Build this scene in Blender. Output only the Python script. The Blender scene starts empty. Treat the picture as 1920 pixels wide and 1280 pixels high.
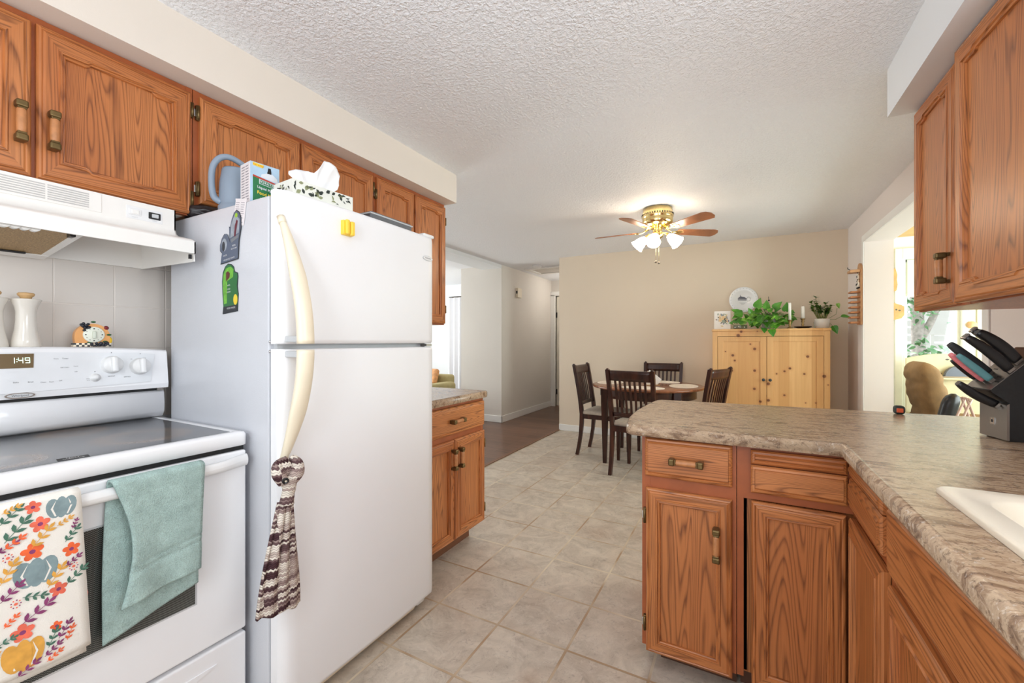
import bpy, bmesh, math, random
from mathutils import Vector, Matrix

R = math.radians
V = Vector
col = bpy.context.scene.collection
sc = bpy.context.scene

# ------------------------------------------------------------------ camera
cam_d = bpy.data.cameras.new('camera')
cam = bpy.data.objects.new('camera', cam_d)
col.objects.link(cam)
cam.location = (0, 0, 1.22)
cam.rotation_euler = (R(90), 0, R(28.45))
cam_d.sensor_width = 36
cam_d.lens = 790 / 1920 * 36
cam_d.clip_start = 0.02
sc.camera = cam

# ------------------------------------------------------------------ world, lights, exposure
CE = 2.374          # ceiling height
w = bpy.data.worlds.new('world')
sc.world = w
w.use_nodes = True
bg = w.node_tree.nodes['Background']
bg.inputs[0].default_value = (0.93, 0.98, 1.0, 1)
bg.inputs[1].default_value = 0.6


def light(name, kind, loc, energy, color=(1, 1, 1), size=None, rot=None, size_y=None, radius=None):
    d = bpy.data.lights.new(name, kind)
    d.energy = energy
    d.color = color
    if kind == 'AREA':
        d.shape = 'RECTANGLE'
        d.size = size
        d.size_y = size_y or size
    elif radius is not None:
        d.shadow_soft_size = radius
    o = bpy.data.objects.new(name, d)
    o.location = loc
    if rot:
        o.rotation_euler = rot
    col.objects.link(o)
    return o


sun = light('sun', 'SUN', (4, 12, 8), 1.5, (1, 0.97, 0.9))
sun.rotation_euler = (R(38), 0, R(215))
sun.data.angle = R(2)
# added rear fill, then daylight through the sink window, an unseen living room window and the sunroom glazing
light('daylight_patio_door', 'AREA', (-0.55, -1.52, 1.25), 9, (0.88, 0.94, 1.0), 2.4, (R(122), 0, 0), 1.9)  # fill from behind the camera; the patio door is made up
light('daylight_sink_window', 'AREA', (0.93, 0.35, 1.62), 9.3, (0.88, 0.95, 1.0), 0.8, (R(122), 0, R(90)), 0.85)
light('daylight_living_window', 'AREA', (-6.6, 4.6, 1.4), 50, (0.95, 1.0, 0.98), 2.2, (R(105), 0, R(-90)), 1.6)
light('daylight_sunroom', 'AREA', (3.1, 4.2, 1.45), 46, (0.86, 1.0, 0.97), 2.4, (R(100), 0, R(68)), 1.7)
light('hall_fill', 'POINT', (-2.36, 6.95, 2.12), 3.5, (1.0, 0.96, 0.9), radius=0.1)  # added fill for the hall, out of sight behind the back wall
# added fill light behind the camera (its made-up pendant is built below)
light('kitchen_fill', 'POINT', (-0.55, -0.55, 1.75), 8, (0.9, 0.95, 1.0), radius=0.16)

sc.view_settings.view_transform = 'Standard'
sc.view_settings.look = 'None'
sc.view_settings.exposure = 1.26
sc.view_settings.gamma = 1
sc.view_settings.use_curve_mapping = False
sc.cycles.use_denoising = True
sc.cycles.max_bounces = 10
sc.cycles.diffuse_bounces = 6
sc.cycles.caustics_reflective = False
sc.cycles.caustics_refractive = False
sc.cycles.sample_clamp_indirect = 6

rnd = random.Random(7)


# ------------------------------------------------------------------ materials
def lin(c):
    def f(v):
        v /= 255.0
        return v / 12.92 if v <= 0.04045 else ((v + 0.055) / 1.055) ** 2.4
    return (f(c[0]), f(c[1]), f(c[2]), 1)


class NT:
    def __init__(self, name):
        self.m = bpy.data.materials.new(name)
        self.m.use_nodes = True
        self.t = self.m.node_tree
        self.b = self.t.nodes['Principled BSDF']

    def n(self, typ, **kw):
        nd = self.t.nodes.new(typ)
        for k, v in kw.items():
            if k.startswith('i_'):
                key = k[2:]
                key = int(key) if key.isdigit() else key.replace('_', ' ')
                nd.inputs[key].default_value = v
            else:
                setattr(nd, k, v)
        return nd

    def l(self, a, b):
        self.t.links.new(a, b)

    def coord(self, scale=(1, 1, 1), loc=(0, 0, 0), rot=(0, 0, 0), rand=0.0):
        tc = self.n('ShaderNodeTexCoord')
        out = tc.outputs['Object']
        if rand:
            oi = self.n('ShaderNodeObjectInfo')
            mu = self.n('ShaderNodeMath', operation='MULTIPLY')
            mu.inputs[1].default_value = rand
            self.l(oi.outputs['Random'], mu.inputs[0])
            ad = self.n('ShaderNodeVectorMath', operation='ADD')
            self.l(out, ad.inputs[0])
            self.l(mu.outputs[0], ad.inputs[1])
            out = ad.outputs[0]
        mp = self.n('ShaderNodeMapping')
        mp.inputs['Scale'].default_value = scale
        mp.inputs['Location'].default_value = loc
        mp.inputs['Rotation'].default_value = rot
        self.l(out, mp.inputs[0])
        return mp.outputs[0]

    def noise(self, vec, scale, detail=2, rough=0.5, dist=0.0):
        nd = self.n('ShaderNodeTexNoise')
        nd.inputs['Scale'].default_value = scale
        nd.inputs['Detail'].default_value = detail
        nd.inputs['Roughness'].default_value = rough
        nd.inputs['Distortion'].default_value = dist
        if vec is not None:
            self.l(vec, nd.inputs['Vector'])
        return nd.outputs['Fac']

    def ramp(self, fac, stops, interp='LINEAR'):
        nd = self.n('ShaderNodeValToRGB')
        cr = nd.color_ramp
        cr.interpolation = interp
        while len(cr.elements) < len(stops):
            cr.elements.new(0.5)
        for e, (p, c) in zip(cr.elements, stops):
            e.position = p
            e.color = c if len(c) == 4 else (*c, 1)
        self.l(fac, nd.inputs[0])
        return nd.outputs[0]

    def mix(self, fac, a, b, mode='MIX'):
        nd = self.n('ShaderNodeMix', data_type='RGBA', blend_type=mode)
        for s, val in ((0, fac), (6, a), (7, b)):
            if hasattr(val, 'links'):
                self.l(val, nd.inputs[s])
            else:
                nd.inputs[s].default_value = val
        return nd.outputs[2]

    def math(self, op, a, b=None, clamp=False):
        nd = self.n('ShaderNodeMath', operation=op, use_clamp=clamp)
        for i, val in enumerate((a, b)):
            if val is None:
                continue
            if hasattr(val, 'links'):
                self.l(val, nd.inputs[i])
            else:
                nd.inputs[i].default_value = val
        return nd.outputs[0]

    def bump(self, h, strength=0.3, dist=0.01):
        nd = self.n('ShaderNodeBump')
        nd.inputs['Strength'].default_value = strength
        nd.inputs['Distance'].default_value = dist
        self.l(h, nd.inputs['Height'])
        self.l(nd.outputs[0], self.b.inputs['Normal'])

    def base(self, c):
        if hasattr(c, 'links'):
            self.l(c, self.b.inputs['Base Color'])
        else:
            self.b.inputs['Base Color'].default_value = c

    def set(self, rough=0.5, metal=0.0, spec=None, coat=None):
        self.b.inputs['Roughness'].default_value = rough
        self.b.inputs['Metallic'].default_value = metal
        if spec is not None:
            self.b.inputs['Specular IOR Level'].default_value = spec
        if coat is not None:
            self.b.inputs['Coat Weight'].default_value = coat
            self.b.inputs['Coat Roughness'].default_value = 0.12


def plain(name, rgb, rough=0.5, metal=0.0, var=0.04, scale=8.0, bump=0.0, bscale=60.0, spec=None, coat=None):
    """a solid colour with a faint natural mottling, optionally a fine bump"""
    k = NT(name)
    c = lin(rgb)
    v = k.coord(rand=3.0)
    f = k.noise(v, scale, 3)
    lo = tuple(x * (1 - var) for x in c[:3])
    hi = tuple(min(1, x * (1 + var)) for x in c[:3])
    k.base(k.ramp(f, [(0.3, lo), (0.7, hi)]))
    k.set(rough, metal, spec, coat)
    if bump:
        k.bump(k.noise(v, bscale, 2), bump, 0.004)
    return k.m


def oak(name, axis, light_c=(198, 128, 74), mid_c=(178, 104, 54), dark_c=(98, 48, 20)):
    k = NT(name)
    s = [9.5, 9.5, 9.5]
    s[axis] = 0.6
    f = k.noise(k.coord(tuple(s), rand=7.0), 1.0, 1.5, 0.45, 0.35)
    g = k.math('FRACT', k.math('MULTIPLY', f, 34.0))
    ring = k.ramp(g, [(0.0, (0.35,) * 3), (0.15, (0.0,) * 3), (0.6, (0.1,) * 3), (0.9, (0.9,) * 3), (1.0, (0.35,) * 3)])
    s2 = [230.0, 230.0, 230.0]
    s2[axis] = 7.0
    pore = k.ramp(k.noise(k.coord(tuple(s2), rand=3.0), 1.0, 2), [(0.5, (0,) * 3), (0.68, (1,) * 3)])
    s3 = [5.0, 5.0, 5.0]
    s3[axis] = 0.6
    tone = k.ramp(k.noise(k.coord(tuple(s3), rand=11.0), 1.0, 2), [(0.3, lin(mid_c)), (0.7, lin(light_c))])
    c = k.mix(k.math('MULTIPLY', ring, 0.72), tone, lin(dark_c))
    c = k.mix(k.math('MULTIPLY', pore, k.math('ADD', k.math('MULTIPLY', ring, 0.45), 0.2)), c, lin((88, 44, 18)))
    k.base(c)
    k.set(0.36, 0, 0.5)
    k.bump(pore, -0.08, 0.002)
    return k.m


OAKX, OAKY, OAKZ = oak('oak_grain_x', 0), oak('oak_grain_y', 1), oak('oak_grain_z', 2)
OAKF = plain('oak_face_frame', (158, 84, 44), 0.38, var=0.12, scale=14)
MEL = plain('cabinet_underside_melamine', (226, 216, 204), 0.5)


def m_dark_wood():
    k = NT('dark_cherry_wood')
    f = k.noise(k.coord((18, 18, 1.6), rand=5.0), 1.5, 3, 0.6, 0.5)
    k.base(k.ramp(f, [(0.3, lin((38, 20, 16))), (0.55, lin((62, 33, 25))), (0.75, lin((84, 46, 32)))]))
    k.set(0.28, 0, 0.5)
    return k.m


def m_tabletop():
    k = NT('table_top_wood')
    f = k.noise(k.coord((1.5, 16, 16)), 2.0, 3, 0.6, 0.6)
    k.base(k.ramp(f, [(0.3, lin((112, 66, 42))), (0.55, lin((140, 86, 56))), (0.75, lin((164, 104, 66)))]))
    k.set(0.22, 0, 0.5)
    return k.m


def m_pine():
    k = NT('knotty_pine')
    # boards run vertically, 9 cm wide, each with its own tone
    tc = k.n('ShaderNodeTexCoord')
    sep = k.n('ShaderNodeSeparateXYZ')
    k.l(tc.outputs['Object'], sep.inputs[0])
    b = k.math('FLOOR', k.math('MULTIPLY', sep.outputs[0], 11.0))
    wn = k.n('ShaderNodeTexWhiteNoise', noise_dimensions='1D')
    k.l(b, wn.inputs['W'])
    tone = k.ramp(wn.outputs['Value'], [(0.0, lin((214, 164, 106))), (1.0, lin((234, 190, 132)))])
    f = k.noise(k.coord((30, 30, 1.2)), 1.6, 3, 0.55, 0.7)
    grain = k.ramp(f, [(0.35, (0,) * 3), (0.65, (1,) * 3)])
    c = k.mix(k.math('MULTIPLY', grain, 0.25), tone, lin((196, 138, 82)))
    vor = k.n('ShaderNodeTexVoronoi', feature='F1', voronoi_dimensions='2D')
    vor.inputs['Scale'].default_value = 1.0
    vor.inputs['Randomness'].default_value = 1.0
    cm = k.n('ShaderNodeCombineXYZ')
    k.l(k.math('MULTIPLY', sep.outputs[0], 8.0), cm.inputs[0])
    k.l(k.math('MULTIPLY', sep.outputs[2], 8.5), cm.inputs[1])
    k.l(cm.outputs[0], vor.inputs['Vector'])
    gate = k.ramp(k.math('FRACT', k.math('MULTIPLY', vor.outputs['Color'], 3.0)), [(0.5, (0,) * 3), (0.52, (1,) * 3)])
    dist = k.math('DIVIDE', vor.outputs['Distance'], k.math('ADD', k.math('FRACT', k.math('MULTIPLY', vor.outputs['Color'], 7.0)), 0.45))
    knot = k.ramp(dist, [(0.07, (1,) * 3), (0.12, (0,) * 3)])
    halo = k.ramp(dist, [(0.09, (1,) * 3), (0.3, (0,) * 3)])
    c = k.mix(k.math('MULTIPLY', k.math('MULTIPLY', halo, gate), 0.35), c, lin((190, 120, 66)))
    c = k.mix(k.math('MULTIPLY', k.math('MULTIPLY', knot, gate), 0.9), c, lin((104, 56, 34)))
    k.base(c)
    k.set(0.42)
    return k.m


def m_counter():
    k = NT('laminate_counter')
    v = k.coord((1, 1, 1))
    v2 = k.coord((6, 15, 12), rot=(0, 0, R(25)))
    f1 = k.noise(v2, 1.6, 6, 0.68, 0.9)
    c = k.ramp(f1, [(0.28, lin((88, 66, 52))), (0.42, lin((146, 118, 94))), (0.52, lin((188, 162, 134))),
                    (0.62, lin((162, 136, 112))), (0.74, lin((216, 198, 174)))])
    f2 = k.noise(v, 95, 4, 0.7, 0.8)
    spk = k.ramp(f2, [(0.36, (1,) * 3), (0.46, (0,) * 3)])
    c = k.mix(k.math('MULTIPLY', spk, 0.55), c, lin((70, 54, 48)))
    f3 = k.noise(k.coord((1, 1, 1), loc=(3, 1, 0)), 75, 4, 0.7, 1.2)
    lt = k.ramp(f3, [(0.58, (0,) * 3), (0.68, (1,) * 3)])
    c = k.mix(k.math('MULTIPLY', lt, 0.5), c, lin((218, 206, 192)))
    k.base(c)
    k.set(0.26, 0, 0.5)
    return k.m


def m_tile_floor():
    k = NT('floor_tile')
    mp = k.coord((1, 1, 1), loc=(1.235 + 0.315 * 20, -1.567 + 0.315 * 20, 0))
    br = k.n('ShaderNodeTexBrick', offset=0.0, squash=1.0)
    br.offset_frequency = 2
    for key, val in (('Scale', 1.0), ('Mortar Size', 0.0055), ('Mortar Smooth', 0.2), ('Bias', 0.0), ('Brick Width', 0.315), ('Row Height', 0.315)):
        br.inputs[key].default_value = val
    br.inputs['Color1'].default_value = (0, 0, 0, 1)
    br.inputs['Color2'].default_value = (1, 1, 1, 1)
    br.inputs['Mortar'].default_value = (0.5, 0.5, 0.5, 1)
    k.l(mp, br.inputs['Vector'])
    # each tile's own number shifts the clouding so that it stops at the joints
    sh = k.n('ShaderNodeVectorMath', operation='MULTIPLY_ADD')
    k.l(br.outputs['Color'], sh.inputs[0])
    sh.inputs[1].default_value = (13.0, 17.0, 9.0)
    k.l(k.coord((1, 1, 1)), sh.inputs[2])
    f = k.noise(sh.outputs[0], 7.5, 9, 0.7, 0.9)
    c = k.ramp(f, [(0.25, lin((156, 142, 128))), (0.42, lin((184, 172, 157))), (0.55, lin((200, 188, 173))), (0.74, lin((216, 203, 186)))])
    f2 = k.noise(sh.outputs[0], 2.6, 3, 0.5, 0.5)
    warm = k.ramp(f2, [(0.5, (0,) * 3), (0.7, (1,) * 3)])
    c = k.mix(k.math('MULTIPLY', warm, 0.35), c, lin((170, 140, 116)))
    veins = k.ramp(k.noise(sh.outputs[0], 16, 4, 0.7, 1.6), [(0.56, (0,) * 3), (0.63, (1,) * 3), (0.7, (0,) * 3)])
    c = k.mix(k.math('MULTIPLY', veins, 0.42), c, lin((214, 205, 192)))
    sp = k.ramp(k.noise(sh.outputs[0], 38, 4, 0.75, 1.5), [(0.33, (1,) * 3), (0.43, (0,) * 3)])
    c = k.mix(k.math('MULTIPLY', sp, 0.34), c, lin((112, 98, 92)))
    gr = k.ramp(k.noise(k.coord((1, 1, 1)), 3.0, 2), [(0.42, lin((170, 142, 112))), (0.6, lin((216, 203, 180)))])
    c = k.mix(br.outputs['Fac'], c, gr)
    k.base(c)
    k.set(0.36, 0, 0.45)
    inv = k.math('SUBTRACT', 1.0, br.outputs['Fac'])
    k.bump(k.math('ADD', k.math('MULTIPLY', inv, 1.0), k.math('MULTIPLY', f, 0.35)), 0.5, 0.004)
    return k.m


def m_wood_floor():
    k = NT('plank_floor')
    mp = k.coord((1, 1, 1))
    br = k.n('ShaderNodeTexBrick', offset=0.37, squash=1.0)
    for key, val in (('Scale', 1.0), ('Mortar Size', 0.002), ('Mortar Smooth', 0.2), ('Bias', 0.0), ('Brick Width', 1.2), ('Row Height', 0.13)):
        br.inputs[key].default_value = val
    br.inputs['Color1'].default_value = (0, 0, 0, 1)
    br.inputs['Color2'].default_value = (1, 1, 1, 1)
    br.inputs['Mortar'].default_value = (0.5, 0.5, 0.5, 1)
    k.l(mp, br.inputs['Vector'])
    tone = k.ramp(br.outputs['Color'], [(0.0, lin((78, 50, 38))), (1.0, lin((112, 78, 60)))])
    g = k.ramp(k.noise(k.coord((1.4, 26, 20)), 1.5, 4, 0.6, 0.6), [(0.35, (0,) * 3), (0.65, (1,) * 3)])
    c = k.mix(k.math('MULTIPLY', g, 0.45), tone, lin((132, 98, 78)))
    c = k.mix(br.outputs['Fac'], c, lin((40, 26, 20)))
    k.base(c)
    k.set(0.3, 0, 0.5)
    return k.m


def m_backsplash():
    k = NT('white_wall_tile')
    # the wall runs along y, so the brick pattern reads (y, z)
    tc = k.n('ShaderNodeTexCoord')
    sep = k.n('ShaderNodeSeparateXYZ')
    k.l(tc.outputs['Object'], sep.inputs[0])
    cm = k.n('ShaderNodeCombineXYZ')
    k.l(k.math('ADD', sep.outputs[1], -0.522 + 0.1595 * 20), cm.inputs[0])
    k.l(k.math('ADD', sep.outputs[2], -1.352 + 0.1595 * 20), cm.inputs[1])
    br = k.n('ShaderNodeTexBrick', offset=0.0)
    for key, val in (('Scale', 1.0), ('Mortar Size', 0.0028), ('Mortar Smooth', 0.5), ('Bias', 0.0), ('Brick Width', 0.1595), ('Row Height', 0.1595)):
        br.inputs[key].default_value = val
    k.l(cm.outputs[0], br.inputs['Vector'])
    c = k.mix(br.outputs['Fac'], lin((216, 209, 202)), lin((224, 216, 208)))
    k.base(c)
    k.set(0.22)
    k.bump(k.math('SUBTRACT', 1.0, br.outputs['Fac']), 0.5, 0.003)
    return k.m


def m_ceiling():
    k = NT('popcorn_ceiling')
    v = k.coord((1, 1, 1))
    a = k.noise(v, 74, 3, 0.6, 0.4)
    blobs = k.ramp(a, [(0.42, (0,) * 3), (0.66, (1,) * 3)])
    b2 = k.noise(v, 160, 2, 0.6)
    h = k.math('ADD', blobs, k.math('MULTIPLY', b2, 0.35))
    k.base(lin((247, 248, 252)))
    k.set(0.5, 0, 0.4)
    k.bump(h, 0.6, 0.009)
    return k.m


def wall_paint(name, rgb, bump=0.06):
    return plain(name, rgb, 0.7, var=0.015, scale=2.0, bump=bump, bscale=220, spec=0.3)


def m_emit(name, rgb, strength, base=(255, 255, 255)):
    k = NT(name)
    k.base(lin(base))
    k.b.inputs['Emission Color'].default_value = lin(rgb)
    k.b.inputs['Emission Strength'].default_value = strength
    k.set(0.3)
    return k.m


def m_glass(name, tint=(255, 255, 255), gloss=0.08):
    k = NT(name)
    t = k.t
    tr = t.nodes.new('ShaderNodeBsdfTransparent')
    tr.inputs[0].default_value = lin(tint)
    gl = t.nodes.new('ShaderNodeBsdfGlossy')
    gl.inputs['Roughness'].default_value = 0.03
    mx = t.nodes.new('ShaderNodeMixShader')
    mx.inputs[0].default_value = gloss
    k.l(tr.outputs[0], mx.inputs[1])
    k.l(gl.outputs[0], mx.inputs[2])
    k.l(mx.outputs[0], t.nodes['Material Output'].inputs[0])
    return k.m


def m_terry(name, rgb):
    k = NT(name)
    v = k.coord((1, 1, 1))
    f = k.noise(v, 420, 2, 0.6)
    f2 = k.noise(v, 30, 3, 0.6)
    c = lin(rgb)
    lo = tuple(x * 0.74 for x in c[:3])
    hi = tuple(min(1, x * 1.2) for x in c[:3])
    k.base(k.ramp(k.math('ADD', k.math('MULTIPLY', f, 0.6), k.math('MULTIPLY', f2, 0.4)), [(0.35, lo), (0.62, hi)]))
    k.set(0.95, 0, 0.1)
    k.bump(f, 0.9, 0.004)
    return k.m


def m_knit():
    k = NT('variegated_knit')
    tc = k.n('ShaderNodeTexCoord')
    sep = k.n('ShaderNodeSeparateXYZ')
    k.l(tc.outputs['Object'], sep.inputs[0])
    y, z = sep.outputs[1], sep.outputs[2]
    zig = k.math('ABSOLUTE', k.math('SUBTRACT', k.math('FRACT', k.math('MULTIPLY', y, 110.0)), 0.5))
    zz = k.math('ADD', k.math('MULTIPLY', z, 150.0), k.math('MULTIPLY', zig, 1.2))
    row = k.math('FLOOR', zz)
    colr = k.math('FLOOR', k.math('MULTIPLY', y, 26.0))
    wn = k.n('ShaderNodeTexNoise', noise_dimensions='2D')
    cm = k.n('ShaderNodeCombineXYZ')
    k.l(k.math('MULTIPLY', row, 0.31), cm.inputs[0])
    k.l(k.math('MULTIPLY', colr, 0.37), cm.inputs[1])
    k.l(cm.outputs[0], wn.inputs['Vector'])
    wn.inputs['Scale'].default_value = 1.7
    wn.inputs['Detail'].default_value = 1.0
    c = k.ramp(wn.outputs['Fac'], [(0.34, lin((74, 50, 54))), (0.42, lin((116, 92, 92))), (0.5, lin((178, 158, 150))), (0.6, lin((226, 216, 204)))])
    fr = k.math('FRACT', zz)
    edge = k.ramp(fr, [(0.0, (0.45,) * 3), (0.3, (1,) * 3), (0.8, (1,) * 3), (1.0, (0.45,) * 3)])
    k.base(k.mix(0.6, c, k.mix(1.0, c, edge, 'MULTIPLY')))
    k.set(0.95, 0, 0.1)
    k.bump(edge, 0.8, 0.003)
    return k.m


def m_oven_glass():
    k = NT('dotted_oven_glass')
    tc = k.n('ShaderNodeTexCoord')
    sep = k.n('ShaderNodeSeparateXYZ')
    k.l(tc.outputs['Object'], sep.inputs[0])
    sy = k.math('SINE', k.math('MULTIPLY', sep.outputs[1], 1250.0))
    sz = k.math('SINE', k.math('MULTIPLY', sep.outputs[2], 1250.0))
    d = k.math('MULTIPLY', sy, sz)
    k.base(k.ramp(d, [(0.05, lin((46, 48, 46))), (0.35, lin((118, 120, 116)))]))
    k.set(0.12, 0, 0.5)
    return k.m


def m_cooktop():
    k = NT('ceramic_cooktop')
    f = k.noise(k.coord((1, 1, 1)), 260, 2)
    c = k.ramp(f, [(0.4, lin((92, 93, 96))), (0.62, lin((116, 117, 120)))])
    tc = k.n('ShaderNodeTexCoord')
    # worn burner halos
    for (bx, by, r0) in ((-1.615, 0.60, 0.118), (-1.56, 0.30, 0.085), (-1.88, 0.52, 0.085)):
        sub = k.n('ShaderNodeVectorMath', operation='SUBTRACT')
        k.l(tc.outputs['Object'], sub.inputs[0])
        sub.inputs[1].default_value = (bx + 1.7, by - 0.41, 0.93 - 0.0)
        ln = k.n('ShaderNodeVectorMath', operation='LENGTH')
        mul = k.n('ShaderNodeVectorMath', operation='MULTIPLY')
        k.l(sub.outputs[0], mul.inputs[0])
        mul.inputs[1].default_value = (1, 1, 0)
        k.l(mul.outputs[0], ln.inputs[0])
        ring = k.ramp(ln.outputs['Value'], [(r0 * 0.45, (0.15,) * 3), (r0 * 0.8, (0.75,) * 3), (r0 * 0.95, (0.55,) * 3), (r0 * 1.1, (0.0,) * 3)])
        c = k.mix(k.math('MULTIPLY', ring, 1.0), c, lin((146, 128, 114)))
    k.base(c)
    k.set(0.1, 0, 0.5)
    return k.m


def m_plate_print():
    k = NT('printed_ceramic')
    k.base(lin((236, 238, 240)))
    k.set(0.2)
    return k.m


def m_leaf(name, a, b):
    k = NT(name)
    oi = k.noise(k.coord((1, 1, 1)), 9, 2)
    k.base(k.ramp(oi, [(0.35, lin(a)), (0.65, lin(b))]))
    k.set(0.38, 0, 0.5)
    k.b.inputs['Subsurface Weight'].default_value = 0.0
    return k.m


DW, TT, PINE, CTR = m_dark_wood(), m_tabletop(), m_pine(), m_counter()
FLT, FLW, BST, CEI = m_tile_floor(), m_wood_floor(), m_backsplash(), m_ceiling()
W_BACK = wall_paint('paint_tan', (226, 211, 191))
W_RIGHT = wall_paint('paint_offwhite_right', (222, 212, 206))
W_HALL = wall_paint('paint_hall', (216, 210, 202))
W_WHITE = wall_paint('paint_white', (226, 228, 230))
W_SOFF = wall_paint('paint_soffit', (224, 214, 203))
W_SUN = wall_paint('paint_sunroom', (232, 236, 228))
TRIMW = plain('trim_white', (236, 234, 230), 0.4, var=0.01)
APPL = plain('white_enamel', (238, 238, 240), 0.16, var=0.006, spec=0.5)
FRDG = plain('white_fridge_door', (238, 238, 240), 0.38, var=0.004, bump=0.03, bscale=300)
APPLS = plain('textured_steel_shade_grey', (208, 210, 216), 0.2, var=0.01, bump=0.18, bscale=420)  # fridge body: white steel, greyed to put the side's shade into the colour
HOODW = plain('hood_white', (236, 233, 228), 0.3, var=0.01)
CREAM = plain('aged_cream_plastic', (236, 224, 200), 0.35, var=0.05, scale=6)
PLAST = plain('white_plastic', (232, 232, 232), 0.32, var=0.01)
GREYP = plain('grey_trim', (196, 198, 200), 0.35)
BLACK = plain('black_gap', (16, 16, 17), 0.5)
BLKP = plain('black_plastic', (28, 28, 30), 0.28, var=0.1)
BLKS = plain('black_block', (27, 28, 30), 0.45, var=0.2, scale=120)
STEEL = plain('brushed_steel', (150, 144, 138), 0.3, 0.9, var=0.06)
CHROME = plain('chrome', (214, 214, 216), 0.14, 1.0, var=0.02)
BRONZE = plain('antique_brass', (112, 92, 58), 0.36, 0.8, var=0.2, scale=40)
BRASS = plain('polished_brass', (242, 214, 150), 0.14, 1.0, var=0.04)
GRIP = plain('oak_grip', (182, 122, 76), 0.4, var=0.15, scale=60)
SEATF = plain('seat_fabric', (188, 176, 160), 0.9, var=0.1, scale=40, bump=0.3, bscale=300)
TEAL = m_terry('teal_terry', (172, 196, 191))
KNIT, OVG, COOK = m_knit(), m_oven_glass(), m_cooktop()
LINEN = plain('white_cotton', (238, 234, 226), 0.9, var=0.03, bump=0.2, bscale=500)
ALMOND = plain('almond_sink', (240, 230, 212), 0.3, var=0.02)
CERAM = plain('cream_ceramic', (226, 220, 210), 0.16, var=0.03)
WOODK = plain('light_wood_knob', (206, 168, 118), 0.5, var=0.12, scale=30)


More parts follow.
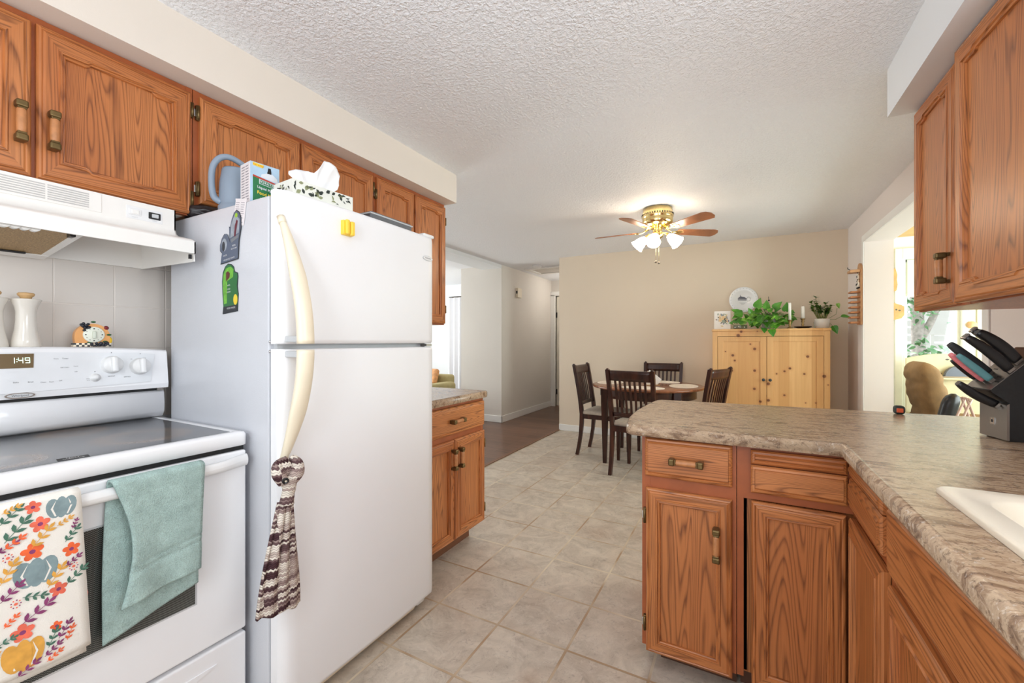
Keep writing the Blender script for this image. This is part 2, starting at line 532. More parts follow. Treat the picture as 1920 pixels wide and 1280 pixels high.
# ------------------------------------------------------------------ mesh builder
class MB:
    def __init__(self):
        self.bm = bmesh.new()
        self.mats = []

    def mi(self, m):
        if m not in self.mats:
            self.mats.append(m)
        return self.mats.index(m)

    def face(self, pts, m, smooth=False):
        vs = [self.bm.verts.new(V(p)) for p in pts]
        f = self.bm.faces.new(vs)
        f.material_index = self.mi(m)
        f.smooth = smooth
        return f

    def merge(self, tb, m, smooth=False, mat=None):
        idx = self.mi(m)
        mp = {}
        for v in tb.verts:
            mp[v] = self.bm.verts.new(mat @ v.co if mat else v.co)
        for f in tb.faces:
            try:
                nf = self.bm.faces.new([mp[v] for v in f.verts])
            except ValueError:
                continue
            nf.material_index = idx
            nf.smooth = smooth
        tb.free()

    def box(self, a, b, m, bev=0.0, seg=2, mat=None, smooth=False):
        lo = V([min(a[i], b[i]) for i in range(3)])
        hi = V([max(a[i], b[i]) for i in range(3)])
        tb = bmesh.new()
        bmesh.ops.create_cube(tb, size=1.0)
        for v in tb.verts:
            v.co = V([(lo[i] + hi[i]) / 2 + v.co[i] * (hi[i] - lo[i]) for i in range(3)])
        if bev:
            bev = min(bev, 0.49 * min(hi - lo))
            bmesh.ops.bevel(tb, geom=list(tb.edges), offset=bev, segments=seg, affect='EDGES', profile=0.5)
        self.merge(tb, m, smooth, mat)
        return self

    def obox(self, c, ax, half, m, bev=0.0, seg=2):
        """box with centre c, three axes and half sizes"""
        M = Matrix([[ax[0][0], ax[1][0], ax[2][0], c[0]], [ax[0][1], ax[1][1], ax[2][1], c[1]],
                    [ax[0][2], ax[1][2], ax[2][2], c[2]], [0, 0, 0, 1]])
        h = V(half)
        return self.box(-h, h, m, bev, seg, M)

    def tube(self, pts, r, m, n=10, caps=True, flat=None):
        pts = [V(p) for p in pts]
        rs = list(r) if isinstance(r, (list, tuple)) else [r] * len(pts)
        if len(pts) > 2 and n >= 10:      # smooth the path (Catmull-Rom)
            P_, R_ = [], []
            for i in range(len(pts) - 1):
                a, b, c, d = pts[max(0, i - 1)], pts[i], pts[i + 1], pts[min(len(pts) - 1, i + 2)]
                for q in range(5):
                    t_ = q / 5
                    P_.append(0.5 * ((2 * b) + (c - a) * t_ + (2 * a - 5 * b + 4 * c - d) * t_ ** 2 + (3 * b - a - 3 * c + d) * t_ ** 3))
                    R_.append(rs[i] * (1 - t_) + rs[i + 1] * t_)
            pts, rs = P_ + [pts[-1]], R_ + [rs[-1]]
        rings = []
        prev = None
        for i, p in enumerate(pts):
            d = (pts[min(i + 1, len(pts) - 1)] - pts[max(i - 1, 0)]).normalized()
            if prev is None:
                u = d.orthogonal().normalized()
            else:
                u = (prev - d * prev.dot(d)).normalized()
            prev = u
            w_ = d.cross(u)
            rings.append([self.bm.verts.new(p + (u * math.cos(2 * math.pi * k / n) + w_ * math.sin(2 * math.pi * k / n)) * rs[i]) for k in range(n)])
        idx = self.mi(m)
        for a, b in zip(rings, rings[1:]):
            for k in range(n):
                f = self.bm.faces.new([a[k], a[(k + 1) % n], b[(k + 1) % n], b[k]])
                f.material_index = idx
                f.smooth = True
        if caps:
            for ring in (list(reversed(rings[0])), rings[-1]):
                f = self.bm.faces.new(ring)
                f.material_index = idx
        return self

    def lathe(self, prof, c, m, n=28, axis=(0, 0, 1), sx=1.0, sy=1.0, smooth=True, closed=False):
        c = V(c)
        z = V(axis).normalized()
        x = V((1, 0, 0)) if abs(z.x) < 0.9 else V((0, 1, 0))
        x = (x - z * x.dot(z)).normalized()
        y = z.cross(x)
        idx = self.mi(m)
        rings = []
        for (r, h) in prof:
            if r < 1e-5:
                rings.append([self.bm.verts.new(c + z * h)])
            else:
                rings.append([self.bm.verts.new(c + z * h + x * (r * sx * math.cos(2 * math.pi * k / n)) + y * (r * sy * math.sin(2 * math.pi * k / n))) for k in range(n)])
        for a, b in zip(rings, rings[1:]):
            for k in range(n):
                k2 = (k + 1) % n
                if len(a) == 1 and len(b) == 1:
                    continue
                if len(a) == 1:
                    vs = [a[0], b[k2], b[k]]
                elif len(b) == 1:
                    vs = [a[k], a[k2], b[0]]
                else:
                    vs = [a[k], a[k2], b[k2], b[k]]
                f = self.bm.faces.new(vs)
                f.material_index = idx
                f.smooth = smooth
        return self

    def prism(self, poly, fr, d0, d1, m, m_top=None, bev=0.0, smooth=False):
        """poly in a plane frame fr(u, v, d), extruded from d0 to d1"""
        n = len(poly)
        A = [self.bm.verts.new(V(fr(u, v, d0))) for u, v in poly]
        B = [self.bm.verts.new(V(fr(u, v, d1))) for u, v in poly]
        i0, i1 = self.mi(m), self.mi(m_top or m)
        f = self.bm.faces.new(list(reversed(A)))
        f.material_index = i0
        f = self.bm.faces.new(B)
        f.material_index = i1
        for k in range(n):
            f = self.bm.faces.new([A[k], A[(k + 1) % n], B[(k + 1) % n], B[k]])
            f.material_index = i0
            f.smooth = smooth
        return self

    def grid(self, fn, nu, nv, m, smooth=True, close_u=False):
        vs = [[self.bm.verts.new(V(fn(i / nu, j / nv))) for j in range(nv + 1)] for i in range(nu + (0 if close_u else 1))]
        idx = self.mi(m)
        N = len(vs)
        for i in range(nu if close_u else nu):
            a, b = vs[i % N], vs[(i + 1) % N]
            for j in range(nv):
                f = self.bm.faces.new([a[j], b[j], b[j + 1], a[j + 1]])
                f.material_index = idx
                f.smooth = smooth
        return self

    def sheet(self, fn, nu, nv, m, th):
        """a cloth sheet of real thickness: two skins and a rim"""
        e = 1e-3

        def nrm(u, v):
            p = V(fn(u, v))
            du = V(fn(min(1, u + e), v)) - V(fn(max(0, u - e), v))
            dv = V(fn(u, min(1, v + e))) - V(fn(u, max(0, v - e)))
            q = du.cross(dv)
            return q.normalized() if q.length > 1e-12 else V((1, 0, 0))
        A = [[None] * (nv + 1) for _ in range(nu + 1)]
        B = [[None] * (nv + 1) for _ in range(nu + 1)]
        for i in range(nu + 1):
            for j in range(nv + 1):
                p = V(fn(i / nu, j / nv))
                q = nrm(i / nu, j / nv) * th / 2
                A[i][j] = self.bm.verts.new(p + q)
                B[i][j] = self.bm.verts.new(p - q)
        idx = self.mi(m)

        def add(vs):
            f = self.bm.faces.new(vs)
            f.material_index = idx
            f.smooth = True
        for i in range(nu):
            for j in range(nv):
                add([A[i][j], A[i + 1][j], A[i + 1][j + 1], A[i][j + 1]])
                add([B[i][j + 1], B[i + 1][j + 1], B[i + 1][j], B[i][j]])
        for i in range(nu):
            add([A[i + 1][0], A[i][0], B[i][0], B[i + 1][0]])
            add([A[i][nv], A[i + 1][nv], B[i + 1][nv], B[i][nv]])
        for j in range(nv):
            add([A[0][j], A[0][j + 1], B[0][j + 1], B[0][j]])
            add([A[nu][j + 1], A[nu][j], B[nu][j], B[nu][j + 1]])
        return self

    def text(self, s, size, fr, m, d=0.0008, align='CENTER', sx=1.0, bold=0.0):
        c = bpy.data.curves.new('t', 'FONT')
        c.body = s
        c.size = size
        c.align_x = align
        c.align_y = 'CENTER'
        c.offset = bold
        c.resolution_u = 3
        o = bpy.data.objects.new('t', c)
        me = bpy.data.meshes.new_from_object(o)
        idx = self.mi(m)
        vs = [self.bm.verts.new(V(fr(v.co.x * sx, v.co.y, d))) for v in me.vertices]
        for p in me.polygons:
            try:
                f = self.bm.faces.new([vs[i] for i in p.vertices])
                f.material_index = idx
            except ValueError:
                pass
        bpy.data.objects.remove(o)
        bpy.data.curves.remove(c)
        bpy.data.meshes.remove(me)
        return self

    def sph(self, c, r, m, sx=1, sy=1, sz=1, n=14):
        tb = bmesh.new()
        bmesh.ops.create_uvsphere(tb, u_segments=n, v_segments=max(6, n // 2), radius=r)
        for v in tb.verts:
            v.co = V((v.co.x * sx, v.co.y * sy, v.co.z * sz)) + V(c)
        self.merge(tb, m, True)
        return self

    def mesh(self, name, off, fix=True):
        if fix:
            bmesh.ops.recalc_face_normals(self.bm, faces=list(self.bm.faces))
        for v in self.bm.verts:
            v.co -= off
        me = bpy.data.meshes.new(name)
        self.bm.to_mesh(me)
        self.bm.free()
        for m in self.mats:
            me.materials.append(m)
        return me


def thing(name, label, cat, loc=(0, 0, 0), group=None):
    o = bpy.data.objects.new(name, None)
    o.empty_display_size = 0.05
    o.location = loc
    o['label'] = label
    o['category'] = cat
    if group:
        o['group'] = group
    col.objects.link(o)
    return o


def part(root, name, mb, label=None):
    """mesh child; geometry given in world coordinates of an unrotated root"""
    top = root
    while top.parent:
        top = top.parent
    off = V(top.location)
    o = bpy.data.objects.new(name, mb.mesh(name, off))
    o.parent = root
    if label:
        o['label'] = label
    col.objects.link(o)
    return o


def solo(name, mb, label, cat, loc=(0, 0, 0), group=None):
    o = bpy.data.objects.new(name, mb.mesh(name, V(loc)))
    o.location = loc
    o['label'] = label
    o['category'] = cat
    if group:
        o['group'] = group
    col.objects.link(o)
    return o


def struct(name, mb, parent=None):
    o = bpy.data.objects.new(name, mb.mesh(name, V((0, 0, 0))))
    o['kind'] = 'structure'
    if parent:
        o.parent = parent
    col.objects.link(o)
    return o


def copy_tree(o, parent=None):
    c = o.copy()
    col.objects.link(c)
    if parent:
        c.parent = parent
    for ch in list(o.children):
        copy_tree(ch, c)
    return c


def B(a, b, m, bev=0.0, seg=2):
    return MB().box(a, b, m, bev, seg)


def frame(o, a, n, up=(0, 0, 1)):
    o, a, n, up = V(o), V(a), V(n), V(up)
    return lambda u, v, d=0.0: o + a * u + up * v + n * d


XY = lambda u, v, d=0.0: V((u, v, d))
X_, Y_, Z_ = V((1, 0, 0)), V((0, 1, 0)), V((0, 0, 1))

# ================================================================== SETTING
XL, XR, YB = -2.08, 0.97, 5.43     # kitchen left wall, right wall, back wall
YR = -1.6                          # rear wall behind the camera

struct('floor', B((-2.2, YR, -0.08), (XR + 0.12, YB + 0.02, 0), FLT))
struct('floor_hall', B((-7.0, 2.3, -0.08), (-2.2, 8.0, 0), FLW))
struct('floor_sunroom', B((XR + 0.12, 1.4, -0.08), (3.3, 5.82, 0), plain('sunroom_floor', (206, 204, 198), 0.5)))
struct('ceiling', B((-7.0, YR, CE), (XR + 0.2, 8.0, CE + 0.1), CEI))
struct('trim_1', B((-2.225, 2.42, 0), (-2.185, YB, 0.008), plain('brown_transition_strip', (120, 84, 62), 0.4), 0.003))

struct('wall_left', B((XL - 0.12, YR, 0), (XL, 2.40, CE), W_WHITE))
struct('trim_2', MB().box((XL, -0.2, 0.92), (XL + 0.008, 0.872, 1.56), BST)
       .box((XL, 0.872, 0.92), (XL + 0.009, 0.905, 1.56), plain('tile_edge_trim', (226, 214, 202), 0.25), 0.004))
struct('wall_back', B((-2.2, YB, 0), (XR + 0.2, YB + 0.12, CE), W_BACK))
struct('baseboard_back', B((-2.2, YB - 0.014, 0), (XR, YB, 0.085), TRIMW, 0.005))
# rear wall behind the camera, with an added opening to carry the fill light
rw = MB()
rw.box((XL, YR - 0.1, 0), (-1.8, YR, CE), W_WHITE)
rw.box((0.7, YR - 0.1, 0), (XR, YR, CE), W_WHITE)
rw.box((-1.8, YR - 0.1, 2.2), (0.7, YR, CE), W_WHITE)
rw.box((-1.8, YR - 0.1, 0), (0.7, YR, 0.25), W_WHITE)
struct('wall_rear', rw)
# soffits over the wall cabinets
struct('wall_soffit_left', B((XL, YR, 2.18), (-1.733, 2.39, CE), W_SOFF))
struct('wall_soffit_right', B((0.55, YR, 2.172), (XR, 2.338, CE), W_WHITE))
# right wall: sink window opening and the wide opening to the sunroom
r = MB()
r.box((XR, YR, 0), (XR + 0.2, -0.1, CE), W_RIGHT)
r.box((XR, -0.1, 0), (XR + 0.2, 0.8, 1.12), W_RIGHT)
r.box((XR, -0.1, 2.1), (XR + 0.2, 0.8, CE), W_RIGHT)
r.box((XR, 0.8, 0), (XR + 0.2, 2.695, CE), W_RIGHT)
r.box((XR, 2.695, 2.105), (XR + 0.2, 4.79, CE), W_RIGHT)
r.box((XR, 4.79, 0), (XR + 0.2, YB, CE), W_RIGHT)
struct('wall_right', r)
struct('trim_3', MB().box((XR - 0.008, 2.695, 2.105), (XR, 4.79, 2.168), TRIMW, 0.003)
       .box((XR - 0.008, 4.79, 0), (XR, 4.845, 2.168), TRIMW, 0.003)
       .box((XR - 0.008, 2.64, 0.93), (XR, 2.695, 2.168), TRIMW, 0.003))
wf = MB()
for (y0, y1, z0, z1) in ((-0.1, 0.8, 1.12, 1.17), (-0.1, 0.8, 2.05, 2.1), (-0.1, -0.05, 1.12, 2.1), (0.75, 0.8, 1.12, 2.1), (0.33, 0.37, 1.12, 2.1)):
    wf.box((XR + 0.06, y0, z0), (XR + 0.14, y1, z1), TRIMW)
struct('window_2', wf)
# hall and living room
h = MB()
h.box((-3.90, 5.5, 0), (-3.16, 7.4, CE), W_HALL)
struct('wall_hall_left', h)
struct('wall_hall_right', B((-2.2, YB + 0.12, 0), (-2.08, 8.0, CE), W_HALL))
he = MB()
he.box((-3.16, 7.4, 0), (-3.07, 7.5, CE), W_HALL)
he.box((-3.07, 7.4, 2.08), (-2.2, 7.5, CE), W_HALL)
he.box((-2.28, 7.4, 0), (-2.2, 7.5, 2.08), W_HALL)
he.box((-3.3, 7.98, 0), (-2.08, 8.08, CE), W_HALL)
struct('wall_hall_end', he)
struct('trim_4', MB().box((-3.16, 7.366, 0), (-3.075, 7.4, 2.10), TRIMW, 0.004).box((-3.16, 7.366, 2.08), (-2.2, 7.4, 2.16), TRIMW, 0.004)
       .box((-3.085, 7.36, 0), (-3.07, 7.5, 2.08), TRIMW))
dr = struct('door_1', B((-0.02, 0, 0.01), (0.74, 0.035, 2.07), plain('hall_door_paint', (228, 220, 204), 0.4), 0.004))
dr.location = (-3.048, 7.43, 0)
dr.rotation_euler = (0, 0, R(2))
for z in (0.27, 1.72):
    hg = MB().box((-0.035, -0.012, z - 0.05), (0.0, 0.0, z + 0.05), BLKP, 0.003)
    ho = struct('door_hinge', hg, dr)
struct('baseboard_hall', MB().box((-3.16, 5.486, 0), (-3.146, 7.366, 0.10), TRIMW, 0.004).box((-3.90, 5.486, 0), (-3.146, 5.5, 0.10), TRIMW, 0.004))
struct('trim_5', B((-3.50, 2.40, 2.325), (-3.16, 5.5, CE), W_WHITE))     # dropped beam at the ceiling
struct('trim_6', MB().box((-3.02, 5.98, CE - 0.018), (-2.24, 6.05, CE), TRIMW, 0.004).box((-3.02, 6.47, CE - 0.018), (-2.24, 6.54, CE), TRIMW, 0.004)
       .box((-3.02, 6.05, CE - 0.018), (-2.95, 6.47, CE), TRIMW, 0.004).box((-2.31, 6.05, CE - 0.018), (-2.24, 6.47, CE), TRIMW, 0.004)
       .box((-2.95, 6.05, CE - 0.006), (-2.31, 6.47, CE), W_HALL))
lv = MB()
lv.box((-7.0, 7.0, 0), (-5.27, 7.1, CE), W_WHITE)
lv.box((-5.27, 7.0, 2.14), (-3.9, 7.1, CE), W_WHITE)
lv.box((-4.3, 7.0, 0), (-3.9, 7.1, 2.14), W_WHITE)
struct('wall_living_far', lv)
CLOS = wall_paint('paint_closet', (186, 160, 122))
lc = MB()
lc.box((-5.5, 7.9, 0), (-3.9, 8.0, CE), CLOS)
lc.box((-5.6, 7.1, 0), (-5.5, 8.0, CE), CLOS)
lc.box((-3.98, 7.1, 0), (-3.9, 8.0, CE), CLOS)
struct('wall_closet', lc)
ll = MB()
ll.box((-7.1, 2.3, 0), (-7.0, 8.0, 0.5), W_WHITE)
ll.box((-7.1, 2.3, 2.2), (-7.0, 8.0, CE), W_WHITE)
ll.box((-7.1, 2.3, 0.5), (-7.0, 3.3, 2.2), W_WHITE)
ll.box((-7.1, 5.9, 0.5), (-7.0, 8.0, 2.2), W_WHITE)
ll.box((-7.1, 2.2, 0), (-2.2, 2.3, CE), W_WHITE)
struct('wall_living_left', ll)
# sunroom
s = MB()
YS = 5.7
s.box((XR + 0.2, YS, 0), (1.481, YS + 0.12, 2.42), W_SUN)
s.box((1.481, YS, 2.06), (1.897, YS + 0.12, 2.42), W_SUN)
s.box((1.481, YS, 0), (1.897, YS + 0.12, 0.42), W_SUN)
s.box((1.897, YS, 0), (3.3, YS + 0.12, 2.42), W_SUN)
struct('wall_sunroom_far', s)
s = MB()
s.box((3.2, 1.4, 0), (3.3, YS, 0.6), W_SUN)
s.box((3.2, 1.4, 2.15), (3.3, YS, 2.42), W_SUN)
s.box((3.2, 1.4, 0.6), (3.3, 2.6, 2.15), W_SUN)
s.box((XR + 0.2, 1.3, 0), (3.3, 1.4, 2.42), W_SUN)
struct('wall_sunroom_right', s)
PCEIL = plain('golden_pine_ceiling', (196, 158, 96), 0.5, var=0.1, scale=6)
struct('ceiling_sunroom', B((XR + 0.2, 1.3, 2.29), (3.3, YS, 2.4), PCEIL))
wn = MB()
WN = plain('window_frame_white', (238, 240, 230), 0.35)
for (x0, x1, z0, z1, d) in ((1.395, 1.455, 0.36, 2.17, 0.03), (1.455, 1.481, 0.40, 2.09, 0.015), (1.897, 1.935, 0.36, 2.17, 0.03),
                            (1.455, 1.90, 2.06, 2.17, 0.03), (1.455, 1.90, 0.36, 0.42, 0.05)):
    wn.box((x0, YS - d, z0), (x1, YS, z1), WN, 0.006)
for (x0, x1, z0, z1) in ((1.481, 1.505, 0.42, 2.06), (1.877, 1.897, 0.42, 2.06), (1.481, 1.897, 2.03, 2.06), (1.481, 1.897, 0.42, 0.46)):
    wn.box((x0, YS + 0.03, z0), (x1, YS + 0.08, z1), WN, 0.004)
win = struct('window_1', wn)
struct('window_pane', B((1.505, YS + 0.05, 0.46), (1.877, YS + 0.054, 2.03), m_glass('window_glass', gloss=0.05)), win)
bl = MB().box((1.50, YS + 0.005, 1.69), (1.882, YS + 0.02, 2.05), plain('window_blind', (226, 226, 204), 0.7), 0.002)
bl.box((1.50, YS + 0.0, 1.675), (1.882, YS + 0.025, 1.695), WN, 0.004)
solo('roller_blind', bl, 'cream roller blind drawn part way down the sunroom window', 'blind', (1.69, YS, 1.69))

# ================================================================== CABINETS
PROF_OUT = ((0.0, 0.0), (0.0, 0.012), (0.004, 0.017), (0.009, 0.0185), (0.012, 0.0165), (0.017, 0.020))
PROF_IN = ((0.017, 0.020), (0.0145, 0.0235), (0.010, 0.0235), (0.0075, 0.018), (0.004, 0.0185), (0.001, 0.016), (0.0, 0.009))


def door_mesh(fr, w, h, mats, rail=0.062, arch=True, top_only=False):
    """framed door in the plane frame fr(u, v, d); mats = (vertical grain, horizontal grain)"""
    mv, mh = mats
    mb = MB()
    iw, ih = w - 2 * rail, h - 2 * rail
    st = 0.010 if arch else 0.0
    a = min(0.05, iw * 0.16)
    # (position, side-sign u, side-sign v)
    if arch:
        def edge_pts(v0, sg):
            xs = [(rail, 0), (rail + a, 0), (rail + a + 0.007, 0.35), (rail + a + 0.014, 1.0),
                  (w - rail - a - 0.014, 1.0), (w - rail - a - 0.007, 0.35), (w - rail - a, 0), (w - rail, 0)]
            return [(x, v0 + sg * (k * st)) for x, k in xs]
        bot = edge_pts(rail + st, -1) if not top_only else [(rail, rail), (w - rail, rail)]
        top = edge_pts(h - rail - st, 1)
    else:
        bot = [(rail, rail), (w - rail, rail)]
        top = [(rail, h - rail), (w - rail, h - rail)]
    inner = bot + list(reversed(top))
    nb = len(bot)
    N = len(inner)
    sgn, outer = [], []
    for i, (x, y) in enumerate(inner):
        su = -1 if abs(x - rail) < 1e-6 else (1 if abs(x - (w - rail)) < 1e-6 else 0)
        sv = -1 if i < nb else 1
        sgn.append((su, sv))
        ox = 0 if su == -1 else (w if su == 1 else x)
        outer.append((ox, 0 if sv == -1 else h))
    rings = []
    for ins, d in PROF_OUT:
        rings.append([(x - s_[0] * ins, y - s_[1] * ins, d) for (x, y), s_ in zip(outer, sgn)])
    for e, d in PROF_IN:
        rings.append([(x + s_[0] * e, y + s_[1] * e, d) for (x, y), s_ in zip(inner, sgn)])
    VR = [[mb.bm.verts.new(fr(*p)) for p in ring] for ring in rings]
    iv, ih_ = mb.mi(mv), mb.mi(mh)
    for A, Bq in zip(VR, VR[1:]):
        for k in range(N):
            k2 = (k + 1) % N
            f = mb.bm.faces.new([A[k], A[k2], Bq[k2], Bq[k]])
            f.material_index = iv if k in (nb - 1, N - 1) else ih_
    f = mb.bm.faces.new(VR[-1])
    f.material_index = iv
    f = mb.bm.faces.new(list(reversed(VR[0])))
    f.material_index = iv
    return mb


def slab_mesh(fr, w, h, m, t=0.02):
    """drawer front with moulded long edges"""
    mb = MB()
    pr = ((0.0, 0.0), (0.0, 0.010), (0.005, 0.015), (0.011, 0.0165), (0.013, 0.0145), (0.019, t))
    rings = [[mb.bm.verts.new(fr(u, v, d)) for u, v in ((min(i, 0.012), i), (w - min(i, 0.012), i), (w - min(i, 0.012), h - i), (min(i, 0.012), h - i))] for i, d in pr]
    ix = mb.mi(m)
    for A, Bq in zip(rings, rings[1:]):
        for k in range(4):
            f = mb.bm.faces.new([A[k], A[(k + 1) % 4], Bq[(k + 1) % 4], Bq[k]])
            f.material_index = ix
    for ring in (rings[-1], list(reversed(rings[0]))):
        f = mb.bm.faces.new(ring)
        f.material_index = ix
    return mb


def handle_mesh(fr, cu, cv, vertical=True, L=0.112):
    """two brass posts carrying a turned oak grip"""
    mb = MB()
    f = (lambda a, b, d: fr(cu + b, cv + a, d)) if vertical else (lambda a, b, d: fr(cu + a, cv + b, d))
    o = f(0, 0, 0)
    ax = (f(1, 0, 0) - o, f(0, 1, 0) - o, f(0, 0, 1) - o)
    for s_ in (-1, 1):
        mb.obox(f(s_ * (L / 2 - 0.009), 0, 0.031), ax, (0.010, 0.0125, 0.015), BRONZE, 0.005, 3)
        mb.obox(f(s_ * (L / 2 - 0.006), 0, 0.02), ax, (0.006, 0.010, 0.012), BRONZE, 0.002)
        mb.obox(f(s_ * (L / 2 - 0.021), 0, 0.034), ax, (0.003, 0.0095, 0.0095), BRONZE, 0.002)
    mb.lathe([(0.0, -L / 2 + 0.02), (0.0085, -L / 2 + 0.02), (0.0105, -L / 4), (0.0112, 0), (0.0105, L / 4), (0.0085, L / 2 - 0.02), (0.0, L / 2 - 0.02)],
             f(0, 0, 0.034), GRIP, 14, ax[0])
    return mb


def hinge_mesh(fr, u, v):
    mb = MB()
    o = fr(0, 0, 0)
    ax = (fr(1, 0, 0) - o, fr(0, 1, 0) - o, fr(0, 0, 1) - o)
    mb.obox(fr(u, v, 0.005), ax, (0.006, 0.028, 0.008), BRONZE, 0.002)
    mb.tube([fr(u, v - 0.026, 0.014), fr(u, v + 0.026, 0.014)], 0.0045, BRONZE, 8)
    mb.obox(fr(u - 0.005, v, 0.002), ax, (0.005, 0.014, 0.003), CHROME, 0.001)
    return mb


def door(root, fr, u0, v0, w, h, mats, arch=True, handle=None, hinges=(), rail=0.062, name='door', top_only=False, L=0.112):
    g = lambda u, v, d=0.0: fr(u0 + u, v0 + v, d)
    d = part(root, name, door_mesh(g, w, h, mats, rail, arch, top_only))
    if handle:
        part(d, 'handle', handle_mesh(lambda a, b, c: g(a, b, c + 0.012), handle[0], handle[1], True, L), 'brass and oak pull handle')
    for (hu, hv) in hinges:
        part(d, 'hinge', hinge_mesh(lambda a, b, c=0.0: g(a, b, c), hu, hv), 'antique brass hinge')
    return d


def drawer(root, fr, u0, v0, w, h, m, handle=True, name='drawer'):
    g = lambda u, v, d=0.0: fr(u0 + u, v0 + v, d)
    d = part(root, name, slab_mesh(g, w, h, m))
    if handle:
        part(d, 'handle', handle_mesh(lambda a, b, c: g(a, b, c + 0.012), w / 2, h / 2, False), 'brass and oak pull handle')
    return d


FL = frame((-1.833, 0, 0), (0, 1, 0), (1, 0, 0))   # face of the left wall cabinets: u = y, v = z
MY = (OAKZ, OAKY)
MX = (OAKZ, OAKX)


def wall_cab(name, label, y0, y1, z0, z1):
    t = thing(name, label, 'cabinet', (-1.95, (y0 + y1) / 2, z0), 'oak wall cabinets on the left')
    b = MB()
    b.box((XL + 0.002, y0, z0), (-1.852, y1, z1), OAKZ)
    b.box((XL + 0.002, y0 + 0.02, z0 - 0.001), (-1.86, y1 - 0.02, z0 + 0.004), MEL)
    part(t, 'carcass', b)
    f = MB()
    zt = 2.179
    f.box((-1.852, y0, z0), (-1.833, y0 + 0.02, zt), OAKF)
    f.box((-1.852, y1 - 0.02, z0), (-1.833, y1, zt), OAKF)
    f.box((-1.8515, y0 + 0.001, z1 - 0.02), (-1.8338, y1 - 0.001, zt - 0.0005), OAKF)
    f.box((-1.8515, y0 + 0.001, z0 + 0.0005), (-1.8338, y1 - 0.001, z0 + 0.022), OAKF)
    f.box((-1.852, (y0 + y1) / 2 - 0.02, z0), (-1.833, (y0 + y1) / 2 + 0.02, zt), OAKF)
    part(t, 'face_frame', f)
    return t


t = wall_cab('wall_cabinet', 'oak wall cabinet directly above the white range hood, two short doors', 0.02, 0.829, 1.695, 2.165)
door(t, FL, 0.025, 1.70, 0.388, 0.456, MY, handle=(0.388 - 0.026, 0.145))
door(t, FL, 0.423, 1.70, 0.396, 0.456, MY, handle=(0.030, 0.145), hinges=((0.401, 0.06), (0.401, 0.395)))
t = wall_cab('wall_cabinet', 'oak wall cabinet above the refrigerator behind the watering can and tissues', 0.831, 1.727, 1.735, 2.165)
door(t, FL, 0.85, 1.748, 0.415, 0.408, MY, handle=(0.415 - 0.026, 0.10), hinges=((-0.006, 0.055), (-0.006, 0.345)))
door(t, FL, 1.277, 1.748, 0.438, 0.408, MY, hinges=((0.444, 0.055), (0.444, 0.345)))
t = wall_cab('wall_cabinet', 'tall oak wall cabinet at the end of the left run past the refrigerator', 1.729, 2.38, 1.336, 2.165)
door(t, FL, 1.745, 1.345, 0.308, 0.812, MY, hinges=((-0.006, 0.10), (-0.006, 0.715)), top_only=True)
door(t, FL, 2.068, 1.345, 0.308, 0.812, MY, hinges=((0.312, 0.10), (0.312, 0.715)), top_only=True)

# right wall cabinet
t = thing('wall_cabinet', 'oak wall cabinet hanging on the right wall over the knife block', 'cabinet', (0.8, 1.9, 1.34))
b = MB()
b.box((0.668, 1.42, 1.345), (XR - 0.002, 2.333, 2.168), OAKZ)
part(t, 'carcass', b)
b = MB()
for (y0, y1) in ((1.42, 1.45), (1.89, 1.955), (2.31, 2.333)):
    b.box((0.65, y0, 1.34), (0.668, y1, 2.171), OAKF)
b.box((0.6508, 1.421, 1.3405), (0.6675, 2.332, 1.37), OAKF)
b.box((0.6508, 1.421, 2.14), (0.6675, 2.332, 2.1705), OAKF)
part(t, 'face_frame', b)
FRU = frame((0.65, 0, 0), (0, -1, 0), (-1, 0, 0))      # u runs towards the camera
door(t, FRU, -2.332, 1.345, 0.378, 0.815, MY, handle=None, top_only=False)
an = R(2.6)
fo = V((0.65, 1.45, 0))
av = V((-math.sin(an), math.cos(an), 0))
nv = V((-math.cos(an), -math.sin(an), 0))
FRH = frame(fo + av * 0.447, -av, nv)
dH = door(t, FRH, 0.0, 1.345, 0.447, 0.818, MY, handle=None)
gd = [c for c in t.children if c.name.startswith('door')][0]
gfr = lambda u, v, d=0.0: FRU(-2.332 + u, 1.345 + v, d)
part(gd, 'handle', handle_mesh(lambda a, b_, c: gfr(a, b_, c + 0.012), 0.345, 0.128, True, 0.105), 'brass and oak pull handle')

# left base cabinet
t = thing('base_cabinet', 'oak base cabinet with one drawer and two doors beyond the refrigerator', 'cabinet', (-1.7, 1.9, 0))
b = MB()
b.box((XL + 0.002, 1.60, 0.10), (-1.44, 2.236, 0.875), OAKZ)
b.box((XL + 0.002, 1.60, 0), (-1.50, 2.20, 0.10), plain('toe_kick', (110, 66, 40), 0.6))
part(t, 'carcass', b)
b = MB()
for (y0, y1, z0, z1) in ((1.60, 1.63, 0.10, 0.8735), (2.206, 2.236, 0.10, 0.8735), (1.89, 1.945, 0.13, 0.65)):
    b.box((-1.44, y0, z0), (-1.42, y1, z1), OAKF)
for (y0, y1, z0, z1) in ((1.601, 2.235, 0.855, 0.873), (1.601, 2.235, 0.65, 0.71), (1.601, 2.235, 0.1005, 0.13)):
    b.box((-1.4395, y0, z0), (-1.4208, y1, z1), OAKF)
part(t, 'face_frame', b)
FB = frame((-1.42, 0, 0), (0, 1, 0), (1, 0, 0))
drawer(t, FB, 1.615, 0.702, 0.617, 0.152, OAKY)
door(t, FB, 1.615, 0.108, 0.302, 0.563, MY, arch=False, handle=(0.302 - 0.028, 0.46), rail=0.055)
door(t, FB, 1.925, 0.108, 0.307, 0.563, MY, arch=False, handle=(0.028, 0.46), hinges=((0.313, 0.08), (0.313, 0.48)), rail=0.055)


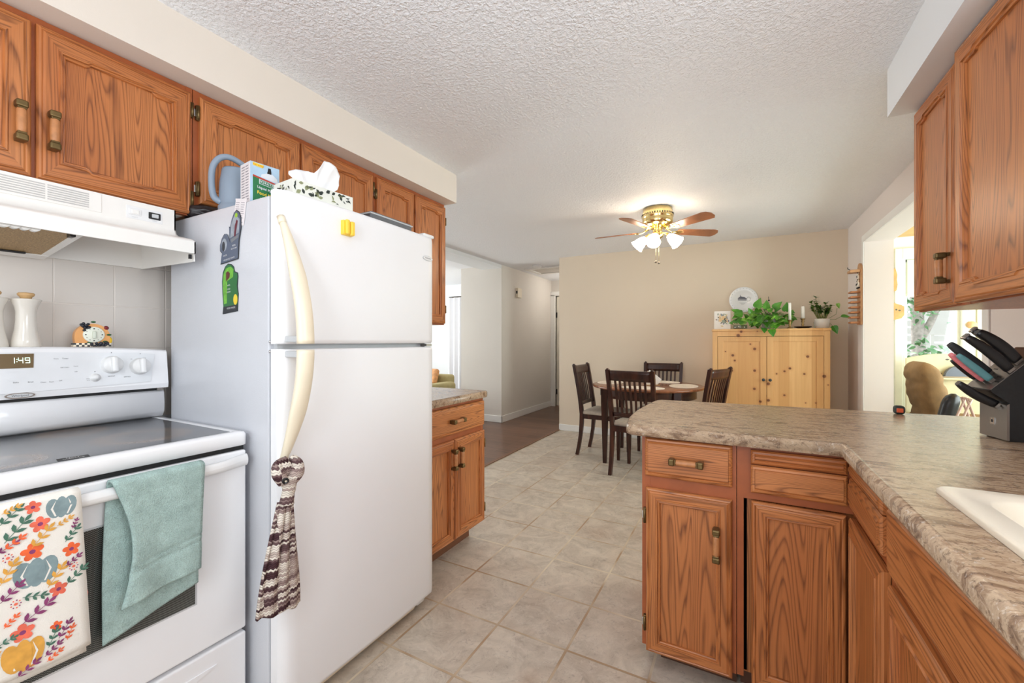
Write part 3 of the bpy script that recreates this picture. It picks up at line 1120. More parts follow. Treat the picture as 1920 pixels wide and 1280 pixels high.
def nose(mb, path, m, z0=0.874, z1=0.914, out=0.014):
    """rounded front edge of a worktop swept along path of (x, y, nx, ny)"""
    prof = [(0.0, z1), (out * 0.55, z1 - 0.002), (out, z1 - 0.010), (out, z0 + 0.008), (out * 0.7, z0), (0.0, z0)]
    rings = [[mb.bm.verts.new((x + nx * o_, y + ny * o_, z)) for o_, z in prof] for x, y, nx, ny in path]
    ix = mb.mi(m)
    for A, Bq in zip(rings, rings[1:]):
        for k in range(len(prof)):
            k2 = (k + 1) % len(prof)
            f = mb.bm.faces.new([A[k], A[k2], Bq[k2], Bq[k]])
            f.material_index = ix
            f.smooth = k < 3
    mb.bm.faces.new(rings[0]).material_index = ix
    mb.bm.faces.new(list(reversed(rings[-1]))).material_index = ix


c = MB()
c.box((XL + 0.002, 1.572, 0.876), (-1.40, 2.236, 0.914), CTR)
nose(c, [(-1.40, 1.572, 1, 0), (-1.40, 2.225, 1, 0), (-1.403, 2.236, 0.7, 0.7), (-1.41, 2.238, 0, 1), (XL + 0.002, 2.238, 0, 1)], CTR)
solo('countertop', c, 'short laminate worktop on the base cabinet past the refrigerator', 'countertop', (-1.7, 1.9, 0.876))

# peninsula: drawer base, corner cabinet and sink base
FP = frame((0, 1.63, 0), (1, 0, 0), (0, -1, 0))        # u = x, v = z
t = thing('base_cabinet', 'oak peninsula base cabinet with one drawer above one door', 'cabinet', (-0.17, 1.9, 0))
b = MB()
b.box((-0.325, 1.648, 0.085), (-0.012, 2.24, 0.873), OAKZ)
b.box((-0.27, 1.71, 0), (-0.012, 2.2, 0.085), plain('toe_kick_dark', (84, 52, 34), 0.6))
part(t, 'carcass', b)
b = MB()
for (x0, x1, z0, z1) in ((-0.325, -0.295, 0.085, 0.873), (-0.045, -0.012, 0.085, 0.873), ):
    b.box((x0, 1.63, z0), (x1, 1.648, z1), OAKF)
for (z0, z1) in ((0.85, 0.8725), (0.67, 0.735), (0.0855, 0.11)):
    b.box((-0.324, 1.6308, z0), (-0.013, 1.6475, z1), OAKF)
part(t, 'face_frame', b)
drawer(t, FP, -0.312, 0.722, 0.288, 0.141, OAKX)
door(t, FP, -0.309, 0.072, 0.285, 0.607, MX, arch=False, handle=(0.285 - 0.048, 0.455), hinges=((-0.005, 0.10), (-0.005, 0.50)), rail=0.052)

t = thing('corner_cabinet', 'oak inside-corner base cabinet with an angled two-leaf door', 'cabinet', (0.14, 1.7, 0))
b = MB()
b.box((0.0, 1.66, 0.085), (0.95, 2.24, 0.873), OAKZ)
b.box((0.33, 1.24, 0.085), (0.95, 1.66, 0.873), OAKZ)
b.box((0.0, 1.72, 0), (0.95, 2.2, 0.085), plain('toe_kick_corner', (84, 52, 34), 0.6))  # corner toe kick, one even dark brown
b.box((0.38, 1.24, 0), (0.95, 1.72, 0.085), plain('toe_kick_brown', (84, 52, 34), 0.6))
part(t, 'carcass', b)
b = MB()
b.box((-0.010, 1.632, 0.085), (0.010, 1.66, 0.873), OAKF)
b.box((0.010, 1.6328, 0.69), (0.3045, 1.6595, 0.8725), OAKF)
b.box((0.305, 1.263, 0.69), (0.3295, 1.66, 0.8725), OAKF)
b.box((0.305, 1.24, 0.085), (0.33, 1.262, 0.873), OAKF)
b.box((0.0, 1.66, 0.09), (0.02, 1.665, 0.69), BLACK)
part(t, 'face_frame', b)
FQ = frame((0.305, 0, 0), (0, -1, 0), (-1, 0, 0))
for (z0, hh) in ((0.812, 0.046), (0.716, 0.092)):
    drawer(t, FP, 0.031, z0, 0.258, hh, OAKX, handle=False, name='false_drawer_front')
    drawer(t, FQ, -1.612, z0, 0.325, hh, OAKY, handle=False, name='false_drawer_front')
door(t, FP, 0.033, 0.075, 0.252, 0.612, MX, arch=False, rail=0.05, name='door_leaf')
door(t, FQ, -1.608, 0.075, 0.34, 0.612, MY, arch=False, rail=0.05, name='door_leaf')

t = thing('sink_cabinet', 'oak sink base cabinet under the almond sink at the right edge', 'cabinet', (0.6, 0.75, 0))
b = MB()
b.box((0.33, 0.05, 0.085), (0.95, 1.238, 0.70), OAKZ)
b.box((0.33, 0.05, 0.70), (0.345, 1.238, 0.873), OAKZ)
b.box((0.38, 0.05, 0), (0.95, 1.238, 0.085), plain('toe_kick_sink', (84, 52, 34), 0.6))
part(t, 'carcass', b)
b = MB()
for (y0, y1, z0, z1) in ((1.215, 1.238, 0.085, 0.873), (0.05, 0.08, 0.085, 0.873), (0.62, 0.67, 0.115, 0.66)):
    b.box((0.305, y0, z0), (0.33, y1, z1), OAKF)
for (z0, z1) in ((0.855, 0.8725), (0.66, 0.70), (0.0855, 0.115)):
    b.box((0.3058, 0.051, z0), (0.3295, 1.237, z1), OAKF)
part(t, 'face_frame', b)
drawer(t, FQ, -1.228, 0.70, 1.16, 0.165, OAKY, handle=False, name='false_drawer_front')
door(t, FQ, -1.226, 0.085, 0.575, 0.593, MY, arch=False, rail=0.055, handle=(0.575 - 0.03, 0.48))
door(t, FQ, -0.64, 0.085, 0.575, 0.593, MY, arch=False, rail=0.055, handle=(0.03, 0.48))

# L-shaped worktop with a sink cut-out and a clipped end
c = MB()
ARC = [(-0.33, 1.592), (-0.352, 1.597), (-0.366, 1.612), (-0.374, 1.66), (-0.390, 1.76), (-0.398, 1.908), (-0.395, 2.05), (-0.386, 2.216), (-0.376, 2.300), (-0.361, 2.318), (-0.335, 2.325)]
poly = [(0.29, 1.592)] + ARC + [(0.968, 2.41), (0.968, 1.592)]
c.prism(poly, XY, 0.876, 0.914, CTR)
c.box((0.279, 1.155, 0.876), (0.968, 1.592, 0.914), CTR)
c.box((0.279, -0.3, 0.876), (0.37, 1.155, 0.914), CTR)
c.box((0.86, -0.3, 0.876), (0.968, 1.155, 0.914), CTR)
c.box((0.37, -0.3, 0.876), (0.86, 0.30, 0.914), CTR)
path = [(0.279, -0.3, -1, 0), (0.279, 1.575, -1, 0), (0.274, 1.586, -0.75, -0.75), (0.266, 1.592, 0, -1)]
for i, (x, y) in enumerate(ARC):
    p0 = V((0.28, 1.592)) if i == 0 else V(ARC[i - 1])
    p1 = V(ARC[i + 1]) if i + 1 < len(ARC) else V((0.968, 2.41))
    d = (p1 - p0).normalized()
    path.append((x, y, d.y, -d.x))
fixed = []
cx0, cy0 = 0.0, 1.95
for (x, y, nx, ny) in path[4:]:
    if (x - cx0) * nx + (y - cy0) * ny < 0:
        nx, ny = -nx, -ny
    fixed.append((x, y, nx, ny))
path = path[:4] + fixed + [(0.968, 2.41, -0.06, 1.0)]
nose(c, path, CTR)
solo('countertop', c, 'L-shaped speckled laminate worktop over the peninsula and sink', 'countertop', (0.3, 1.7, 0.876))

# sink
t = thing('kitchen_sink', 'almond drop-in kitchen sink set into the worktop at right', 'sink', (0.62, 0.74, 0.9))
b = MB()


def rrect(x0, y0, x1, y1, r, n=6):
    out = []
    for (cx_, cy_, a0) in ((x1 - r, y1 - r, 0), (x0 + r, y1 - r, 90), (x0 + r, y0 + r, 180), (x1 - r, y0 + r, 270)):
        for k in range(n + 1):
            a = R(a0 + 90 * k / n)
            out.append((cx_ + r * math.cos(a), cy_ + r * math.sin(a)))
    return out


def loops(mb, ls, m, cap=True, smooth=True):
    """skin a list of (poly, z)"""
    vr = [[mb.bm.verts.new((x, y, z)) for x, y in p] for p, z in ls]
    ix = mb.mi(m)
    for A, Bq in zip(vr, vr[1:]):
        n = len(A)
        for k in range(n):
            f = mb.bm.faces.new([A[k], A[(k + 1) % n], Bq[(k + 1) % n], Bq[k]])
            f.material_index = ix
            f.smooth = smooth
    if cap:
        f = mb.bm.faces.new(vr[-1])
        f.material_index = ix


x0, y0, x1, y1 = 0.349, 0.27, 0.885, 1.178
loops(b, [(rrect(x0, y0, x1, y1, 0.022), 0.9145), (rrect(x0, y0, x1, y1, 0.022), 0.922), (rrect(x0 + 0.004, y0 + 0.004, x1 - 0.004, y1 - 0.004, 0.022), 0.926),
          (rrect(x0 + 0.008, y0 + 0.008, x1 - 0.008, y1 - 0.008, 0.022), 0.927),
          (rrect(x0 + 0.046, y0 + 0.05, x1 - 0.09, y1 - 0.05, 0.06), 0.925), (rrect(x0 + 0.053, y0 + 0.057, x1 - 0.097, y1 - 0.057, 0.06), 0.918),
          (rrect(x0 + 0.065, y0 + 0.07, x1 - 0.11, y1 - 0.07, 0.06), 0.76), (rrect(x0 + 0.10, y0 + 0.10, x1 - 0.14, y1 - 0.10, 0.06), 0.735)], ALMOND)
part(t, 'basin', b)
part(t, 'drain', MB().lathe([(0.0, 0.0), (0.04, 0.0), (0.043, 0.004), (0.03, 0.003), (0, 0.002)], (0.6, 0.72, 0.736), CHROME, 20))

# ================================================================== RANGE HOOD
t = thing('range_hood', 'white range hood with vent grille under the oak cabinet', 'range hood', (-1.85, 0.38, 1.5))
HY0, HY1 = 0.0, 0.762
prof = [(XL + 0.01, 1.694), (-1.80, 1.694), (-1.80, 1.622), (-1.793, 1.607), (-1.775, 1.597), (-1.735, 1.589), (-1.69, 1.578), (-1.668, 1.571), (-1.66, 1.564), (-1.66, 1.524), (-1.668, 1.524)]
prof_in = [(-1.672, 1.555), (-1.70, 1.565), (-1.79, 1.587), (-1.81, 1.60), (XL + 0.02, 1.60)]
b = MB()
pts = prof + prof_in[:1]
ring0 = prof + prof_in + [(XL + 0.02, 1.505), (XL + 0.01, 1.505)]
A = [b.bm.verts.new((x, HY0, z)) for x, z in ring0]
C_ = [b.bm.verts.new((x, HY1, z)) for x, z in ring0]
ix = b.mi(HOODW)
for k in range(len(ring0)):
    k2 = (k + 1) % len(ring0)
    f = b.bm.faces.new([A[k], A[k2], C_[k2], C_[k]])
    f.material_index = ix
    f.smooth = 2 <= k <= 7
side = prof + [(-1.664, 1.497), (-1.69, 1.497), (XL + 0.01, 1.503)]
fxz = lambda y: (lambda u, v, d=0.0: V((u, y + d, v)))
b.prism(side, fxz(HY1 - 0.004), 0, 0.004, HOODW)
b.prism(side, fxz(HY0), 0, 0.004, HOODW)
part(t, 'hood_body', b)
FLT_M = plain('grease_filter_mesh', (176, 146, 104), 0.45, 0.35, var=0.35, scale=300, bump=0.5, bscale=900)
g = MB().prism([(-1.69, 1.540), (-1.69, 1.550), (-2.0, 1.512), (-2.0, 1.502)], fxz(0.02), 0, 0.455, FLT_M)
g.prism([(-1.672, 1.538), (-1.672, 1.556), (-2.02, 1.514), (-2.02, 1.498)], fxz(0.475), 0, 0.018, HOODW)
g.prism([(-2.0, 1.499), (-2.0, 1.515), (-2.05, 1.509), (-2.05, 1.494)], fxz(0.02), 0, 0.473, HOODW)
part(t, 'grease_filter', g, 'tan mesh grease filter')
part(t, 'filter_latch', MB().box((-1.73, 0.462, 1.523), (-1.70, 0.474, 1.537), BLKP, 0.002))
part(t, 'filter_latch', MB().box((-2.0, 0.38, 1.497), (-1.988, 0.44, 1.503), BLKP, 0.002))
part(t, 'clip', MB().box((-1.672, 0.745, 1.505), (-1.664, 0.752, 1.52), BLKP))
g = MB()
for k in range(4):
    g.tube([(-1.70, 0.335 + k * 0.018, 1.529), (-1.676, 0.335 + k * 0.018, 1.529)], 0.0105, TRIMW, 12)
part(t, 'light_lens', g, 'ribbed white lamp lens')
g = MB()
g.box((-1.80, 0.05, 1.632), (-1.7975, 0.56, 1.690), HOODW, 0.001)
for i in range(7):
    z = 1.640 + i * 0.0068
    for k in range(5):
        g.box((-1.7985, 0.06 + k * 0.095, z), (-1.796, 0.15 + k * 0.095, z + 0.0028), plain('vent_slot_grey', (186, 184, 182), 0.5) if (i, k) == (0, 0) else bpy.data.materials['vent_slot_grey'])
part(t, 'vent_grille', g)
g = MB().box((-1.80, 0.622, 1.634), (-1.7985, 0.722, 1.676), PLAST, 0.0005)
g.box((-1.80, 0.628, 1.647), (-1.795, 0.662, 1.668), PLAST, 0.002).box((-1.797, 0.635, 1.650), (-1.792, 0.655, 1.664), TRIMW, 0.002)
g.box((-1.80, 0.682, 1.645), (-1.795, 0.716, 1.668), BLKP, 0.002).box((-1.797, 0.690, 1.650), (-1.791, 0.709, 1.663), GREYP, 0.002)
g.text('FAN', 0.006, frame((-1.7985, 0.699, 1.640), (0, 1, 0), (1, 0, 0)), GREYP, 0.0003).text('LIGHT', 0.006, frame((-1.7985, 0.645, 1.640), (0, 1, 0), (1, 0, 0)), GREYP, 0.0003)
part(t, 'switch_panel', g)

# ================================================================== RANGE
t = thing('kitchen_range', 'white electric range with ceramic glass cooktop beside the refrigerator', 'stove', (-1.7, 0.41, 0))
RY0, RY1 = 0.03, 0.791
b = MB()
b.box((-2.03, RY0, 0.03), (-1.432, RY1, 0.88), APPL, 0.004)
b.box((-1.436, RY0 + 0.004, 0.862), (-1.418, RY1 - 0.004, 0.886), BLACK)
for (x, y) in ((-1.98, 0.07), (-1.98, 0.75), (-1.47, 0.07), (-1.47, 0.75)):
    b.lathe([(0.0, 0.0), (0.018, 0.0), (0.018, 0.03), (0, 0.03)], (x, y, 0), BLKP, 10)
part(t, 'body', b)
b = MB()
loops(b, [(rrect(-2.03, RY0, -1.412, RY1, 0.012), 0.886), (rrect(-2.03, RY0, -1.402, RY1, 0.014), 0.890), (rrect(-2.03, RY0, -1.400, RY1, 0.016), 0.922),
          (rrect(-2.027, RY0 + 0.004, -1.404, RY1 - 0.004, 0.014), 0.930), (rrect(-2.02, RY0 + 0.02, -1.438, RY1 - 0.024, 0.006), 0.9305), (rrect(-2.0, RY0 + 0.03, -1.444, RY1 - 0.028, 0.006), 0.927)], APPL)
part(t, 'cooktop_frame', b)
b = B((-1.985, RY0 + 0.03, 0.9265), (-1.446, RY1 - 0.03, 0.9295), COOK)
part(t, 'glass_cooktop', b, 'grey speckled ceramic glass')
b = MB()
fl = frame((-1.463, 0.403, 0.9296), (0.16, 0.987, 0), (0, 0, 1), up=(-0.987, 0.16, 0))
b.prism([(-0.028, -0.015), (0.028, -0.015), (0.028, 0.015), (-0.028, 0.015)], fl, 0, 0.0006, BLACK)
b.text('HOT', 0.012, lambda u, v, d: fl(u, v + 0.006, d), PLAST, 0.0008).text('SURFACE', 0.0095, lambda u, v, d: fl(u, v - 0.006, d), PLAST, 0.0008)
part(t, 'warning_label', b, 'black warning label on the glass')
# backguard: lower riser curving up from the cooktop, then the control housing
b = MB()
pr = [(-2.03, 0.90), (-2.03, 1.035), (-1.945, 1.035), (-1.938, 1.028), (-1.934, 0.985), (-1.937, 0.955), (-1.95, 0.937), (-1.985, 0.9305), (-1.99, 0.92)]
b.prism(pr, fxz(RY0 + 0.008), 0, RY1 - RY0 - 0.016, APPL, smooth=True)
part(t, 'riser', b)
b = MB().box((-2.0, RY0 + 0.015, 1.030), (-1.945, RY1 - 0.015, 1.050), BLACK)
b.box((-1.95, RY1 - 0.03, 1.036), (-1.937, RY1 - 0.012, 1.046), STEEL)
part(t, 'housing_gap', b, 'dark gap under the control housing')
b = MB()


def top_z(y):
    return 1.203 - 0.016 * ((y - 0.41) / 0.38) ** 2 * 1.0


N = 24
ix = b.mi(APPL)
ps = []
for i in range(N + 1):
    y = RY0 + (RY1 - RY0) * i / N
    zt = top_z(y)
    ps.append([b.bm.verts.new((x, y, z)) for x, z in ((-2.03, 1.046), (-2.03, zt), (-1.945, zt), (-1.938, zt - 0.005), (-1.923, 1.062), (-1.926, 1.046))])
for A, C_ in zip(ps, ps[1:]):
    for k in range(6):
        f = b.bm.faces.new([A[k], A[(k + 1) % 6], C_[(k + 1) % 6], C_[k]])
        f.material_index = ix
b.bm.faces.new(ps[0])
b.bm.faces.new(list(reversed(ps[-1])))
part(t, 'control_housing', b)
# the fascia plane leans back slightly
lean = math.atan2(0.015, 0.13)
FS = frame((-1.9222, 0, 1.062), (0, 1, 0), (math.cos(lean), 0, math.sin(lean)), up=(-math.sin(lean), 0, math.cos(lean)))
b = MB()
FPL = plain('fascia_panel', (228, 230, 233), 0.12)
poly = [(0.075, -0.004), (0.41, 0.002), (0.60, 0.006), (0.735, 0.010), (0.752, 0.112), (0.70, 0.118), (0.41, 0.126), (0.06, 0.118)]
b.prism(poly, FS, 0.0, 0.0022, FPL)
DARKT = plain('printed_grey', (96, 98, 104), 0.5)
for (y, z, sname, sz) in ((0.513, 0.103, 'Timer', 0.006), (0.492, 0.103, 'Oven', 0.005), (0.511, 0.074, 'Self Clean', 0.005), (0.537, 0.077, 'Cancel', 0.004), (0.537, 0.059, 'Light', 0.004),
                          (0.625, 0.037, 'FRONT', 0.006), (0.668, 0.032, 'SIMMER', 0.0055), (0.682, 0.095, 'HI', 0.005), (0.72, 0.097, 'MED', 0.005), (0.566, 0.033, 'Warm', 0.004), (0.566, 0.028, 'Zone', 0.004),
                          (0.405, 0.034, 'Bake', 0.006), (0.435, 0.033, 'Broil', 0.006), (0.462, 0.030, 'Clean', 0.0055), (0.48, 0.030, 'Start', 0.0055), (0.50, 0.032, 'Off', 0.0055),
                          (0.628, 0.119, '\u2022', 0.012), (0.708, 0.113, '\u2022', 0.012), (0.583, 0.055, '\u2022', 0.012)):
    b.text(sname, sz, lambda u, v, d, y=y, z=z: FS(y + u, z + v, d), DARKT, 0.0026)
part(t, 'control_panel', b, 'glossy white touch panel with small printing')
b = MB()
dis_bg = plain('display_brown', (112, 92, 62), 0.12)
b.prism([(0.27, 0.077), (0.442, 0.077), (0.444, 0.121), (0.27, 0.121)], FS, 0.0015, 0.0035, dis_bg)
SEG = m_emit('clock_segments', (190, 255, 225), 1.1)
segs = {'1': 'bc', '4': 'bcfg', '9': 'abcdfg'}
geo = {'a': (0.1, 1.0, 0.9, 0.9), 'b': (0.9, 0.5, 1.0, 1.0), 'c': (0.9, 0.0, 1.0, 0.5), 'd': (0.1, 0.0, 0.9, 0.1), 'f': (0.0, 0.5, 0.1, 1.0), 'g': (0.1, 0.45, 0.9, 0.55)}
for ch, ox in (('1', 0.394), ('4', 0.411), ('9', 0.425)):
    for sname in segs[ch]:
        a0, b0, a1, b1 = geo[sname]
        q = lambda a_, b_: (ox + 0.010 * a_, 0.092 + 0.017 * b_)
        b.prism([q(a0, b0), q(a1, b0), q(a1, b1), q(a0, b1)], FS, 0.0035, 0.0040, SEG)
for z in (0.096, 0.103):
    b.prism([(0.4075, z), (0.4092, z), (0.4092, z + 0.0018), (0.4075, z + 0.0018)], FS, 0.0035, 0.0040, SEG)
part(t, 'clock_display', b, 'brown clock display reading 1:49')


def knob(fr, u, v, r):
    mb = MB()
    o = fr(0, 0, 0)
    n = fr(0, 0, 1) - o
    mb.lathe([(r * 1.06, 0.002), (r * 1.06, 0.005), (r, 0.007), (r * 0.97, 0.019), (r * 0.9, 0.023), (0, 0.024)], fr(u, v, 0), PLAST, 28, n)
    ax = (fr(1, 0, 0) - o, fr(0, 1, 0) - o, n)
    mb.obox(fr(u, v, 0.028), ax, (r * 0.30, r * 0.96, 0.011), PLAST, r * 0.22, 3)
    return mb


for (u, v) in ((0.627, 0.077), (0.705, 0.068), (0.10, 0.068), (0.18, 0.077)):
    part(t, 'knob', knob(FS, u, v, 0.0285))
b = MB()
o = FS(0, 0, 0)
b.lathe([(0.014, 0.002), (0.014, 0.004), (0.009, 0.006), (0.0085, 0.013), (0, 0.015)], FS(0.583, 0.036, 0), PLAST, 20, FS(0, 0, 1) - o)
part(t, 'push_button', b)
b = MB()
FBG = frame((-1.9232, 0.413, 1.056), (0, 1, 0), (1, 0, 0))
el = [(0.031 * math.cos(2 * math.pi * k / 32), 0.0085 * math.sin(2 * math.pi * k / 32)) for k in range(32)]
b.prism(el, FBG, 0, 0.003, STEEL)
b.prism([(u * 0.86, v * 0.7) for u, v in el], FBG, 0.003, 0.0036, GREYP)
b.text('Whirlpool', 0.0085, FBG, DARKT, 0.0040)
part(t, 'badge', b, 'oval silver badge')
# oven door
FD = frame((-1.43, 0, 0), (0, 1, 0), (1, 0, 0))
b = MB()
b.box((-1.43, RY0 + 0.003, 0.30), (-1.404, RY1 - 0.003, 0.872), APPL, 0.006, 3)
od = part(t, 'oven_door', b)
b = MB().box((-1.405, 0.16, 0.452), (-1.4025, 0.643, 0.757), OVG, 0.001)
b.box((-1.405, 0.155, 0.447), (-1.4032, 0.648, 0.762), GREYP, 0.001)
part(od, 'oven_window', b, 'dark dotted glass window')
b = MB()


def bar(u, v):
    y = RY0 + 0.006 + (RY1 - RY0 - 0.012) * u
    e = min(1.0, min(u, 1 - u) / 0.13)
    bow = e * e * (3 - 2 * e)
    cx_ = -1.398 + 0.026 * bow
    a = 2 * math.pi * v
    return (cx_ + 0.011 * math.cos(a), y, 0.842 + (0.019 - 0.003 * bow) * math.sin(a))


b.grid(bar, 40, 14, PLAST)
b.bm.faces.ensure_lookup_table()
part(od, 'door_handle', b)
part(t, 'storage_drawer', MB().box((-1.43, RY0 + 0.003, 0.05), (-1.404, RY1 - 0.003, 0.288), APPL, 0.006, 3)
     .prism([(0.30, 0.205), (0.62, 0.215), (0.70, 0.235), (0.70, 0.238), (0.10, 0.238), (0.12, 0.222)], FD, 0.024, 0.030, APPL))

# ---------------- towels over the oven handle
BX = -1.3775      # bar centre once bowed is about x = -1.372


def teal_path(s_, u):
    """s_ 0..1: front hem up, over the bar, down the back"""
    y0, y1 = 0.443, 0.643
    zf = 0.558 + 0.02 * u
    zb = 0.472 + 0.055 * u
    Lf, Lb = 0.866 - zf, 0.866 - zb
    tot = Lf + 0.05 + Lb
    d = s_ * tot
    if d < Lf:
        z = zf + d
        k = (z - zf) / Lf
        x = -1.352 + 0.006 * math.sin(9 * u + 2 * k) * (1 - k) + 0.012 * (1 - k) * (1 - u)
        wob = 1.0 - 0.16 * math.sin(math.pi * (1 - k)) * (1 - u) * 0.9
        y = y1 - (y1 - y0) * (1 - u) * (wob - 0.05 * (1 - k)) - 0.012 * (1 - k) * u
        hem = math.exp(-((z - (zf + 0.078)) / 0.006) ** 2) + math.exp(-((z - (zf + 0.094)) / 0.004) ** 2)
        x -= 0.0035 * hem
    elif d < Lf + 0.05:
        a = math.pi * (d - Lf) / 0.05
        x = -1.370 + 0.018 * math.cos(a)
        z = 0.866 + 0.008 * math.sin(a)
        y = y0 + (y1 - y0) * u
    else:
        k = (d - Lf - 0.05) / Lb
        z = 0.866 - k * Lb
        x = -1.3905 + 0.012 * k + 0.002 * math.sin(8 * u)
        y = y0 - 0.012 * math.sin(min(1, k * 1.3) * math.pi / 2) * (1 - u) + (y1 - y0) * u - 0.006 * k * u
    return (x, y, z)


b = MB()
b.sheet(lambda s_, u: teal_path(s_, u), 130, 18, TEAL, 0.007)
solo('hand_towel', b, 'teal terry hand towel hanging from the oven door handle', 'towel', (-1.37, 0.54, 0.86))


def flor(u, s_):
    """white printed towel, u across (y), s_ from the back hem over the bar to the front hem"""
    y = 0.13 + 0.255 * u
    top = 0.870
    zf = 0.503
    zb = 0.474
    Lb, Lf = top - zb, top - zf
    tot = Lb + 0.05 + Lf
    d = s_ * tot
    if d < Lb:
        z = zb + d
        x = -1.387
    elif d < Lb + 0.05:
        a = math.pi * (d - Lb) / 0.05
        x = -1.370 - 0.017 * math.cos(a)
        z = top + 0.007 * math.sin(a)
    else:
        z = top - (d - Lb - 0.05)
        x = flx(y, z)
    k = max(0.0, (top - z) / Lf)
    return (x, y + 0.018 * k * u, z)


def flx(y, z):
    k = max(0.0, (0.87 - z) / 0.36)
    return -1.353 + 0.004 * math.sin(y * 40 + 1.0) * k


b = MB()
b.sheet(flor, 16, 60, LINEN, 0.0025)
PG, PC, PY = plain('print_grey_teal', (132, 152, 156), 0.9, var=0.15, scale=40), plain('print_coral', (232, 112, 88), 0.9, var=0.15, scale=40), plain('print_mustard', (222, 164, 74), 0.9, var=0.15, scale=40)
PGR, PPL, POR = plain('print_green', (76, 116, 98), 0.9, var=0.15, scale=40), plain('print_plum', (136, 62, 108), 0.9, var=0.2, scale=40), plain('print_orange', (234, 104, 58), 0.9, var=0.15, scale=40)
layer = [0]


def decal(poly, m):
    layer[0] += 1
    d = 0.0016 + 0.00001 * layer[0]
    pts_ = [(flx(y, z) + d, min(0.402, y), max(0.506, z)) for y, z in poly if True]
    b.face(pts_, m)


def ell(cy_, cz_, ry, rz, n=18, rot=0.0):
    return [(cy_ + ry * math.cos(2 * math.pi * k / n) * math.cos(rot) - rz * math.sin(2 * math.pi * k / n) * math.sin(rot),
             cz_ + ry * math.cos(2 * math.pi * k / n) * math.sin(rot) + rz * math.sin(2 * math.pi * k / n) * math.cos(rot)) for k in range(n)]


def leafp(cy_, cz_, L, wd, a):
    ca, sa = math.cos(a), math.sin(a)
    return [(cy_ + p * ca - q * sa, cz_ + p * sa + q * ca) for p, q in ((0, 0), (L * .3, wd * .8), (L * .6, wd), (L, 0), (L * .6, -wd), (L * .3, -wd * .8))]


def pumpkin(cy_, cz_, ry, rz, m):
    for k in (-1, 1):
        decal(ell(cy_ + k * ry * 0.52, cz_, ry * 0.50, rz * 0.92, 16, -0.15 * k), m)
    decal(ell(cy_, cz_, ry * 0.42, rz, 16), m)
    for k in (-0.45, 0.42):
        decal([(cy_ + k * ry * 0.9 - 0.0012, cz_ - rz * 0.75), (cy_ + k * ry * 0.9 + 0.0016, cz_ - rz * 0.75), (cy_ + k * ry * 1.5 + 0.0025, cz_), (cy_ + k * ry * 0.9 + 0.0016, cz_ + rz * 0.75), (cy_ + k * ry * 1.5 - 0.001, cz_)], LINEN)


def flower(cy_, cz_, r, m):
    for k in range(5):
        a = 2 * math.pi * k / 5 + 0.4
        decal(ell(cy_ + r * 0.55 * math.cos(a), cz_ + r * 0.6 * math.sin(a), r * 0.42, r * 0.36, 10, a), m)
    decal(ell(cy_, cz_, r * 0.26, r * 0.26, 8), PPL)


def sprig(cy_, cz_, L, a, m, n=3):
    ca, sa = math.cos(a), math.sin(a)
    decal([(cy_ - L * ca * .5 - sa * .0006, cz_ - L * sa * .5 + ca * .0006), (cy_ - L * ca * .5 + sa * .0006, cz_ - L * sa * .5 - ca * .0006), (cy_ + L * ca * .5 + sa * .0006, cz_ + L * sa * .5 - ca * .0006), (cy_ + L * ca * .5 - sa * .0006, cz_ + L * sa * .5 + ca * .0006)], m)
    for k in range(n):
        q = -0.4 + 0.7 * k / max(1, n - 1)
        for sd in (-1, 1):
            decal(leafp(cy_ + L * q * ca, cz_ + L * q * sa, L * 0.36, L * 0.075, a + sd * 0.75), m)
    decal(leafp(cy_ + L * .42 * ca, cz_ + L * .42 * sa, L * 0.34, L * 0.075, a), m)


for (y, z, ry, rz, m) in ((0.353, 0.846, 0.024, 0.024, PG), (0.3138, 0.717, 0.033, 0.031, PG), (0.372, 0.621, 0.025, 0.028, PC), (0.295, 0.547, 0.030, 0.034, PY), (0.388, 0.584, 0.009, 0.016, PC), (0.215, 0.80, 0.03, 0.03, PG), (0.22, 0.62, 0.03, 0.03, PC), (0.16, 0.72, 0.028, 0.028, PY)):
    pumpkin(y, z, ry, rz, m)
for (y, z, r_, m) in ((0.3198, 0.8195, 0.017, PC), (0.348, 0.663, 0.016, PC), (0.308, 0.764, 0.019, POR), (0.369, 0.744, 0.016, POR), (0.294, 0.597, 0.019, PC), (0.309, 0.860, 0.014, PC), (0.344, 0.583, 0.011, POR), (0.24, 0.70, 0.016, PC), (0.17, 0.84, 0.016, POR), (0.19, 0.55, 0.016, PC)):
    flower(y, z, r_, m)
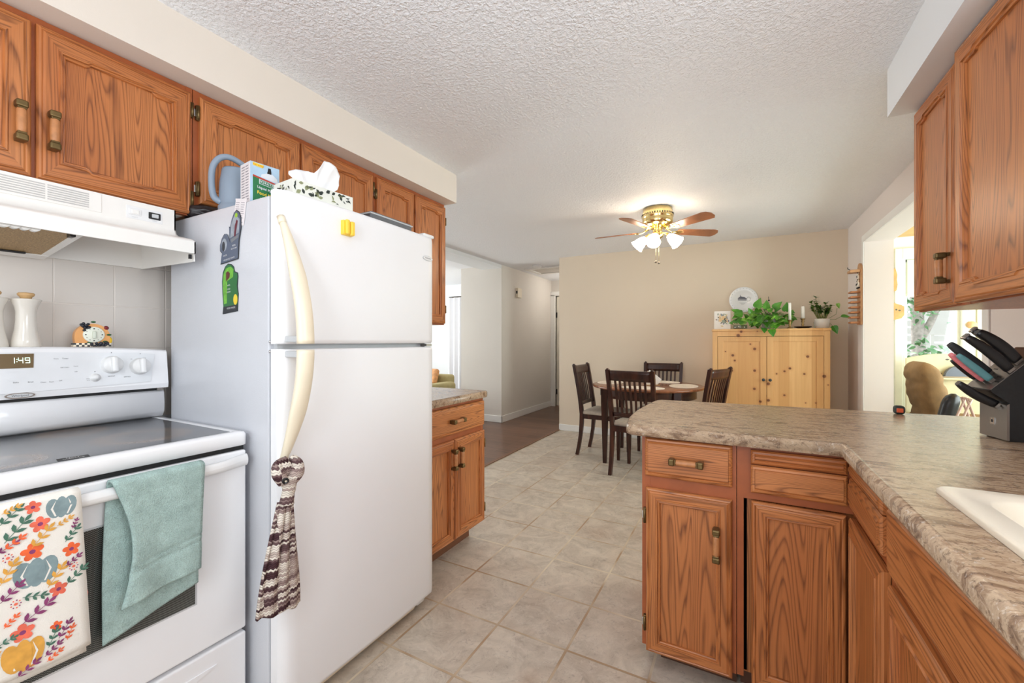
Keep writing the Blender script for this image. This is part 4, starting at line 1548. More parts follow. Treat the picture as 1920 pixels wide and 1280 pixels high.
for (y, z, L, a, m) in ((0.284, 0.818, 0.05, 0.9, PGR), (0.376, 0.680, 0.04, 0.7, PGR), (0.276, 0.852, 0.04, 0.8, PGR), (0.310, 0.667, 0.034, -0.3, PGR), (0.338, 0.559, 0.035, 1.2, PGR), (0.369, 0.778, 0.034, 0.9, PGR), (0.268, 0.59, 0.03, 0.3, PGR),
                        (0.321, 0.790, 0.045, 0.9, PY), (0.343, 0.694, 0.045, 1.0, PY), (0.273, 0.733, 0.045, 1.1, PY), (0.357, 0.812, 0.026, 0.5, PY), (0.277, 0.866, 0.026, 0.4, PY),
                        (0.314, 0.630, 0.05, 0.6, PPL), (0.357, 0.567, 0.034, 1.0, PPL), (0.277, 0.690, 0.04, 0.8, PPL), (0.338, 0.535, 0.03, 0.6, PPL), (0.30, 0.515, 0.035, 0.6, PPL), (0.374, 0.80, 0.02, 1.2, PPL), (0.371, 0.717, 0.028, 0.6, PPL), (0.272, 0.788, 0.03, 0.5, PPL),
                        (0.281, 0.794, 0.032, 0.6, POR), (0.366, 0.554, 0.028, 1.2, POR), (0.277, 0.63, 0.026, 0.8, POR), (0.340, 0.520, 0.026, 0.5, POR), (0.23, 0.75, 0.05, 0.8, PGR), (0.19, 0.66, 0.05, 1.0, PPL), (0.24, 0.56, 0.04, 0.6, PY), (0.20, 0.87, 0.03, 0.5, PPL)):
    sprig(y, z, L, a, m)
for (y, z) in ((0.273, 0.766), (0.372, 0.7035), (0.284, 0.664)):
    for k in range(9):
        a = 2 * math.pi * k / 9
        decal(ell(y + 0.007 * math.cos(a), z + 0.008 * math.sin(a), 0.0013, 0.0016, 6), PC if k % 2 else PPL)
    decal(ell(y, z, 0.003, 0.003, 8), PC)
solo('tea_towel', b, 'white tea towel printed with pumpkins and autumn flowers', 'towel', (-1.37, 0.26, 0.86))

# ---------------- things on the range's backguard


def shaker(y, label):
    t_ = thing('ceramic_shaker', label, 'shaker', (-1.985, y, 1.2025), 'ceramic shakers on the range')
    part(t_, 'jar', MB().lathe([(0.0, 0.0), (0.032, 0.0), (0.034, 0.003), (0.031, 0.022), (0.025, 0.055), (0.0225, 0.085), (0.0225, 0.112), (0.026, 0.128), (0.033, 0.146), (0.034, 0.150), (0.031, 0.1515), (0.0, 0.151)],
                              (-1.985, y, 1.2025), CERAM, 32))
    part(t_, 'stopper', MB().lathe([(0.0, 0.151), (0.013, 0.151), (0.013, 0.157), (0.018, 0.162), (0.0195, 0.167), (0.017, 0.171), (0.0, 0.173)], (-1.985, y, 1.2025), WOODK, 24), 'light wood stopper')
    return t_


shaker(0.439, 'cream waisted ceramic shaker nearer the fruit timer on the range')
shaker(0.370, 'cream waisted ceramic shaker at the left edge of the photo')
t = thing('kitchen_timer', 'round-topped yellow kitchen timer decorated with fruit on the range', 'timer', (-1.985, 0.592, 1.2025))
FT = frame((-1.985, 0.592, 1.2025 - 0.003), (0.12, 0.993, 0), (0.993, -0.12, 0))
arch = [(-0.042, 0.010), (0.042, 0.010), (0.044, 0.030)] + [(0.044 * math.cos(R(a)), 0.040 + 0.042 * math.sin(R(a))) for a in range(0, 181, 12)] + [(-0.044, 0.030)]
TMB = plain('timer_amber', (218, 152, 80), 0.4, var=0.1)
b = MB().prism(arch, FT, -0.018, 0.016, TMB)
part(t, 'body', b)
b = MB()
CK, CW = plain('check_black', (26, 26, 28), 0.4), plain('check_cream', (236, 224, 200), 0.4)
for i in range(14):
    for j in range(2):
        u = -0.047 + i * 0.0067
        b.prism([(u, 0.003 + j * 0.006), (u + 0.0067, 0.003 + j * 0.006), (u + 0.0067, 0.009 + j * 0.006), (u, 0.009 + j * 0.006)], FT, -0.02, 0.019, CK if (i + j) % 2 else CW)
part(t, 'chequered_base', b, 'black and cream chequered base')
b = MB()
o = FT(0, 0, 0)
n_ = FT(0, 0, 1) - o
b.lathe([(0.0275, 0.016), (0.0275, 0.019), (0.025, 0.0205), (0, 0.021)], FT(0.003, 0.044, 0), plain('timer_dial', (226, 228, 214), 0.35), 32, n_)
for k in range(12):
    a = 2 * math.pi * k / 12
    rr = 0.0022 if k % 3 == 0 else 0.0011
    b.prism([(0.003 + 0.0205 * math.cos(a) + rr * math.cos(q), 0.044 + 0.0205 * math.sin(a) + rr * math.sin(q)) for q in [2 * math.pi * i / 8 for i in range(8)]], FT, 0.0205, 0.0213, CK)
ax = (FT(1, 0, 0) - o, FT(0, 1, 0) - o, n_)
b.obox(FT(0.003, 0.044, 0.025), ax, (0.0045, 0.0135, 0.005), plain('timer_grip', (206, 212, 196), 0.35), 0.003, 2)
part(t, 'dial', b, 'pale dial with a raised grip')
GRAPE = plain('grape_black', (34, 36, 46), 0.3)
rg = random.Random(3)
b = MB()
for k in range(16):
    b.sph(FT(-0.030 + 0.024 * rg.random() + 0.002, 0.058 + 0.024 * rg.random(), 0.014 + 0.006 * rg.random()), 0.0045, GRAPE)
part(t, 'grapes', b, 'moulded black grapes')
b = MB()
for k in range(20):
    b.sph(FT(-0.004 + 0.042 * rg.random(), 0.006 + 0.011 * rg.random(), 0.019 + 0.004 * rg.random()), 0.0042, GRAPE, 1.3)
part(t, 'grapes', b, 'moulded black grapes')
part(t, 'cherry', MB().sph(FT(0.035, 0.068, 0.012), 0.0075, plain('cherry_red', (120, 26, 34), 0.25)), 'red moulded cherry')
part(t, 'lemon', MB().sph(FT(0.044, 0.024, 0.008), 0.009, plain('lemon_yellow', (240, 196, 40), 0.35), 0.8, 0.9, 1.5), 'yellow moulded lemon')
LG = plain('timer_leaf', (44, 92, 50), 0.4)
for (u, v) in ((0.042, 0.044), (-0.008, 0.016), (0.032, 0.020), (0.002, 0.088)):
    part(t, 'leaf', MB().sph(FT(u, v, 0.016), 0.007, LG, 0.5, 1.0, 0.5), 'green moulded leaf')

# ================================================================== REFRIGERATOR
t = thing('refrigerator', 'white top-freezer refrigerator standing between the range and the short worktop', 'refrigerator', (-1.6, 1.18, 0))
FY0, FY1 = 0.805, 1.558
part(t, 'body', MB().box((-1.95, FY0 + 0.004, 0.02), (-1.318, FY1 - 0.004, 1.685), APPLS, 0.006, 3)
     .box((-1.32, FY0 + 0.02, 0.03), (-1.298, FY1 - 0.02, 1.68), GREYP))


def fdoor(z0, z1):
    mb = MB()
    n = 26
    ix = mb.mi(FRDG)
    rows = []
    for i in range(n + 1):
        u = i / n
        y = FY0 + (FY1 - FY0) * u
        e = min(u, 1 - u) * (FY1 - FY0)
        edge = 0.0 if e > 0.022 else 0.020 * (1 - math.sqrt(max(0.0, 1 - ((0.022 - e) / 0.022) ** 2)))
        bow = 0.010 * (1 - (2 * u - 1) ** 2)
        rows.append((y, -1.250 + bow - edge))
    prof = []
    for y, x in rows:
        prof.append([mb.bm.verts.new(p) for p in ((-1.300, y, z0), (x - 0.010, y, z0), (x - 0.002, y, z0 + 0.005), (x, y, z0 + 0.016), (x, y, z1 - 0.016), (x - 0.002, y, z1 - 0.005), (x - 0.010, y, z1), (-1.300, y, z1))])
    for A, C_ in zip(prof, prof[1:]):
        for k in range(8):
            f = mb.bm.faces.new([A[k], A[(k + 1) % 8], C_[(k + 1) % 8], C_[k]])
            f.material_index = ix
            f.smooth = k in (1, 2, 3, 4, 5)
    mb.bm.faces.new(prof[0])
    mb.bm.faces.new(list(reversed(prof[-1])))
    return mb


fz = part(t, 'freezer_door', fdoor(1.212, 1.698))
fd = part(t, 'refrigerator_door', fdoor(0.062, 1.196))


def fhandle(z_end, z_mid):
    """half of the bow: thin at the end on the door, proud at the gap between the doors"""
    mb = MB()
    n = 30
    pts_ = []
    ix = mb.mi(CREAM)
    rings = []
    for i in range(n + 1):
        s_ = i / n
        z = z_end + (z_mid - z_end) * s_
        q = math.sin(s_ * math.pi / 2)
        x = -1.256 + 0.092 * q ** 0.9
        y = 0.812 + 0.018 * q
        wy = 0.007 + 0.0195 * min(1.0, s_ * 2.2) ** 0.8
        th = 0.011 + 0.008 * q
        ring = []
        for k in range(14):
            a = 2 * math.pi * k / 14
            ring.append(mb.bm.verts.new((x + th * math.cos(a) * (1 if math.cos(a) > 0 else 1.3), y + wy * math.sin(a), z)))
        rings.append(ring)
    for A, C_ in zip(rings, rings[1:]):
        for k in range(14):
            f = mb.bm.faces.new([A[k], A[(k + 1) % 14], C_[(k + 1) % 14], C_[k]])
            f.material_index = ix
            f.smooth = True
    mb.bm.faces.new(rings[0])
    mb.bm.faces.new(list(reversed(rings[-1])))
    # mounting foot at the end and bracket by the gap
    mb.tube([(-1.262, 0.813, z_end - (z_mid - z_end) * 0.02), (-1.250, 0.812, z_end + (z_mid - z_end) * 0.04)], 0.012, CREAM, 14)
    s2 = 0.012 if z_mid > z_end else -0.012
    mb.box((-1.25, 0.818, z_mid - 2 * s2), (-1.165, 0.838, z_mid - s2 * 0.4), GREYP, 0.003)
    return mb


part(fz, 'handle', fhandle(1.602, 1.213), 'aged cream bow handle, upper half')
part(fd, 'handle', fhandle(0.838, 1.195), 'aged cream bow handle, lower half')
b = MB()
FG = frame((-1.2470, 1.497, 1.596), (-0.022, 0.9998, 0), (0.9998, 0.022, 0))
el = [(0.034 * math.cos(2 * math.pi * k / 28), 0.011 * math.sin(2 * math.pi * k / 28)) for k in range(28)]
b.prism(el, FG, 0, 0.003, GREYP)
b.prism([(u * 0.9, v * 0.8) for u, v in el], FG, 0.003, 0.0036, PLAST)
b.text('FRIGIDAIRE', 0.0085, FG, DARKT, 0.0040)
part(fz, 'badge', b, 'small oval badge')
b = MB().box((-1.33, FY1 - 0.075, 1.697), (-1.255, FY1 - 0.002, 1.712), PLAST, 0.006, 3)
part(t, 'hinge_cover', b)
part(t, 'centre_hinge', MB().box((-1.315, FY1 - 0.05, 1.198), (-1.262, FY1 - 0.012, 1.210), STEEL, 0.001), 'steel hinge between the doors')
b = MB().box((-1.33, FY0 + 0.02, 0.012), (-1.292, FY1 - 0.09, 0.055), CREAM, 0.008)
part(t, 'toe_grille', b, 'cream toe grille')
part(t, 'grille_end', MB().box((-1.31, FY1 - 0.088, 0.02), (-1.285, FY1 - 0.035, 0.06), PLAST, 0.008))
for y in (FY0 + 0.05, FY1 - 0.05):
    for x in (-1.36, -1.90):
        part(t, 'foot', MB().lathe([(0, 0), (0.018, 0), (0.018, 0.03), (0, 0.03)], (x, y, 0), BLKP, 10))
for z in (1.188, 1.219):
    part(t, 'screw', MB().lathe([(0.0045, 0), (0.0045, 0.003), (0, 0.005)], (-1.309, FY0 + 0.004, z), CHROME, 12, (0, -1, 0)), 'small chrome screw')

# knitted towel buttoned round the lower handle
t = thing('knit_towel', 'striped knit towel in plum and cream buttoned round the refrigerator handle', 'towel', (-1.19, 0.80, 0.80))


def knit_fn(u, v):
    """v 0 hem .. 1 gathered neck, u across"""
    z = 0.425 - 0.022 * (1 - u) * 0.0 + v * 0.315
    k = v ** 1.5
    yc = 0.772 + 0.018 * v
    half = 0.068 * (1 - k) + 0.020 * k
    y = yc + half * (2 * u - 1)
    fold = 0.0075 * math.cos(2 * math.pi * (u * 3.6 + 0.1)) * (0.4 + 0.6 * v)
    x = -1.196 + fold - 0.012 * (2 * u - 1) ** 2
    zz = z - (1 - v) * 0.020 * (u - 0.15) + 0.004 * (1 - v) * math.sin(14 * u)
    return (x, y, zz)


b = MB().sheet(knit_fn, 44, 40, KNIT, 0.010)
part(t, 'towel_body', b)
b = MB()
b.tube([(-1.196, 0.789, 0.735), (-1.192, 0.791, 0.765), (-1.188, 0.792, 0.785), (-1.19, 0.790, 0.812)], [0.021, 0.0175, 0.019, 0.026], KNIT, 16)
b.tube([(-1.19, 0.776, 0.803), (-1.195, 0.762, 0.83), (-1.21, 0.770, 0.852), (-1.215, 0.80, 0.862)], [0.017, 0.018, 0.014, 0.010], KNIT, 12)
b.tube([(-1.185, 0.797, 0.803), (-1.18, 0.812, 0.825), (-1.19, 0.820, 0.848), (-1.215, 0.818, 0.862)], [0.017, 0.020, 0.016, 0.010], KNIT, 12)
b.sph((-1.200, 0.792, 0.835), 0.026, KNIT, 0.5, 1.0, 1.0)
part(t, 'loop', b)
b = MB()
b.lathe([(0.0, 0.003), (0.006, 0.003), (0.0085, 0.006), (0.0095, 0.003), (0.0095, 0.0), (0.0, 0.0)], (-1.172, 0.769, 0.812), BLKP, 20, (0.94, -0.34, 0))
b.box((-1.170, 0.766, 0.8105), (-1.166, 0.770, 0.8135), CREAM)
part(t, 'button', b, 'round black button')

# magnets and paper on the refrigerator
b = MB()
YEL = plain('yellow_plastic', (248, 208, 70), 0.35)
b.box((-1.244, 1.021, 1.598), (-1.228, 1.066, 1.650), YEL, 0.003)
b.box((-1.229, 1.027, 1.600), (-1.217, 1.042, 1.652), YEL, 0.004).box((-1.229, 1.045, 1.597), (-1.214, 1.062, 1.648), YEL, 0.005)
solo('magnet_clip', b, 'yellow plastic magnetic clip on the white freezer door', 'magnet', (-1.23, 1.043, 1.62))
FSD = frame((0, FY0 + 0.0035, 0), (1, 0, 0), (0, -1, 0))
MG, MG2, MGD = plain('magnet_slate', (86, 96, 116), 0.5, var=0.1), plain('magnet_pale_grey', (150, 158, 168), 0.5, var=0.2, scale=60), plain('magnet_outline', (44, 48, 56), 0.5)


def outl(poly, k):
    cx_ = sum(p[0] for p in poly) / len(poly)
    cz_ = sum(p[1] for p in poly) / len(poly)
    out = []
    for x, z in poly:
        d = math.hypot(x - cx_, z - cz_)
        out.append((x + (x - cx_) / d * k, z + (z - cz_) / d * k))
    return out


b = MB()
m1 = [(-1.588, 1.490), (-1.484, 1.500), (-1.480, 1.56), (-1.468, 1.60), (-1.467, 1.632), (-1.477, 1.652), (-1.493, 1.661), (-1.508, 1.652), (-1.521, 1.632), (-1.530, 1.607), (-1.536, 1.610), (-1.534, 1.585),
      (-1.530, 1.556), (-1.537, 1.572), (-1.549, 1.588), (-1.563, 1.590), (-1.578, 1.577), (-1.590, 1.556), (-1.590, 1.536), (-1.578, 1.527), (-1.582, 1.516)]
FS1 = frame((0, FY0 + 0.0018, 0), (1, 0, 0), (0, -1, 0))
b.prism(outl(m1, 0.003), FS1, 0, 0.0015, MGD)
b.prism(m1, FS1, 0.0015, 0.0018, MG)
b.prism([(-1.528, 1.572), (-1.478, 1.585), (-1.472, 1.63), (-1.50, 1.650), (-1.522, 1.62)], FS1, 0.0018, 0.0020, MG2)
b.prism([(-1.520, 1.555), (-1.480, 1.570), (-1.478, 1.58), (-1.525, 1.567)], FS1, 0.0018, 0.0022, plain('magnet_grey', (118, 122, 128), 0.5))
b.prism(ell(-1.492, 1.645, 0.008, 0.008), FS1, 0.0018, 0.0023, plain('magnet_lime', (150, 190, 60), 0.5))
b.prism([(-1.505, 1.575), (-1.497, 1.575), (-1.482, 1.625), (-1.490, 1.630), (-1.500, 1.61)], FS1, 0.0020, 0.0025, plain('magnet_wine', (96, 34, 50), 0.5))
b.prism(ell(-1.565, 1.553, 0.016, 0.022), FS1, 0.0018, 0.0022, MG2)
b.prism(ell(-1.569, 1.548, 0.009, 0.017), FS1, 0.0022, 0.0026, MGD)
for (x, z, s_, sz) in ((-1.535, 1.502, 'HOUSEHOLD WASTE', 0.007), (-1.505, 1.545, 'NON-', 0.008), (-1.505, 1.535, 'RECYCLABLE', 0.006), (-1.56, 1.515, 'WASTE', 0.007)):
    b.text(s_, sz, frame((x, FY0 + 0.0018, z), (1, 0, 0.09), (0, -1, 0)), PLAST, 0.0024)
solo('fridge_magnet', b, 'grey die-cut flat magnet, upper one on the refrigerator side', 'magnet', (-1.53, FY0, 1.57), 'die-cut magnets on the refrigerator side')
b = MB()
m2 = [(-1.578, 1.330), (-1.489, 1.338), (-1.488, 1.365), (-1.486, 1.395), (-1.492, 1.42), (-1.488, 1.45), (-1.490, 1.463), (-1.508, 1.468), (-1.512, 1.484), (-1.527, 1.494), (-1.545, 1.497), (-1.562, 1.489), (-1.576, 1.470), (-1.580, 1.44), (-1.578, 1.40), (-1.573, 1.355)]
FS2 = frame((0, FY0 + 0.0035, -0.013), (1, 0, 0), (0, -1, 0))
b.prism(outl(m2, 0.003), FS2, 0, 0.0015, MGD)
b.prism(m2, FS2, 0.0015, 0.0018, plain('magnet_dark_green', (46, 112, 62), 0.5, var=0.1))
b.prism([(-1.570, 1.362), (-1.553, 1.364), (-1.55, 1.44), (-1.515, 1.452), (-1.512, 1.478), (-1.530, 1.489), (-1.558, 1.484), (-1.573, 1.465), (-1.576, 1.43)], FS2, 0.0018, 0.0021, plain('magnet_bright_green', (110, 176, 64), 0.5, var=0.25, scale=70))
b.prism([(-1.556, 1.44), (-1.535, 1.452), (-1.533, 1.466), (-1.545, 1.474), (-1.556, 1.470)], FS2, 0.0021, 0.0024, plain('magnet_brown', (96, 50, 44), 0.5))
b.prism([(-1.578, 1.330), (-1.489, 1.338), (-1.489, 1.358), (-1.574, 1.352)], FS2, 0.0018, 0.0022, MGD)
b.prism(ell(-1.500, 1.375, 0.012, 0.018), FS2, 0.0018, 0.0024, plain('magnet_yellow', (236, 206, 60), 0.5))
for (x, z, s_, sz) in ((-1.525, 1.347, 'FOOD WASTE', 0.008), (-1.540, 1.412, 'FOOD', 0.007), (-1.540, 1.402, 'SCRAPS', 0.007), (-1.540, 1.425, 'GREEN', 0.006)):
    b.text(s_, sz, frame((x, FY0 + 0.0035, z - 0.013), (1, 0, 0.06), (0, -1, 0)), PLAST, 0.0027)
solo('fridge_magnet', b, 'green die-cut flat magnet, lower one on the refrigerator side', 'magnet', (-1.53, FY0, 1.42), 'die-cut magnets on the refrigerator side')
b = MB()
PAP = plain('paper', (226, 220, 222), 0.8)
FN = frame((-1.475, FY0 + 0.003, 1.650), (0.985, 0, -0.17), (0, -1, 0), up=(0.17, 0, 0.985))
b.prism([(-0.034, -0.040), (0.030, -0.040), (0.032, 0.042), (-0.032, 0.042)], FN, 0.0003, 0.0008, PAP)
b.prism([(-0.032, 0.042), (0.032, 0.042), (0.033, 0.048), (-0.033, 0.048)], FN, 0.0003, 0.0014, PAP)
INK = plain('faint_ink', (150, 146, 152), 0.8)
for k in range(10):
    for (u0, u1) in ((-0.028, -0.004 - 0.008 * rnd.random()), (0.002, 0.024 - 0.01 * rnd.random())):
        z = 0.034 - k * 0.0072
        b.prism([(u0, z), (u1, z), (u1, z + 0.002), (u0, z + 0.002)], FN, 0.0008, 0.0010, INK)
solo('paper_note', b, 'small printed paper note at the top of the refrigerator side', 'note', (-1.475, FY0, 1.65))

# ---------------- on top of the refrigerator
ZT = 1.686
WC = plain('blue_grey_plastic', (134, 148, 164), 0.45, var=0.05)
t = thing('watering_can', 'blue-grey plastic watering can on top of the refrigerator', 'watering can', (-1.66, 0.905, ZT))
b = MB()
b.lathe([(0.0, 0.0), (0.062, 0.0), (0.066, 0.006), (0.067, 0.03), (0.062, 0.036), (0.060, 0.042), (0.064, 0.06), (0.062, 0.12), (0.055, 0.168), (0.052, 0.174), (0.050, 0.172), (0.05, 0.165), (0.056, 0.06), (0.0, 0.05)], (-1.66, 0.905, ZT), WC, 32, sx=0.9)
part(t, 'can_body', b)
b = MB()
b.tube([(-1.675, 0.852, ZT + 0.045), (-1.685, 0.833, ZT + 0.06), (-1.685, 0.824, ZT + 0.10), (-1.68, 0.824, ZT + 0.16), (-1.67, 0.838, ZT + 0.197), (-1.66, 0.865, ZT + 0.213), (-1.655, 0.90, ZT + 0.207), (-1.652, 0.935, ZT + 0.188), (-1.65, 0.955, ZT + 0.165)],
       [0.012, 0.0115, 0.0105, 0.0105, 0.0105, 0.0105, 0.0105, 0.0105, 0.011], WC, 14)
part(t, 'handle', b)
b = MB()
b.tube([(-1.655, 0.95, ZT + 0.03), (-1.65, 1.0, ZT + 0.075), (-1.645, 1.06, ZT + 0.125), (-1.642, 1.085, ZT + 0.135)], [0.018, 0.013, 0.010, 0.012], WC, 14)
part(t, 'spout', b)
t = thing('plant_food_box', 'blue and white plant food carton on the refrigerator by the watering can', 'box', (-1.475, 0.865, ZT))
FX = frame((-1.465, 0.842, ZT), (0.12, 0.993, 0), (0.993, -0.12, 0))     # printed front
PBW, PBB, PGn = plain('carton_white', (222, 226, 232), 0.4), plain('carton_pale_blue', (176, 204, 226), 0.4, var=0.12, scale=14), plain('carton_green', (38, 118, 72), 0.4)
b = MB()
b.prism([(-0.006, 0), (0.090, 0), (0.090, 0.150), (-0.006, 0.150)], FX, -0.075, 0.0, PBW, PBB)
part(t, 'carton', b)
b = MB()
lo_ = frame((-1.465, 0.842, ZT), (0.12, 0.993, 0), (0.993, -0.12, 0))
b.prism([(0.002, 0.0), (0.088, 0.0), (0.088, 0.088), (0.002, 0.100)], FX, 0.0, 0.0005, PGn)
b.prism([(0.002, 0.100), (0.088, 0.088), (0.088, 0.093), (0.002, 0.106)], FX, 0.0, 0.0008, plain('carton_red', (186, 60, 42), 0.4))
b.prism([(0.028, 0.104), (0.030, 0.114), (0.052, 0.124), (0.064, 0.124), (0.082, 0.112), (0.086, 0.096)], FX, 0.0, 0.0010, PBW)
b.prism([(0.048, 0.122), (0.062, 0.122), (0.062, 0.130), (0.060, 0.142), (0.052, 0.142), (0.050, 0.130)], FX, 0.0, 0.0014, BLKP)
b.prism([(0.002, 0.138), (0.034, 0.136), (0.038, 0.146), (0.002, 0.148)], FX, 0.0, 0.0012, plain('carton_yellow', (244, 208, 60), 0.4))
b.text('Fast acting', 0.008, lambda u, v, d: FX(0.019 + u, 0.142 + v, d), plain('print_red', (190, 70, 40), 0.5), 0.0014)
b.prism([(0.022, 0.080), (0.070, 0.074), (0.070, 0.090), (0.022, 0.096)], FX, 0.0005, 0.0010, PBW)
b.prism([(0.0235, 0.0815), (0.0685, 0.0758), (0.0685, 0.0885), (0.0235, 0.0942)], FX, 0.0008, 0.0013, PGn)
tl = lambda u0, v0: (lambda u, v, d: FX(u0 + u, v0 + v - 0.13 * u, d))
b.text('SCHULTZ', 0.0105, tl(0.046, 0.085), PBW, 0.0017, bold=0.0002)
b.text('Liquid Plant', 0.0125, tl(0.045, 0.064), PBW, 0.0014, bold=0.0003)
b.text('Food Plus', 0.015, tl(0.045, 0.045), plain('print_yellow', (246, 216, 70), 0.5), 0.0014, bold=0.0003)
b.text('10-15-10', 0.012, tl(0.045, 0.025), PBW, 0.0014)
part(t, 'front_print', b, 'green label with white and yellow lettering')
b = MB()
FXs = lambda u, v, d=0.0: FX(-0.006 - d, v, -0.075 + u)
b.prism([(0.006, 0.006), (0.069, 0.006), (0.069, 0.145), (0.006, 0.145)], FXs, 0, 0.0004, PAP)
for k in range(13):
    for q in (0, 1):
        u0 = 0.010 + q * 0.030
        z = 0.135 - k * 0.0095
        b.prism([(u0, z), (u0 + 0.018 + 0.008 * rnd.random(), z), (u0 + 0.024, z + 0.0035), (u0, z + 0.0035)], FXs, 0.0004, 0.0007, INK)
part(t, 'side_print', b, 'white side panel of small text')
t = thing('tissue_box', 'leaf-patterned tissue box on the front edge of the refrigerator top', 'tissue box', (-1.35, 0.98, ZT))
TBW = plain('tissue_carton', (226, 228, 220), 0.5)
FTX = frame((-1.272, 0.86, 1.699), (0.08, 0.997, 0), (0.997, -0.08, 0))
b = MB()
b.prism([(0, 0), (0.225, 0), (0.225, 0.050), (0, 0.050)], FTX, -0.115, 0.0, TBW)
TPB = plain('tissue_print_black', (44, 52, 48), 0.5)
TPG = plain('tissue_print_sage', (140, 146, 110), 0.5)
rp = random.Random(5)
for k in range(46):
    u, v, a = rp.uniform(0.008, 0.217), rp.uniform(0.006, 0.044), rp.uniform(0, 6.28)
    L = rp.uniform(0.012, 0.022)
    ok = all(0.001 < p[0] < 0.224 and 0.001 < p[1] < 0.049 for p in leafp(u, v, L, L * .3, a))
    if ok:
        m_ = TPB if k % 3 else TPG
        for hs in (1, -1):
            pl = leafp(u, v, L, L * .3, a)
            half = [pl[0]] + (pl[1:3] if hs > 0 else [pl[5], pl[4]]) + [pl[3]]
            mid = [((p[0] + L * (0.05) * 0), p[1]) for p in half]
            if hs > 0 or k % 2:
                b.face([FTX(x, y, 0.0006) for x, y in mid], m_)
for k in range(26):
    u, v, a = rp.uniform(0.012, 0.20), rp.uniform(-0.10, -0.02), rp.uniform(0, 6.28)
    L = rp.uniform(0.012, 0.02)
    b.face([FTX(x, 0.0506, y) for x, y in leafp(u, v, L, L * .25, a)], TPB if k % 3 else TPG)
    u2, v2 = rp.uniform(-0.10, -0.02), rp.uniform(0.008, 0.04)
    b.face([FTX(-0.0006, y, x) for x, y in leafp(u2, v2, L * .7, L * .2, a)], TPB if k % 3 else TPG)
part(t, 'carton', b)
b = MB()


TOPC = [(-0.040, 0.030), (-0.034, 0.046), (-0.012, 0.058), (0.015, 0.064), (0.036, 0.068), (0.044, 0.060), (0.055, 0.078), (0.076, 0.112), (0.097, 0.114), (0.120, 0.104), (0.142, 0.080), (0.134, 0.042), (0.114, 0.016)]


def tissue(u, v, dep):
    q = u * (len(TOPC) - 1)
    i = min(int(q), len(TOPC) - 2)
    f_ = q - i
    ta, tz = TOPC[i][0] * (1 - f_) + TOPC[i + 1][0] * f_, TOPC[i][1] * (1 - f_) + TOPC[i + 1][1] * f_
    ba = 0.028 + 0.050 * u
    k = v ** 0.8
    a_ = ba + (ta - ba) * k
    z = -0.012 + (tz + 0.012) * v
    fold = dep + 0.010 * v * math.sin(11 * u + 2.0 * v) + 0.006 * v * math.sin(23 * u - 3 * v) - 0.02 * v * v * math.cos(3.2 * u)
    return tuple(FTX(0.062 + a_, 0.052 + z, -0.058 + fold))


TSP = plain('tissue_paper', (240, 240, 242), 0.9)
b.sheet(lambda u, v: tissue(u, v, 0.006), 60, 12, TSP, 0.0008)
b.sheet(lambda u, v: tissue(1 - u * 0.9, v * 0.82, -0.012), 60, 12, TSP, 0.0008)
part(t, 'tissue', b, 'crumpled white tissue')
b = MB().box((-1.47, 1.22, ZT + 0.014), (-1.305, 1.46, ZT + 0.062), plain('dark_tray_grey', (96, 98, 102), 0.4), 0.008, 3)
b.box((-1.475, 1.215, ZT + 0.050), (-1.303, 1.465, ZT + 0.056), plain('tray_rim_light', (196, 198, 200), 0.35), 0.002)
b.box((-1.47, 1.22, ZT + 0.0005), (-1.305, 1.46, ZT + 0.016), plain('dark_tray_foot', (60, 62, 66), 0.5), 0.004)
solo('flat_tin', b, 'flat dark grey tin lying on the refrigerator right of the tissue box', 'tin', (-1.35, 1.34, ZT))
b = MB()
tb = bmesh.new()
bmesh.ops.create_icosphere(tb, subdivisions=4, radius=1.0)
rb = random.Random(2)
ph = [(rb.uniform(3, 9), V((rb.uniform(-1, 1), rb.uniform(-1, 1), rb.uniform(-1, 1))).normalized(), rb.uniform(0, 6)) for _ in range(9)]
for v in tb.verts:
    q = 1 + sum(0.06 * abs(math.sin(f_ * v.co.dot(d_) + p_)) for f_, d_, p_ in ph) - 0.2
    v.co = V((-1.842 + 0.06 * v.co.x * q, 0.885 + 0.07 * v.co.y * q, max(ZT + 0.001, ZT + 0.026 + 0.034 * v.co.z * q)))
b.merge(tb, plain('black_film', (34, 28, 30), 0.35), True)
solo('plastic_bag', b, 'crumpled black bag behind the watering can on the refrigerator', 'bag', (-1.842, 0.885, ZT))

# ================================================================== KNIFE BLOCK on the worktop
ZC = 0.9142
t = thing('knife_block', 'black slanted knife block with a steel front on the right worktop', 'knife block', (0.77, 1.91, ZC))
KB = V((0.705, 1.90, ZC))
kf, ks = V((-0.986, -0.167, 0)), V((0.167, -0.986, 0))
el_ = R(44)
kn = kf * math.cos(el_) + Z_ * math.sin(el_)
ku = -kf * math.sin(el_) + Z_ * math.cos(el_)
nose_ = KB + kf * 0.040 + Z_ * 0.155
FKS = lambda f_, z, d=0.0: KB + kf * f_ + Z_ * z + ks * d     # side profile: forward, up, sideways
top_b = nose_ + ku * 0.185
tb_f, tb_z = (top_b - KB).dot(kf), (top_b - KB).z
b = MB()
b.prism([(-0.16, 0.008), (-0.004, 0.008), (-0.004, 0.118), (0.034, 0.148), (0.040, 0.155), (tb_f, tb_z), (-0.17, tb_z - 0.05)], FKS, -0.055, 0.057, BLKS)
b.prism([(-0.15, 0.0), (-0.01, 0.0), (-0.01, 0.008), (-0.15, 0.008)], FKS, -0.045, 0.047, BLKP)
part(t, 'block_body', b)
b = MB()
b.prism([(-0.004, 0.004), (0.002, 0.004), (0.002, 0.112), (-0.004, 0.116)], FKS, -0.056, 0.058, STEEL)
